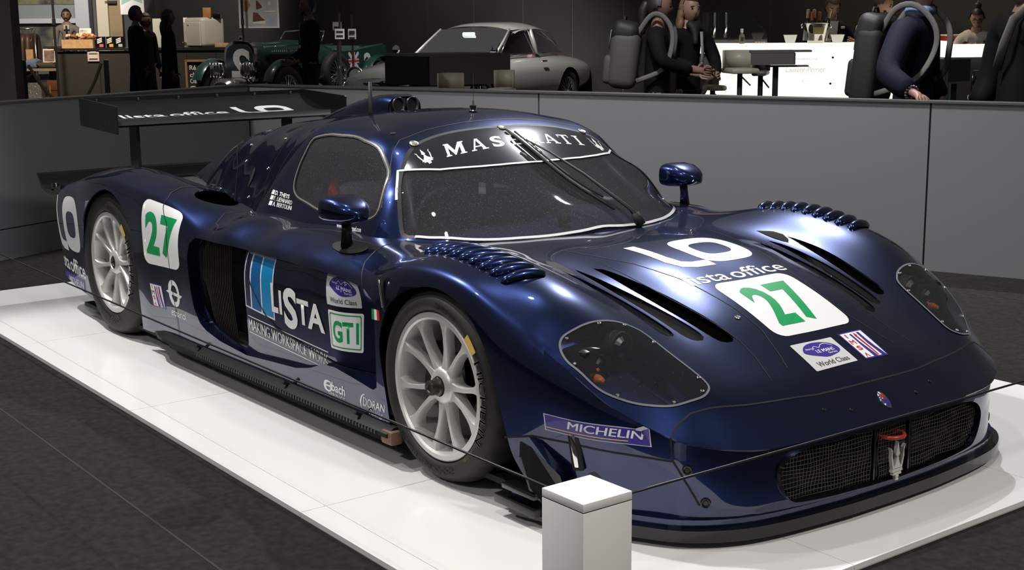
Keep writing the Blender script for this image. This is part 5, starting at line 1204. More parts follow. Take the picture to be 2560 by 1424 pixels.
# posters
def poster(u0, u1, v0, v1, D, label, shapes, ground):
    k = Loc((u0+u1)/2, D); p = k.root('wall_poster', label, 'poster'); W = k.X(u1)-k.X(u0); z0, z1 = k.Z(v1), k.Z(v0)
    MB().box((0, 0, (z0+z1)/2), (W, .03, z1-z0)).build('board', M_PAPER, p); y = -.0165
    MB().add([(-W/2+.03, y, z0+.03), (W/2-.03, y, z0+.03), (W/2-.03, y, z1-.03), (-W/2+.03, y, z1-.03)], [(0, 1, 2, 3)]).build('picture', ground, p)
    for i, (poly, m) in enumerate(shapes):
        y -= .001; MB().add([(-W/2+a*W, y, z0+b*(z1-z0)) for a, b in poly], [list(range(len(poly)))]).build('print_shape', m, p)
    return p
SKY = mat('print_sky', (.34, .40, .46), rough=.6, noise=(3, (.55, .52, .45), .35, .65)); TAN = mat('print_tan', (.35, .20, .09), rough=.6); BRN = mat('print_brown', (.13, .05, .03), rough=.6)
poster(598, 698, -40, 70, 26, 'bright boot poster with pale sky hanging on the dark back wall', [([(.08,.40),(.20,.36),(.30,.52),(.24,.62),(.34,.72),(.46,.95),(.30,.98),(.10,.6)], TAN), ([(.34,.10),(.66,.10),(.66,.17),(.34,.14)], M_PAPER), ([(.34,.14),(.66,.17),(.56,.24),(.48,.34),(.36,.36)], BRN), ([(.44,.42),(.58,.46),(.58,.50),(.47,.62),(.44,.62)], BRN), ([(.64,.36),(.92,.36),(.92,.39),(.64,.39)], M_PAPER), ([(.74,.52),(.80,.52),(.80,.60),(.74,.60)], M_PAPER)], SKY)
poster(1228, 1378, -60, 48, 25.0, 'dark framed picture of a pale sleeve above the silver coupe', [([(.02,.02),(.30,.02),(.36,.35),(.20,.98),(.02,.98)], mat('print_navy', (.015, .013, .02), rough=.5)), ([(.42,.40),(.52,.12),(.56,.05),(.97,.06),(.97,.50),(.82,.36),(.60,.46)], mat('print_denim', (.30, .36, .38), rough=.6, noise=(6, (.42, .47, .48), .4, .6))), ([(.24,.44),(.40,.44),(.42,.60),(.26,.62)], mat('print_skin', (.30, .14, .09), rough=.6))], mat('print_dark', (.03, .022, .02), rough=.5))
poster(303, 362, -50, 36, 33, 'small pale green poster behind the man in the dark coat', [([(.0,.0),(1,.0),(1,.3),(.5,.42),(0,.25)], M_PAPER), ([(.2,.45),(.7,.5),(.6,.8),(.3,.7)], mat('print_green', (.12, .26, .12), rough=.6))], mat('print_mint', (.30, .45, .40), rough=.6))
# shop counter
k = Loc(340, 24); c = k.root('shop_counter', 'long dark shop counter behind the standing couple', 'counter'); T_ = k.Z(120)
MB().box(((k.X(135)+k.X(640))/2, .35, T_/2-.03), (k.X(640)-k.X(135), .6, T_-.06)).build('counter_front', M_DKBOX, c); MB().box(((k.X(132)+k.X(645))/2, .35, T_-.02), (k.X(645)-k.X(132)+.05, .68, .04)).build('counter_top', mat('counter_top', (.02, .019, .018), rough=.3), c)
for u in (240, 460, 535): MB().box((k.X(u), .047, T_/2-.05), (.012, .01, T_-.12)).build('panel_joint', M_BLACK, c)
def on_counter(name, label, cat, u, y=.3, group=None): e = empty(name, k_world(k, k.X(u), y, T_), FRZ, label, cat, group); return e
def k_world(k, x, y, z): v = Vector(k.o)+RGT*x+AWY*y; return (v.x, v.y, FL+z)
s_ = k.D/F_PX
b = on_counter('bread_crate', 'pale wooden crate of pastries on the shop counter', 'crate', 182); W = (222-145)*s_; hh = .15
for y in (-.14, .14): MB().box((0, y, hh/2), (W, .015, hh)).build('crate_side', M_WOOD, b)
for x in (-W/2, -.1, .1, W/2): MB().box((x, 0, hh/2), (.015, .28, hh)).build('crate_end', M_WOOD, b)
MB().box((0, 0, .01), (W, .28, .02)).build('crate_floor', M_WOOD, b)
for i in range(26):
    r = random.random; x = (r()-.45)*W*.95; z = hh+.01+.07*r()*(1-abs(x)/W); m = mat('crust_%d' % (i % 3), ((.22, .07, .03), (.34, .13, .05), (.55, .38, .2))[i % 3], rough=.6)
    o = MB().tube([(-.055, 0, 0), (-.02, .01, .02), (.02, .01, .02), (.055, 0, 0)], [.012, .03, .03, .012], n=8).build('pastry', m, None, smooth=True); o.location = k_world(k, k.X(182)+x, .3+(r()-.5)*.22, T_+z); o.rotation_euler = (0, 0, r()*6)
    meta(o, 'small baked pastry heaped in the wooden crate on the shop counter', 'pastry', 'pastries heaped in the counter crate')
def frame_pic(u, v0, v1, w_, y, label, base, shapes, D=None, m=M_PAPER):
    e = empty('picture_frame', k_world(k, k.X(u), y, base), FRZ, label, 'picture'); h = (v1-v0)*s_
    MB().box((0, 0, h/2), (w_*s_, .02, h), rx=-.12).build('frame', m, e); MB().box((0, -.012, h/2), (w_*s_*.86, .006, h*.86), rx=-.12).build('picture', shapes, e); return e
frame_pic(190, 73, 122, 30, .48, 'white framed print standing behind the crate of pastries', T_, mat('print_street', (.30, .26, .24), rough=.6, noise=(9, (.7, .66, .62), .4, .6)))
for i, (u, cl) in enumerate(((237, (.62, .10, .14)), (262, (.66, .32, .05)), (285, (.30, .42, .40)))):
    nm = ('pink', 'orange', 'pale green')[i]; e = on_counter('gift_box', 'black display box with %s label on the shop counter' % nm, 'box', u, .28, 'black boxes on the shop counter'); h = 28*s_
    MB().box((0, 0, h/2), (20*s_, .10, h)).build('box_body', M_GLOSSBLK, e); MB().box((.02, -.052, h*.22), (.07, .004, .05)).build('label', mat('label_'+nm.replace(' ', '_'), cl, rough=.5), e)
    for j in range(3): MB().box((-.01, -.052, h*(.5+.15*j)), (.09, .004, .018), ry=-.35).build('print_stripe', M_PAPER, e)
e = on_counter('shop_notice', 'small pink edged notice hanging on the front of the shop counter', 'sign', 226, .03); e.location.z = FL+k.Z(153)
MB().box((0, 0, .105), (29*s_, .008, .21)).build('card', mat('notice_pink', (.55, .40, .38), rough=.6), e)
for j, (a, w_) in enumerate(((.165, .10), (.13, .15), (.105, .15), (.07, .14), (.04, .15))): MB().box((0, -.006, a), (w_, .004, .016)).build('print_line', M_INK if j in (1, 4) else M_PAPER, e)
# fridge with boxes
fk = Loc(495, 25.2); e = empty('retro_fridge', k_world(k, k.X(495), .33, T_), FRZ, 'cream rounded retro fridge standing on the dark counter', 'fridge'); s2 = 24.3/F_PX; h = (118-45)*s2
MB().rbox((0, .14, h/2), (.56, .50, h), .07, 4, rz=math.radians(-42)).build('cabinet', M_CREAM, e, auto=40); cr, sr = math.cos(math.radians(-42)), math.sin(math.radians(-42))
def fr(x, y): return (x*cr-y*sr, .14+x*sr+y*cr)
MB().rbox((*fr(0, -.262), h*.44), (.50, .03, h*.80), .03, 3, rz=math.radians(-42)).build('fridge_door', M_CREAM, e, auto=40); MB().rbox((*fr(-.20, -.30), h*.16), (.09, .035, .025), .008, rz=math.radians(-42)).build('door_handle', M_CHROME, e, auto=40)
MB().rbox((*fr(-.1, -.278), h*.74), (.05, .006, .02), .002, rz=math.radians(-42)).build('badge', M_CHROME, e)
def kbox(name, label, cat, u, v0, v1, w_, y, m, d=.12):
    e = MB().rbox((0, 0, (v1-v0)*s_/2), (w_*s_, d, (v1-v0)*s_), .004).build(name, m, None, auto=40); e.location = k_world(k, k.X(u), y, T_+(118-v1)*s_ if v1 < 110 else T_); e.rotation_euler = (0, 0, FRZ); meta(e, label, cat); return e
kbox('wooden_box', 'upright orange wooden box on top of the cream fridge', 'box', 510, 20, 46, 20, .30, mat('orange_wood', (.36, .17, .06), rough=.5)); kbox('black_box', 'small black box beside the wooden box on the fridge', 'box', 532, 34, 46, 18, .36, M_GLOSSBLK)
kbox('wooden_tray', 'shallow wooden tray on the counter right of the fridge', 'tray', 547, 108, 118, 34, .22, M_WOOD, .2); kbox('white_stand', 'thin white card stand behind the left edge of the fridge', 'stand', 443, 44, 118, 10, .60, M_PAPER, .03); kbox('display_board', 'pale panel behind the woman with long hair', 'panel', 372, 46, 118, 26, .60, mat('pale_panel', (.40, .42, .36), rough=.6), .03)
# chalkboard
q = Loc(486, 23.3); e = q.root('chalkboard', 'wood framed chalkboard leaning by the chrome headlamps', 'sign'); W, h = q.X(512)-q.X(459), q.Z(150)
MB().box((0, .02, h/2), (W, .02, h)).build('slate', mat('slate', (.018, .019, .018), rough=.8), e)
for x in (-W/2, W/2): MB().box((x, 0, h/2), (.035, .05, h)).build('frame_side', mat('frame_wood', (.40, .19, .08), rough=.5), e)
MB().box((0, 0, h-.015), (W, .05, .035)).build('frame_top', MATS['frame_wood'], e)
for t_, z in (('Ré', .86), ('ch', .72), ('Oa', .60), ('a', .46)):
    v, f_ = T(t_, -W*.36, h*z-.05, -W*.05, h*z+.03, .02)[:2]; from_py('chalk_writing', [(a, .006, b) for a, b in v], f_, M_PAPER, e, smooth=False)
# rope barrier of the shop
for u, lab in ((50, 'dark rope stanchion in front of the pallet of bags'), (258, 'grey rope stanchion in front of the shop counter')):
    q = Loc(u, 18.3); e = q.root('rope_stanchion', lab, 'stanchion'); h = q.Z(153)
    MB().box((0, 0, h/2), (.055, .055, h)).build('pole', M_DKBOX if u < 100 else mat('stanchion_grey', (.09, .09, .095), rough=.4), e); MB().lathe([(0, 0), (.16, 0), (.16, .015), (0, .03)], n=18).build('foot', M_DKBOX, e); MB().lathe([(.03, 0), (.032, .01), (.0, .03)], (0, 0, h), n=12).build('cap', M_CHROME, e)
q = Loc(150, 18.3); pts = spline([(q.X(62), 0, q.Z(163)), (q.X(80), 0, q.Z(195)), (q.X(108), 0, q.Z(236)), (q.X(150), 0, q.Z(262)), (q.X(195), 0, q.Z(250)), (q.X(222), 0, q.Z(214)), (q.X(246), 0, q.Z(160))], 6)
o = MB().tube(pts, .022, n=8).build('barrier_rope', M_BEIGE, None, smooth=True); o.location = q.o; o.rotation_euler = (0, 0, FRZ); meta(o, 'beige rope hanging in a curve between the two stanchions', 'rope')
# pallet with bags, shelf of clothes, clothes rack
q = Loc(112, 25); S2 = q.D/F_PX
e = q.root('pallet', 'pale wooden pallet holding the leather bags', 'pallet'); W = (180-42)*S2
for y in (-.35, 0, .35): 
    for x in (-W/2+.06, 0, W/2-.06): MB().box((x, y, .075), (.12, .1, .09)).build('block', M_WOOD, e)
for i in range(5): MB().box((0, -.4+.2*i, .135), (W, .13, .025)).build('slat', M_WOOD, e)
for y in (-.35, 0, .35): MB().box((0, y, .018), (W, .1, .025)).build('slat', M_WOOD, e)
def rel(x, y, z): v = Vector(q.o)+RGT*x+AWY*y; return (v.x, v.y, FL+z)
e = empty('briefcase', rel(q.X(149), -.2, .15), FRZ+.05, 'brown leather briefcase with white tag standing on the pallet', 'bag'); w_, h = 62*S2, 46*S2
MB().rbox((0, 0, h/2), (w_, .16, h), .02).build('case', M_LEATHER, e, auto=40); MB().rbox((0, -.085, h*.72), (w_*.98, .012, h*.52), .008).build('flap', mat('leather_flap', (.10, .042, .02), rough=.4), e, auto=40)
for x in (-.17, .17): MB().box((x, -.094, h*.4), (.02, .006, h*.7)).build('strap', mat('strap_tan', (.22, .10, .04), rough=.5), e)
MB().tube([(-.07, 0, h), (-.06, 0, h+.05), (.06, 0, h+.05), (.07, 0, h)], .012, n=6).build('handle', M_LEATHER, e, smooth=True); MB().box((0, -.10, h*.86), (.06, .004, .15), ry=.1).build('price_tag', M_PAPER, e); MB().rbox((0, -.10, h*.46), (.03, .01, .03), .003).build('clasp', M_STEEL, e)
e = empty('handbag', rel(q.X(82), -.2, .15), FRZ, 'dark silver handbag standing on the pallet beside the briefcase', 'bag'); w_, h = 46*S2, 40*S2
MB().box((0, 0, h/2), (w_, .18, h), taper=(.8, .5)).build('bag_body', mat('silver_leather', (.16, .16, .15), rough=.3, metal=.5, bump=(25, .8, .02)), e, smooth=False)
for y in (-.05, .05): MB().tube([(-.10, y, h-.02), (-.09, y, h+.12), (.0, y, h+.17), (.09, y, h+.12), (.10, y, h-.02)], .010, n=6).build('handle', M_BLACK, e, smooth=True)
e = empty('display_shelf', rel(q.X(100), .15, 0), FRZ, 'low dark shelf stacked with folded clothes above the pallet', 'shelf'); z = q.Z(172)
MB().box((0, 0, z-.02), ((147-40)*S2, .45, .045)).build('shelf_board', mat('shelf_wood', (.22, .17, .12), rough=.5), e)
for x in (-.35, .35): MB().box((x, 0, z/2), (.04, .4, z-.04)).build('shelf_leg', M_DKBOX, e)
def folded(u, v0, v1, w_, m, label):
    n = 18; V = []; h = (v1-v0)*S2
    bm = MB().rbox((0, 0, h/2), (w_*S2, .34, h), min(.05, h*.45), 3); o = bm.build('folded_clothes', m, None, smooth=True); o.location = rel(q.X(u), .15, z+.004); o.rotation_euler = (0, 0, FRZ)
    for vv in o.data.vertices: vv.co.z *= 1+.22*math.sin(vv.co.x*17)+.1*math.sin(vv.co.x*41); vv.co.x += .02*math.sin(vv.co.z*60)
    meta(o, label, 'clothes'); return o
folded(62, 148, 169, 40, mat('blue_cloth', (.10, .13, .20), rough=.9), 'folded pale blue garment on the left end of the shelf'); folded(106, 153, 169, 46, mat('olive_cloth', (.05, .042, .025), rough=.9), 'folded olive garment in the middle of the shelf'); folded(145, 150, 168, 32, mat('khaki_cloth', (.075, .06, .035), rough=.9), 'folded khaki garment on the right end of the shelf')
e = empty('photo_frame', rel(q.X(116), .02, z+.11), FRZ, 'white framed photograph standing on the folded clothes', 'picture'); h = 33*S2
MB().box((0, 0, h/2), (31*S2, .02, h), rx=-.1).build('frame', M_PAPER, e); MB().box((0, -.012, h/2), (26*S2, .006, h*.84), rx=-.1).build('picture', mat('print_sepia', (.25, .17, .13), rough=.6, noise=(6, (.08, .06, .055), .4, .6)), e)
kb = MB().lathe([(0, 0), (.045, 0), (.045, .11), (.022, .14), (.022, .17), (0, .17)], n=14).build('glass_jar', mat('jar_glass', (.5, .5, .48), rough=.1, trans=.7), None, auto=40); kb.location = rel(q.X(110), .52, q.Z(117)); meta(kb, 'small glass jar with cork on the table behind the photograph', 'jar')
lid = MB().lathe([(0, 0), (.02, 0), (.02, .04), (0, .04)], n=10).build('cork', mat('cork', (.45, .22, .08), rough=.7), kb); lid.location = (0, 0, .17)
jt = empty('jar_table', rel(q.X(112), .52, 0), FRZ, 'dark little table under the glass jar', 'table'); zj = q.Z(117); MB().box((0, 0, zj-.02), (.42, .2, .035)).build('table_top', M_DKBOX, jt); MB().box((0, 0, zj/2-.02), (.3, .1, zj-.04)).build('table_leg', M_DKBOX, jt)
o = MB().box((0, 0, .17), (18*S2, .02, .34)).build('wooden_sign', M_WOOD, None); o.location = rel(q.X(44), .50, q.Z(172)); meta(o, 'plain wooden board standing at the left end of the shelf', 'board'); o.rotation_euler = (0, 0, FRZ)
ls = empty('board_stand', rel(q.X(44), .50, 0), FRZ, 'dark block under the plain wooden board', 'stand'); MB().box((0, 0, q.Z(172)/2), (.16, .08, q.Z(172))).build('stand_body', M_DKBOX, ls)
rk = Loc(58, 26); e = rk.root('clothes_rack', 'metal clothes rack hung with brown leather jackets', 'rack'); S3 = rk.D/F_PX
z = rk.Z(72); MB().tube([(-28*S3, 0, z), (26*S3, 0, z)], .014, n=8).build('top_bar', M_STEEL, e, smooth=True)
for x in (-28*S3, 26*S3): MB().tube([(x, 0, .02), (x, 0, z)], .014, n=8).build('upright', M_STEEL, e, smooth=True); MB().box((x, 0, .02), (.04, .5, .03)).build('foot', M_STEEL, e)
for i in range(6):
    x = -22*S3+i*8.2*S3; cl = ((.055, .03, .022), (.085, .045, .03), (.04, .026, .022))[i % 3]
    a = empty('leather_jacket', Vector(rk.o)+RGT*x+Vector((0, 0, z)), FRZ+PI/2+.2*math.sin(i*2.1), 'brown leather jacket hanging on the metal clothes rack', 'jacket', 'leather jackets on the clothes rack')
    MB().tube([(0, 0, 0), (0, 0, -.06)], .005, n=5).build('hanger', M_STEEL, a)
    skinned('jacket_body', [((0, 0, -.10), .05), ((0, 0, -.25), (.17, .06)), ((0, 0, -.50), (.16, .05)), ((0, 0, -.72), (.15, .05)), ((-.19, 0, -.16), .06), ((-.23, 0, -.40), .05), ((-.24, 0, -.62), .04), ((.19, 0, -.16), .06), ((.23, 0, -.40), .05), ((.24, 0, -.62), .04)], [(0, 1), (1, 2), (2, 3), (0, 4), (4, 5), (5, 6), (0, 7), (7, 8), (8, 9)], mat('jacket_leather_%d' % (i % 3), cl, rough=.45), a)
# sign sheets
def sheet_sign(u, v0, v1, w_, D, label, lines):
    q = Loc(u, D); e = q.root('sheet_sign', label, 'sign'); z0, z1 = q.Z(v1), q.Z(v0); s3 = D/F_PX
    MB().box((0, .02, z0/2+.2), (.03, .03, z0+.4)).build('sign_stem', M_DKBOX, e); MB().lathe([(0, 0), (.18, 0), (.18, .02), (0, .03)], n=14).build('sign_foot', M_DKBOX, e); MB().box((0, 0, (z0+z1)/2), (w_*s3, .008, z1-z0), rx=-.1).build('sheet', M_PAPER, e)
    for a in lines: MB().box((0, -.012-(.5-a)*.02, z0+(z1-z0)*a), (w_*s3*.7, .004, .03), rx=-.1).build('print_line', M_INK, e)
sheet_sign(842, 55, 76, 22, 21.9, 'upper white notice sheet on a stand behind the green race car', (.35,)); sheet_sign(848, 72, 98, 24, 21.0, 'lower white notice sheet overlapping the upper one', (.7, .3)); sheet_sign(879, 72, 98, 20, 22.6, 'separate white notice sheet right of the overlapping pair', (.72, .58, .12))
# ------------------------------------------------------------------ silver coupe and green vintage racer behind the wall
def loft(secs, n, e=2.6, closed_ends=True, flat=None):
    """secs: (x, half width, z bottom, z top[, exponent]) -> Sheet"""
    V = []
    for s in secs:
        x, hw, z0, z1 = s[:4]; ee = s[4] if len(s) > 4 else e
        for j in range(n):
            a = 2*PI*j/n; c, q = math.cos(a), math.sin(a); V.append((x, hw*math.copysign(abs(c)**(2/ee), c), (z0+z1)/2+(z1-z0)/2*math.copysign(abs(q)**(2/ee), q)))
    m = len(secs); F = [[i*n+j, i*n+(j+1) % n, (i+1)*n+(j+1) % n, (i+1)*n+j] for i in range(m-1) for j in range(n)]
    F += [list(range(n))[::-1], [(m-1)*n+j for j in range(n)]]; return Sheet(np.array(V), F)
def dense_secs(secs, n): return [tuple(r) for r in spline([s[:4] for s in secs], n)]
M_SILV = mat('silver_paint', (.46, .46, .44), rough=.28, metal=.55, coat=1., coat_rough=.04)
M_DGLASS = mat('dark_window', (.015, .017, .018), rough=.05, coat=1.)
k = Loc(1190, 20.0)
cp = k.root('classic_coupe', 'silver classic coupe with red seats parked behind the grey low wall', 'car'); cp.rotation_euler = (0, 0, FRZ+math.radians(-90-29)); cp.scale = (1.06, 1.06, 1.06); cp.location.z = FL+.06
SECS = [(2.22,.52,.42,.66),(2.12,.70,.34,.74),(1.9,.78,.27,.80),(1.5,.82,.22,.85),(1.0,.835,.20,.885),(.5,.835,.20,.90),(0,.84,.20,.91),(-.6,.84,.20,.91),(-1.1,.84,.21,.90),(-1.6,.82,.25,.87),(-2.0,.76,.32,.82),(-2.25,.66,.40,.74),(-2.32,.55,.46,.66)]
Sx = loft(dense_secs(SECS, 6), 56, 3.2)
for xc in (1.25, -1.24): _, Sx = Sx.cut(lambda v: np.where(np.abs(v[:, 1]) > .45, np.hypot(v[:, 0]-xc, v[:, 2]-.33)-.365, 1.))
Sx.build('body_shell', M_SILV, cp)
MB().rbox((0, 0, .45), (3.9, 1.1, .5), .1).build('underbody', M_BLACK, cp)
def coupe_wheel(x, y, par, r=.335, w_=.17):
    w = empty('wheel'); w.parent = par; w.location = (x, y, r); w.rotation_euler = (0, 0, 0 if y < 0 else PI)
    MB().lathe([(r*.66, .0), (r*.72, -.012), (r*.95, -.006), (r, .03), (r, w_-.03), (r*.95, w_), (r*.66, w_)], n=40, axis='Y').build('tyre', M_TYRE, w, smooth=True)
    MB().lathe([(r*.66, .0), (r*.62, .012), (r*.60, .05), (r*.58, w_)], n=40, axis='Y').build('rim', M_CHROME, w, smooth=True)
    for i in range(18):
        a = 2*PI*i/18; b = a+.35*(1 if i % 2 else -1); MB().cyl((.05*math.cos(a), .0+.03*(i % 2), .05*math.sin(a)), (r*.61*math.cos(b), .04, r*.61*math.sin(b)), .006, n=5).build('spoke', M_CHROME, w)
    MB().lathe([(0, -.03), (.03, -.03), (.05, .0), (.055, .06)], n=16, axis='Y').build('hub', M_CHROME, w, auto=40); return w
for x in (1.25, -1.24):
    for y in (-.80, .80): coupe_wheel(x, y, cp)
GS = [(.62,.60,.90,.905),(.45,.66,.90,1.03),(.05,.62,.90,1.27),(-.25,.60,.90,1.325),(-.6,.60,.90,1.335),(-1.0,.58,.90,1.29),(-1.4,.50,.90,1.15),(-1.75,.38,.90,.98),(-1.95,.28,.90,.90)]
def roof_pt(x, t): # roofline height and half width by station
    xs = [s[0] for s in GS][::-1]; zt = float(pchip(xs, [s[3] for s in GS][::-1])(x)); hw = float(pchip(xs, [s[1] for s in GS][::-1])(x)); return hw, zt
V = []; xs = np.linspace(.02, -1.95, 26); n = 21
for x in xs:
    hw, zt = roof_pt(x, 0)
    for j in range(n): t = -1+2*j/(n-1); V.append((x, hw*t, max(zt-.10*abs(t)**3.2*(1 if x > -1.2 else .5+.5*(x+1.95)/.75), .88)))
from_py('roof', V, grid_faces(26, n, False), M_SILV, cp)
def glass(name, P, m=M_GLASS): return from_py(name, P, [list(range(len(P)))], m, cp, smooth=False)
glass('windshield', [(.60,.60,.90),(.63,.3,.905),(.64,0,.905),(.63,-.3,.905),(.60,-.60,.90),(.06,-.52,1.235),(.03,0,1.27),(.06,.52,1.235)])
for sg in (-1, 1):
    MB().tube([(.62, sg*.64, .89), (.32, sg*.60, 1.07), (.04, sg*.55, 1.24)], .016, n=8).build('windshield_pillar', M_SILV, cp, smooth=True)
    P1 = [(.50,.66,.90),(.05,.57,1.215),(-.45,.575,1.235),(-.52,.66,.90)]; P2 = [(-.57,.66,.90),(-.50,.575,1.23),(-.85,.565,1.205),(-1.25,.53,1.06),(-1.42,.58,.90)]
    for nm, P in (('door_window', P1), ('quarter_window', P2)):
        glass(nm, [(x, sg*y, z) for x, y, z in P], M_GLASS); MB().tube([(x, sg*y, z) for x, y, z in P+[P[0]]], .012, n=6).build('window_frame', M_CHROME, cp, smooth=True)
    MB().tube([(-.545, sg*.665, .90), (-.475, sg*.58, 1.235)], .03, n=8).build('door_pillar', M_SILV, cp, smooth=True)
    MB().rbox((-.42, sg*.845, .80), (.14, .02, .025), .008).build('door_handle', M_CHROME, cp, auto=40); MB().rbox((-2.26, sg*.52, .56), (.07, .34, .05), .02).build('bumper', M_CHROME, cp, auto=40)
    MB().tube([(2.24, sg*.20, .46), (2.24, sg*.55, .46), (2.05, sg*.76, .47)], .03, n=8).build('bumper', M_CHROME, cp, smooth=True)
    h = empty('headlight'); h.parent = cp; h.location = (2.06, sg*.60, .66)
    MB().lathe([(.125, 0), (.135, .01), (.13, -.05), (.10, -.10)], n=24, axis='X').build('headlight_rim', M_SILV, h, smooth=True); MB().lathe([(0, .035), (.06, .03), (.115, .0), (.12, -.03)], n=24, axis='X').build('headlight_lens', M_CHROME, h, smooth=True)
    MB().rbox((-.55, sg*.36, .70), (.14, .50, .52), .06, ry=-.2).rbox((-.25, sg*.36, .48), (.5, .5, .14), .05).build('seat', mat('seat_maroon', (.22, .07, .07), rough=.5), cp, auto=40)
MB().box((-1.15, 0, .84), (.5, 1.1, .06)).build('rear_shelf', MATS['seat_maroon'], cp)
MB().tube([(.42, .45, .905), (.60, .25, .912), (.63, -.2, .912), (.45, -.5, .905)], .012, n=6).build('windshield_wiper', M_CHROME, cp, smooth=True)
MB().rbox((.20, 0, 1.17), (.03, .20, .06), .015).build('rear_view_mirror', mat('mirror_pale', (.5, .62, .56), rough=.3), cp, auto=40); MB().cyl((.16, 0, 1.26), (.19, 0, 1.19), .008).build('mirror_stem', M_CHROME, cp)
MB().lathe([(.19+.013*math.cos(a), .013*math.sin(a)) for a in np.linspace(0, 2*PI, 9)[:-1]], (.22, -.36, .90), n=24, axis='X', closed=True).build('steering_wheel', mat('wood_rim', (.45, .25, .07), rough=.35), cp, smooth=True)
MB().tube([(2.18, -.35, .60), (2.26, 0, .61), (2.18, .35, .60)], .05, n=8, flat=.9).build('radiator_grille', M_CHROME, cp, smooth=True)
for y in (-.72, .72): MB().lathe([(0, .03), (.05, .02), (.06, 0), (.0, -.05)], (.85, y*1.06, .98), n=14, axis='X').cyl((.85, y*1.06, .94), (.85, y*1.02, .86), .008).build('fender_mirror', M_CHROME, cp, auto=40)
# green vintage racer
M_GRN = mat('racing_green', (.010, .045, .032), rough=.3, coat=.8, coat_rough=.05)
k = Loc(738, 23.4)
vc = k.root('vintage_racer', 'dark green vintage race car with chrome headlamps and white number two', 'car'); vc.rotation_euler = (0, 0, FRZ+math.radians(-90-28))
RS = dense_secs([(1.45,.30,.55,1.16,2.8),(1.40,.33,.50,1.18),(.9,.36,.52,1.16),(.3,.40,.54,1.17)], 5)
loft(RS, 40, 3.4).build('bonnet', M_GRN, vc)
loft(dense_secs([(.30,.42,.50,1.20),(-.1,.50,.46,1.18),(-.4,.56,.44,1.08)], 5), 40, 3.6).build('scuttle', M_GRN, vc)
for sg in (-1, 1):
    MB().prism([(-.35,.46),(-.35,1.02),(-.5,.99),(-.9,.99),(-1.3,1.04),(-1.85,1.08),(-1.95,.98),(-1.95,.50)], sg*.52, sg*.57, lambda x, z, y: (x, y, z)).build('body_side', M_GRN, vc)
    MB().tube([(-.35, sg*.545, 1.02), (-.5, sg*.545, .99), (-.9, sg*.545, .99), (-1.3, sg*.545, 1.04), (-1.85, sg*.545, 1.08)], .022, n=8).build('cockpit_edge', mat('green_leather', (.03, .07, .055), rough=.5), vc, smooth=True)
MB().box((-1.93, 0, .78), (.06, 1.1, .58)).build('tail_panel', M_GRN, vc); MB().box((-1.1, 0, .50), (1.8, 1.04, .06)).build('floor_pan', M_BLACK, vc)
MB().rbox((-1.2, 0, .86), (.16, 1.0, .42), .05, ry=-.2).build('seat_back', mat('green_seat', (.03, .06, .05), rough=.6), vc, auto=40)
# radiator, lamps
rd = empty('radiator'); rd.parent = vc
RP = cspline([(0,1.20),(.20,1.17),(.30,1.05),(.31,.8),(.27,.56),(0,.52),(-.27,.56),(-.31,.8),(-.30,1.05),(-.20,1.17)], 4)
MB().prism([tuple(p) for p in RP], 1.43, 1.53, lambda y, z, x: (x, y, z)).build('radiator_shell', M_CHROME, rd); MB().prism([(y*.86, .86+(z-.86)*.86) for y, z in RP], 1.525, 1.54, lambda y, z, x: (x, y, z)).build('radiator_core', mat('core_dark', (.02, .025, .03), rough=.4), rd)
MB().lathe([(0, .09), (.03, .08), (.035, .03), (.02, 0)], (1.47, 0, 1.20), n=14).build('filler_cap', M_CHROME, rd, auto=40)
v_, f_ = T('2', .22, .62, -.16, 1.08, .04)[:2]; from_py('radiator_number', [(1.545, a, b) for a, b in v_], f_, M_GREYV, rd, smooth=False)
for sg in (-1, 1):
    h = empty('headlamp'); h.parent = vc; h.location = (1.72, sg*.31, .74)
    MB().lathe([(0, -.18), (.06, -.165), (.115, -.09), (.135, 0), (.14, .015), (.125, .02)], n=24, axis='X').build('lamp_shell', M_CHROME, h, smooth=True); MB().lathe([(0, .012), (.07, .025), (.125, .018)], n=24, axis='X').build('lamp_lens', M_CHROME, h, smooth=True)
    for i in range(5): MB().tube([(.03, -.12+.06*i, -.118), (.035, -.12+.06*i, 0), (.03, -.12+.06*i, .118)], .005, n=5).build('lamp_guard', M_STEEL, h, smooth=True)
    MB().cyl((0, 0, -.12), (-.1, 0, -.25), .02).build('lamp_bracket', M_STEEL, h)
    for (xc, r0, a0, a1) in ((1.30, .50, 20, 165), (-1.45, .50, -10, 170)):
        V = []
        for i, a in enumerate(np.linspace(math.radians(a0), math.radians(a1), 22)):
            for (dy, dr) in ((-.10, -.015), (-.05, .015), (.05, .015), (.10, -.015)): V.append((xc+(r0+dr)*math.cos(a), sg*.72+dy, .40+(r0+dr)*math.sin(a)))
        from_py('cycle_fender', V, grid_faces(22, 4), M_GRN, vc)
    for xc in (1.30, -1.45): coupe_wheel(xc, sg*.80, vc, .40, .15)
    MB().tube([(.95, sg*.38, .62), (.4, sg*.46, .60), (-.4, sg*.62, .50), (-2.0, sg*.62, .46)], .045, n=8).build('exhaust_pipe', M_STEEL, vc, smooth=True)
w = coupe_wheel(-.30, .66, vc, .37, .14); w.name = 'spare_wheel'; w.location.z = .62
o = MB().box((1.78, 0, .42), (.06, 1.0, .05)).box((1.60, .34, .40), (.5, .06, .10)).box((1.60, -.34, .40), (.5, .06, .10)).build('front_chassis', M_STEEL, vc)
loft(dense_secs([(2.02,.16,.30,.56),(1.9,.22,.28,.62),(1.6,.22,.28,.62)], 4), 20, 2.6).build('supercharger', M_STEEL, vc)
for i in range(16): MB().cyl((1.2-.055*i, .405, 1.02), (1.2-.055*i, .405, 1.045), .012, n=6).build('bonnet_rivet', M_CHROME, vc)
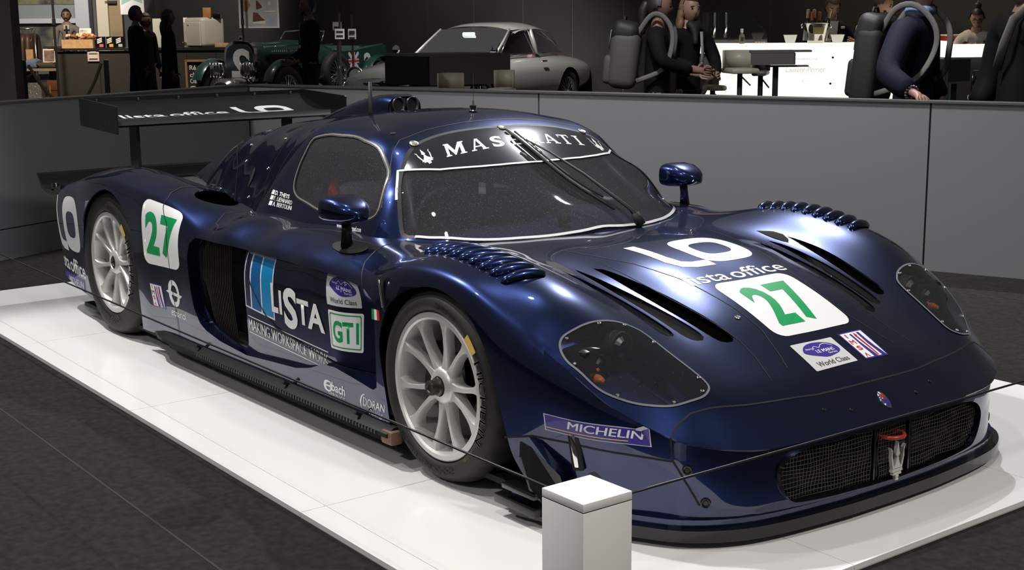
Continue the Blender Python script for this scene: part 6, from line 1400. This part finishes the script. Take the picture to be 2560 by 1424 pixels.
MB().tube([(1.35, .36, 1.10), (.3, .42, 1.12)], .012, n=6).build('bonnet_hinge', M_CHROME, vc, smooth=True); MB().box((.8, .385, .93), (.9, .02, .10)).build('bonnet_louvres', M_BLACK, vc)
MB().tube([(-.12, .45, 1.17), (-.25, .42, 1.33), (-.3, 0, 1.36), (-.25, -.42, 1.33), (-.12, -.45, 1.17)], .012, n=6).build('windscreen_frame', M_CHROME, vc, smooth=True)
MB().lathe([(.20+.014*math.cos(a), .014*math.sin(a)) for a in np.linspace(0, 2*PI, 9)[:-1]], (-.62, -.22, 1.02), n=24, axis='X', closed=True).build('steering_wheel', M_BLACK, vc, smooth=True)
SIDE_Y = .575
def on_side(vf, x0, z0, x1, z1, m, name, dy=0): from_py(name, [(x0+(x1-x0)*a, SIDE_Y+dy, z0+(z1-z0)*b) for a, b in vf[0]], vf[1], m, vc, smooth=False)
on_side(glyphs('2', .03), -1.20, .58, -1.45, .95, M_GREYV, 'side_number')
on_side(SQ, -.72, .66, -1.04, .97, mat('union_blue', (.03, .035, .12), rough=.4), 'union_flag')
wb = polys([[(0,.38),(1,.38),(1,.62),(0,.62)], [(.38,0),(.62,0),(.62,1),(.38,1)], [(0,0),(.14,0),(1,.86),(1,1),(.86,1),(0,.14)], [(1,0),(1,.14),(.14,1),(0,1),(0,.86),(.86,0)]])
on_side(wb, -.72, .66, -1.04, .97, M_GREYV, 'flag_white', .002); on_side(polys([[(0,.44),(1,.44),(1,.56),(0,.56)], [(.44,0),(.56,0),(.56,1),(.44,1)]]), -.72, .66, -1.04, .97, M_RED, 'flag_red', .004)
# ------------------------------------------------------------------ bar, stools, tables
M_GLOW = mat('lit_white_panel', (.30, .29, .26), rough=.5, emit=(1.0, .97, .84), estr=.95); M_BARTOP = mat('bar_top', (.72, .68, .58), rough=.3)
k = Loc(1955, 14.9)
bc = k.root('bar_counter', 'long white glowing bar counter behind the grey low wall', 'bar'); T2 = k.Z(110); S4 = k.D/F_PX
path = [(k.X(1757), .75), (k.X(1800), .30), (k.X(1850), .10), (k.X(1960), 0), (k.X(2060), -.02), (k.X(2150), .04), (k.X(2260), .22), (k.X(2380), .50), (k.X(2440), .8)]
path = [tuple(p) for p in spline(path, 4)]
inner = [(x, y+.65) for x, y in path]
n = len(path); cuts = [0, 7, 15, 23, n-1]
for a, b in zip(cuts[:-1], cuts[1:]):
    P = path[a:b+1]; Q = [(x, y+.05) for x, y in P]
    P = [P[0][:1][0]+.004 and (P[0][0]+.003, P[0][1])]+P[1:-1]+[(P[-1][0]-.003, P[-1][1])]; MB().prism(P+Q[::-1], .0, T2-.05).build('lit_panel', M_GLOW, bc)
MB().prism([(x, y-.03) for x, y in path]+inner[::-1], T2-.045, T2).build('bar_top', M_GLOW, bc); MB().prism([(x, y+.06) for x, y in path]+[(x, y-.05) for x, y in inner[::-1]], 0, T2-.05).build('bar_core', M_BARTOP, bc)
M_BTXT = mat('bar_print', (.42, .42, .38), rough=.6, emit=(.55, .55, .48), estr=.75)
def bar_text(txt, u0, u1, v0, v1, y=-.040, sh=.0):
    vf = glyphs(txt, .0, sh); from_py('bar_lettering', [(k.X(u0)+(k.X(u1)-k.X(u0))*a, y, k.Z(v1)+(k.Z(v0)-k.Z(v1))*b) for a, b in vf[0]], vf[1], M_BTXT, bc, smooth=False)
bar_text('CHAMPAGNE', 1978, 2046, 146, 151); bar_text('Laurent-Perrier', 1966, 2066, 168, 181, sh=.2); bar_text('B·S·A', 2008, 2024, 201, 205)
el = [(k.X(2036)+k.X(2070)*0+.155*math.cos(a)*1.05, k.Z(174)+.055*math.sin(a)) for a in np.linspace(0, 2*PI, 33)]
MB().tube([(x-.03, -.040, z) for x, z in el], .0012, n=4).build('bar_lettering', M_BTXT, bc)
for u, v in ((2084, 145), (2080, 211), (1822, 206)): MB().lathe([(0, 0), (.012, 0), (.012, .01), (0, .01)], (k.X(u), (-.035 if u > 2000 else .19), k.Z(v)), n=10, axis='Y').build('fixing_bolt', M_INK, bc)
def bw_(x, y, z): v = Vector(k.o)+RGT*x+AWY*y; return (v.x, v.y, FL+z)
def onbar(name, label, cat, u, y, group=None, z=None): return empty(name, bw_(k.X(u), y, T2 if z is None else z), FRZ, label, cat, group)
# ice bucket with bottles
b = onbar('ice_bucket', 'polished steel ice bucket holding champagne bottles on the bar', 'bucket', 2054, .25)
MB().lathe([(0, .0), (.085, 0), (.09, .01), (.135, .215), (.142, .22), (.138, .225), (.13, .215), (.085, .02), (0, .02)], n=28).build('bucket_shell', mat('brushed_steel', (.55, .52, .45), rough=.22, metal=1.), b, auto=40)
for sg in (-1, 1): MB().lathe([(.022+.006*math.cos(a), .006*math.sin(a)) for a in np.linspace(0, 2*PI, 9)[:-1]], (sg*.16, 0, .19), n=14, axis='X', closed=True).build('bucket_handle', M_CHROME, b, smooth=True)
MB().add([(-.055, -.112, .10), (.055, -.112, .10), (.065, -.128, .175), (-.065, -.128, .175)], [(0, 1, 2, 3)]).build('bucket_label', mat('label_olive', (.22, .18, .06), rough=.5), b)
def bottle(u, v, tilt, foil, lab, y=.25):
    e = onbar('champagne_bottle', lab, 'bottle', u, y, None, T2+.03); e.rotation_euler = (tilt*.2, tilt, FRZ); h = max(.31, (k.Z(v)-T2)/math.cos(tilt)-.03); q = h-.33
    MB().lathe([(0, 0), (.034, 0), (.036, .15+q), (.030, .19+q), (.016, .24+q), (.0145, .30+q), (0, .30+q)], n=14).build('bottle_glass', mat('bottle_green', (.01, .02, .012), rough=.1, coat=.5), e, smooth=True)
    MB().lathe([(.0175, .215+q), (.0165, .29+q), (.019, .295+q), (.019, .33+q), (0, .335+q)], n=14).build('neck_foil', foil, e, auto=40)
GF, RF = mat('gold_foil', (.50, .38, .20), rough=.4, metal=.3), mat('red_foil', (.40, .08, .05), rough=.4)
bottle(2028, 24, .05, GF, 'leftmost gold topped champagne bottle in the steel bucket', .24); bottle(2038, 32, .02, RF, 'red topped bottle just right of the leftmost gold one', .17); bottle(2050, 24, -.02, GF, 'gold topped champagne bottle in the middle of the bucket', .26); bottle(2060, 36, -.03, RF, 'red topped bottle just right of the middle gold one', .18); bottle(2074, 24, .18, GF, 'gold topped champagne bottle leaning right in the steel bucket', .25)
o = onbar('spray_bottle', 'small clear pump bottle alone on the left of the bar', 'bottle', 1869, .35)
MB().lathe([(0, 0), (.032, 0), (.032, .09), (.015, .11), (.015, .12), (0, .12)], n=14).build('bottle_body', mat('clear_plastic', (.25, .22, .19), rough=.15, trans=.4), o, auto=40); MB().lathe([(.014, .12), (.016, .14), (.016, .165), (0, .165)], n=10).build('pump_cap', M_PAPER, o, auto=40); MB().box((0, -.034, .05), (.035, .003, .05)).build('label', M_INK, o)
for u, lab in ((1998, 'white cup on the bar left of the ice bucket'), (2116, 'white cup on the bar right of the ice bucket')):
    c = onbar('paper_cup', lab, 'cup', u, .45 if u < 2050 else .38); MB().lathe([(0, 0), (.05, 0), (.075, .085), (.07, .085), (.047, .006), (0, .006)], n=20).build('cup_body', M_PAPER, c, auto=40); MB().lathe([(.074, .083), (.078, .088), (.074, .092)], n=20).build('cup_rim', M_PAPER, c)
for i in range(4):
    c = onbar('tea_light', 'tiny pale tea light in a row at the back of the bar', 'candle', 1911+i*6.5, .45, 'tea lights along the bar'); MB().lathe([(0, 0), (.014, 0), (.014, .016), (0, .018)], n=10).build('candle_cup', mat('pale_tin', (.6, .5, .4), rough=.4), c)
# back bar: dark machine, red sign tray
m = Loc(1840, 16.6); e = m.root('coffee_machine', 'large glossy black machine with sloping hood behind the bar', 'machine'); S5 = m.D/F_PX
pl = [(m.X(1765), m.Z(112)), (m.X(1765), m.Z(30)), (m.X(1785), m.Z(25)), (m.X(1855), m.Z(27)), (m.X(1868), m.Z(33)), (m.X(1908), m.Z(82)), (m.X(1911), m.Z(112))]
MB().prism(pl, -.25, .35, lambda x, z, y: (x, y, z)).build('machine_hood', mat('piano_black', (.006, .006, .007), rough=.08, coat=1.), e)
MB().rbox((m.X(1835), .05, m.Z(112)/2), (1.0*.72, .7, m.Z(112)), .02).build('machine_cabinet', M_DKBOX, e, auto=40)
for u in (1778, 1806): MB().rbox((m.X(u), -.28, m.Z(62)), (.03, .04, .30), .01).build('machine_tap', M_CHROME, e, auto=40)
e = Loc(2395, 16.4); r = e.root('red_display', 'red lit display tray at the right end of the bar', 'display'); MB().rbox((0, 0, e.Z(112)/2-.0), (.34, .3, e.Z(112)), .01).build('display_base', M_DKBOX, r, auto=30); MB().rbox((0, -.02, e.Z(101)), (.34, .3, .10), .02).build('display_body', mat('red_plastic', (.55, .03, .03), rough=.35), r, auto=40); MB().box((0, -.02, e.Z(88)), (.34, .28, .02)).build('display_top', M_PAPER, r)
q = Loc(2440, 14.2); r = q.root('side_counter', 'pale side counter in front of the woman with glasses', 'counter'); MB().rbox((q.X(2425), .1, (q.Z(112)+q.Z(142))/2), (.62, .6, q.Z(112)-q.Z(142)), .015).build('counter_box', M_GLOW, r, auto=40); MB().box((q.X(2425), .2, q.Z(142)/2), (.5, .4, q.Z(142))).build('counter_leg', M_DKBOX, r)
# high tables with deep aprons
def high_table(u, D, u0, u1, um, v0, v1, label, m1, m2, depth):
    q = Loc(u, D); e = q.root('high_table', label, 'table'); z1, z0 = q.Z(v0), q.Z(v1); xa, xm, xb = q.X(u0), q.X(um), q.X(u1)
    A, B, C = Vector((xa, depth[0])), Vector((xm, 0)), Vector((xb, depth[1])); Dd = A+C-B
    MB().prism([tuple(A), tuple(B), tuple(C), tuple(Dd)], z1-.025, z1).build('table_top', m2, e)
    for P, Q, mm, nm in ((A, B, m1, 'apron'), (B, C, m2, 'apron')):
        d = (Q-P); L = d.length; c = (P+Q)/2; MB().box((c.x, c.y+.012, (z0+z1)/2-.0), (L-.01, .02, z1-z0-.05), rz=math.atan2(d.y, d.x)).build(nm, mm, e)
    return q, e, (A, B, C, Dd), z0, z1
q, e, (A, B, C, Dd), z0, z1 = high_table(1070, 14.0, 948, 1275, 1070, 136, 222, 'large dark high table with solid sides in front of the silver coupe', M_BLACK, M_TBL, (.55, .35))
cc_ = (A+C)/2; MB().box((cc_.x, cc_.y, z0/2), (.10, .10, z0)).build('table_leg', M_DKBOX, e); MB().box((cc_.x, cc_.y, .01), (.5, .5, .02)).build('table_foot', M_DKBOX, e); MB().box((cc_.x, cc_.y, z0+.02), (.8, .4, .03)).build('table_frame', M_DKBOX, e)
q, e, (A, B, C, Dd), z0, z1 = high_table(1935, 12.3, 1879, 1995, 1990, 126, 170, 'small grey high table with black legs in front of the bar', M_TBL, M_TBL, (.0, .18))
for u in (1951,): MB().box((q.X(u), .16, z0/2), (.045, .045, z0)).build('table_leg', M_BLACK, e)
MB().box((q.X(1960), .10, z1-.01), (q.X(2032)-q.X(1882), .12, .018)).build('table_shelf', M_TBL, e); MB().box((q.X(1951), .16, .01), (.4, .4, .02)).build('table_foot', M_BLACK, e); MB().box((q.X(1975), .12, z0+.01), (q.X(2030)-q.X(1920), .10, .015)).build('lower_shelf', M_TBL, e)
q, e, (A, B, C, Dd), z0, z1 = high_table(1762, 12.8, 1700, 1800, 1799, 136, 190, 'dark high table beside the two women in front of the bar', M_TBL, M_BLACK, (.0, .25)); MB().box((q.X(1755), .1, z0/2), (.05, .05, z0)).build('table_leg', M_BLACK, e)
q, e, (A, B, C, Dd), z0, z1 = high_table(2420, 11.6, 2370, 2452, 2375, 150, 214, 'dark high table between the man in the navy jumper and the bar', M_BLACK, M_BLACK, (.2, .2)); MB().box((q.X(2415), .25, z0/2), (.05, .05, z0)).build('table_leg', M_BLACK, e)
def stool(u, D, v, wpx, label, m, rz=0.):
    q = Loc(u, D); e = q.root('bar_stool', label, 'stool', None, rz); z = q.Z(v); w_ = wpx*D/F_PX
    MB().rbox((0, 0, z-.02), (w_, .34, .05), .02).build('seat', m, e, auto=40)
    V = []
    for i in range(12):
        a = PI*.06+PI*.88*i/11
        for zz_ in (z, z+.17): V.append((w_*.52*math.cos(a), .17*math.sin(a)+.02, zz_))
    o = from_py('backrest', V, grid_faces(12, 2), m, e); sd = o.modifiers.new('t', 'SOLIDIFY'); sd.thickness = .015
    MB().cyl((0, 0, .02), (0, 0, z-.03), .025, n=12).build('column', M_BLACK, e, smooth=True); MB().lathe([(0, .0), (.2, 0), (.2, .012), (.03, .03)], n=24).build('base', M_CHROME, e, auto=40)
    MB().tube([(.0, 0, z-.06), (.09, -.05, z-.16)], .008, n=6).build('lift_lever', M_CHROME, e); MB().lathe([(.14+.01*math.cos(a), .01*math.sin(a)) for a in np.linspace(0, 2*PI, 9)[:-1]], (0, 0, .30), n=20, closed=True).build('foot_ring', M_CHROME, e, smooth=True); return e
M_STW = mat('stool_cream', (.42, .38, .30), rough=.4)
stool(1853, 12.9, 172, 72, 'cream bar stool left of the small grey high table', M_STW, .2); stool(1905, 13.3, 178, 36, 'grey bar stool behind the small grey high table', M_TBL, -.3)
stool(1252, 13.2, 222, 46, 'cream bar stool at the right side of the large dark table', M_STW, -.4); stool(1128, 13.6, 228, 62, 'cream bar stool under the front of the large dark table', M_STW, .3); stool(1785, 13.2, 215, 40, 'pale bar stool beside the two women', M_STW, .3); stool(2470, 10.3, 236, 60, 'dark bar stool with grey back between the two men at the wall', M_GLOSSBLK, -.5)
# ------------------------------------------------------------------ visitors and staff
BLK = (.004, .004, .0045); FAIR = (.36, .20, .14); MID = (.20, .11, .075)
def vis(u, D, label, face, **kw):
    """face: degrees, 0 = towards the camera, +90 = towards the right of the photograph"""
    o = spot(u, D); return person(label, o, YAW+PI+math.radians(face), **kw)
# shop keeper, couple, man in the suit
P, hp, q = vis(166, 26.2, 'person in pale grey jacket and black apron behind the shop counter', 12, H=1.78, top=(.17, .16, .16), hair=(.012, .009, .007), skin=(.22, .14, .10))
skinned('apron', [(q(.125, 0, 1.30), (.03, .09)), (q(.135, 0, 1.12), (.03, .13)), (Vector((.13, 0, .85)), (.04, .17)), (Vector((.13, 0, .60)), (.04, .17))], [(0, 1), (1, 2), (2, 3)], mat('apron_black', (.008, .008, .009), rough=.8), P)
MB().rbox(q(.108, 0, 1.43), (.03, .11, .09), .01).build('shirt_collar', mat('white_shirt', (.42, .41, .40), rough=.8), P, auto=40); MB().rbox(q(.135, 0, 1.40), (.015, .035, .12), .005).build('tie', M_BLACK, P, auto=40); MB().tube([hp(.10, -.03, -.048), hp(.105, 0, -.042), hp(.10, .03, -.048)], .006, n=5).build('moustache', M_BLACK, P, smooth=True)
vis(338, 20.6, 'person in a long black coat with short dark hair, seen from behind', 120, H=1.76, top=BLK, coat=.24, loose=2.2, turn=-.35, skin=(.16, .09, .065), hair=(.01, .008, .007))
P, hp, q = vis(362, 21.4, 'person with glasses and grey hair partly hidden behind the black coat', 70, H=1.66, top=(.005, .005, .006), coat=.22, loose=2., hair=(.10, .085, .07), skin=(.17, .10, .075))
for s_ in (1, -1): MB().lathe([(.021+.0025*math.cos(a), .0025*math.sin(a)) for a in np.linspace(0, 2*PI, 7)[:-1]], (0, 0, 0), n=14, axis='X', closed=True).build('glasses_rim', M_GLOSSBLK, P).location = hp(.098, s_*.030, .008)
vis(418, 20.2, 'person in a dark brown coat with long dark hair, back to the wall', 100, H=1.70, top=(.006, .0045, .0035), coat=.26, loose=2.3, hair=(.016, .010, .007), hairstyle='long', female=True, turn=.3, skin=(.12, .07, .05))
P, hp, q = vis(772, 17.6, 'bald bearded person in a black suit standing before the green race car', -62, H=1.84, top=BLK, hair=(.010, .008, .007), skin=(.16, .09, .065), loose=1.5, coat=.06, arms=[((.02, .27, 1.12), (.24, .20, 1.0), (1, -.3, -.1), (0, -1, 0)), ((.0, -.27, 1.12), (.24, -.16, .99), (1, .3, -.1), (0, 1, 0))])
skinned('beard', [(hp(.06, -.045, -.06), .018), (hp(.078, 0, -.098), .024), (hp(.06, .045, -.06), .018)], [(0, 1), (1, 2)], M_BLACK, P); MB().tube([q(.135, .03, 1.50), q(.15, .05, 1.36), q(.15, .06, 1.22)], .010, n=5, flat=.4).build('lanyard', mat('lanyard_grey', (.20, .20, .21), rough=.6), P); MB().rbox(q(.155, .06, 1.19), (.008, .05, .04), .003).build('name_badge', M_PAPER, P)
# two women by the wall, the nearer with a backpack
hands = [((.06, .24, 1.17), (.30, .10, 1.11), (1, -.25, .0), (0, -1, -.3)), ((.06, -.24, 1.17), (.30, -.06, 1.10), (1, .25, .0), (0, 1, -.3))]
P1, hp1, q1 = vis(1645, 10.9, 'person with dark tied hair wearing a black jacket and a grey backpack', 78, H=1.74, top=BLK, hair=(.010, .008, .007), hairstyle='tail', female=True, loose=1.5, coat=.08, arms=hands, skin=(.15, .085, .065), turn=.1, tilt=.12, top_rough=.5)
P2, hp2, q2 = vis(1722, 11.6, 'person with curly blond hair and dark scarf facing the grey wall', 28, H=1.72, top=(.004, .004, .005), hair=(.16, .10, .05), hairstyle='curly', female=True, loose=1.5, coat=.10, skin=(.24, .14, .105), tilt=.12, arms=[((.05, .25, 1.15), (.26, .10, 1.04), (1, -.3, 0), (0, -1, -.3)), ((.05, -.25, 1.15), (.26, -.12, 1.05), (1, .3, 0), (0, 1, -.3))])
skinned('scarf', [(q2(.06, .07, 1.47), .035), (q2(.09, 0, 1.44), .04), (q2(.06, -.07, 1.47), .035), (q2(.13, -.02, 1.28), (.02, .04))], [(0, 1), (1, 2), (1, 3)], M_BLACK, P2)
MB().tube([q2(.145, .03, 1.40), q2(.165, .03, 1.22), q2(.15, .03, 1.06)], .016, n=6, flat=.4).build('zip_edge', mat('pale_grey_trim', (.16, .17, .165), rough=.6), P2, smooth=True)
def backpack(P, q, label, w_, h, d, z, c1, c2, y0=0., so=0.):
    e = empty('backpack', P.location, P.rotation_euler.z, label, 'backpack'); xb = -.14-so-d/2
    m1, m2 = mat('pack_%d' % int(c1[0]*1000), c1, rough=.7, bump=(60, .3, .003)), mat('packtop_%d' % int(c2[0]*1000), c2, rough=.6)
    MB().rbox((xb, y0, z), (d, w_, h), min(d, w_)*.32, 4, ry=.10).build('pack_body', m1, e, auto=60); MB().rbox((xb+.01, y0, z+h*.46), (d*.94, w_*.94, h*.42), min(d, w_)*.3, 4, ry=.28).build('pack_lid', m2, e, auto=60); MB().rbox((xb-d*.5, y0, z-h*.16), (.09, w_*.82, h*.5), .035, 3, ry=.10).build('front_pocket', m1, e, auto=60)
    for s_ in (1, -1): MB().tube(spline([(xb+d*.4, y0+s_*.10, z+h*.40), q(-.05-so, s_*.110, 1.53+so*.6), q(.04, s_*.115, 1.535+so*.9), q(.115+so, s_*.115, 1.44+so*.3), q(.125+so, s_*.125, 1.30), q(.06+so*.5, s_*(.16+so), 1.12), (xb+d*.45, y0+s_*.15, z-h*.36)], 4), .020, n=8, flat=.40, up=(0, 1, 0)).build('shoulder_strap', mat('strap_grey', (.085, .082, .076), rough=.8), e, smooth=True)
    MB().tube([(xb, y0-.05, z+h*.66), (xb, y0-.03, z+h*.74), (xb, y0+.03, z+h*.74), (xb, y0+.05, z+h*.66)], .010, n=6).build('carry_loop', m2, e, smooth=True)
    for s_ in (1, -1): MB().tube([(xb-d*.50, y0+s_*w_*.30, z+h*.20), (xb-d*.40, y0+s_*w_*.34, z+h*.50), (xb-d*.1, y0+s_*w_*.32, z+h*.66)], .006, n=5).build('piping', mat('pipe_grey', (.20, .21, .23), rough=.5), e, smooth=True)
    return e
backpack(P1, q1, 'two tone grey backpack worn by the person with dark tied hair', .34, .46, .24, 1.19, (.055, .052, .048), (.008, .008, .009))
# bar staff and guests
P, hp, q = vis(2068, 16.4, 'person in dark navy blazer bending over the ice bucket behind the bar', 5, H=1.78, top=(.008, .009, .020), lean=.25, tilt=.55, skin=(.38, .21, .15), hair=(.03, .018, .012), arms=[((.10, .30, 1.14), (.34, .22, 1.23), (.8, -.5, 0), (0, -1, -.4)), ((.10, -.32, 1.14), (.34, -.20, 1.23), (.8, .5, 0), (0, 1, -.4))])
MB().rbox(q(.145, 0, 1.36), (.02, .10, .24), .01, ry=.25).build('shirt_front', mat('white_shirt', (.42, .41, .40), rough=.8), P, auto=40); MB().rbox(q(.145, .11, 1.40), (.02, .05, .03), .008).build('pocket_square', mat('gold_cloth', (.45, .36, .16), rough=.6), P, auto=40)
P, hp, q = vis(2178, 15.9, 'person in tan vest and spotted white shirt looking down at the bar', 62, H=1.80, top=(.26, .17, .10), lean=.18, tilt=.5, skin=(.36, .20, .14), hair=(.03, .02, .014), arms=[((.12, .26, 1.16), (.33, .14, 1.20), (1, -.2, 0), (0, -1, -.3)), ((.12, -.28, 1.14), (.33, -.16, 1.20), (1, .2, 0), (0, 1, -.3))])
msl = mat('spotted_shirt', (.60, .57, .53), rough=.8, noise=(95, (.10, .08, .08), .60, .64))
for s_ in (1, -1): skinned('shirt_sleeve', [(q(0, s_*.17, 1.425), .085), (q(.05, s_*.23, 1.28), .075), (Vector((.12, s_*.27, 1.15)), .062), (Vector((.26, s_*.2, 1.18)), .05)], [(0, 1), (1, 2), (2, 3)], msl, P)
MB().rbox(q(.03, 0, 1.50), (.15, .15, .06), .03).build('shirt_collar', msl, P, auto=50); skinned('beard', [(hp(.055, -.05, -.05), .018), (hp(.08, 0, -.095), .026), (hp(.055, .05, -.05), .018)], [(0, 1), (1, 2)], mat('hair_29_20', (.03, .02, .014), rough=.6), P)
P, hp, q = vis(2442, 15.8, 'person in white shirt and grey apron with glasses and hair bun', -18, H=1.62, top=(.42, .38, .33), hair=(.008, .007, .007), hairstyle='bun', female=True, lean=.22, tilt=.45, skin=(.28, .16, .10), arms=[((.10, .26, 1.05), (.30, .12, 1.16), (1, -.3, 0), (0, -1, -.3)), ((.10, -.26, 1.05), (.30, -.10, 1.16), (1, .3, 0), (0, 1, -.3))])
skinned('apron', [(q(.14, 0, 1.22), (.02, .08)), (q(.14, 0, 1.06), (.02, .12)), (Vector((.13, 0, .8)), (.03, .15))], [(0, 1), (1, 2)], mat('apron_grey', (.18, .18, .18), rough=.8), P)
for s_ in (1, -1):
    o = MB().lathe([(.022+.0025*math.cos(a), .0025*math.sin(a)) for a in np.linspace(0, 2*PI, 7)[:-1]], (0, 0, 0), n=14, axis='X', closed=True).build('glasses_rim', M_GLOSSBLK, P); o.location = hp(.098, s_*.030, .006); o.rotation_euler = (0, .45, 0)
# man with his hand on the wall
HWD = 8.19
u0, D0 = 2292, 8.80; o0 = Vector(spot(u0, D0)); fz = YAW+PI+math.radians(52); R0 = Matrix.Rotation(fz, 3, 'Z')
def lcl(u, v, D): return R0.transposed() @ (pix(u, v, D)-o0)
wr = lcl(2285, 234, HWD+.125); hd = R0.transposed() @ (RGT*.25-AWY*.95+Vector((0, 0, -.20)))
P, hp, q = vis(u0, D0, 'person in a dark navy jumper with black backpack resting a hand on the wall', 52, H=1.80, top=(.005, .006, .014), loose=3.4, coat=.04, skin=(.20, .105, .08), hair=(.02, .014, .012), curl=1.15, tilt=.1,
    arms=[((-.02, .28, 1.13), (.10, .26, .96), (.4, 0, -1), (0, -1, 0)), (lcl(2214, 186, 8.50), wr, hd, R0.transposed() @ (AWY*.25+Vector((0, 0, -1.0))))])
MB().rbox(q(.02, 0, 1.545), (.17, .16, .07), .035, 3).build('shirt_collar', mat('blue_shirt', (.13, .17, .28), rough=.8), P, auto=60)
br = wr-Vector(hd).normalized()*.02
for i in range(3):
    t = Vector(hd).normalized(); c = br-t*.013*i; a1 = t.cross(Vector((0, 0, 1))).normalized(); a2 = t.cross(a1); m = MB()
    for j in range(14): m.ball(c+(a1*math.cos(j*PI/7)+a2*math.sin(j*PI/7))*.040, .0075, 8, 6)
    o = m.build('bead_bracelet', mat('bead_%d' % i, ((.02, .02, .022), (.30, .33, .32), (.04, .05, .05))[i], rough=.3), P, smooth=True); o['kind'] = 'stuff'
backpack(P, q, 'black leather backpack worn by the person in the navy jumper', .36, .50, .18, 1.20, (.010, .0095, .009), (.011, .0105, .010), 0., .05)
# man at the right edge
P, hp, q = vis(2560, 8.55, 'person in black at the right edge with a grey strap over the shoulder', -72, H=1.84, top=(.004, .004, .004), loose=3.4, coat=.06, skin=(.16, .09, .07), arms=[((-.04, .32, 1.14), (.10, .30, .92), (.2, 0, -1), (0, -1, 0)), ((.0, -.28, 1.12), (.12, -.27, .92), (.2, 0, -1), (0, 1, 0))])
MB().tube([q(-.12, .10, 1.54), q(.02, .12, 1.60), q(.155, .10, 1.49), q(.185, .06, 1.34), q(.18, .0, 1.18)], .030, n=8, flat=.3, up=(0, 1, 0)).build('shoulder_strap', mat('strap_grey', (.14, .135, .125), rough=.75), P, smooth=True)
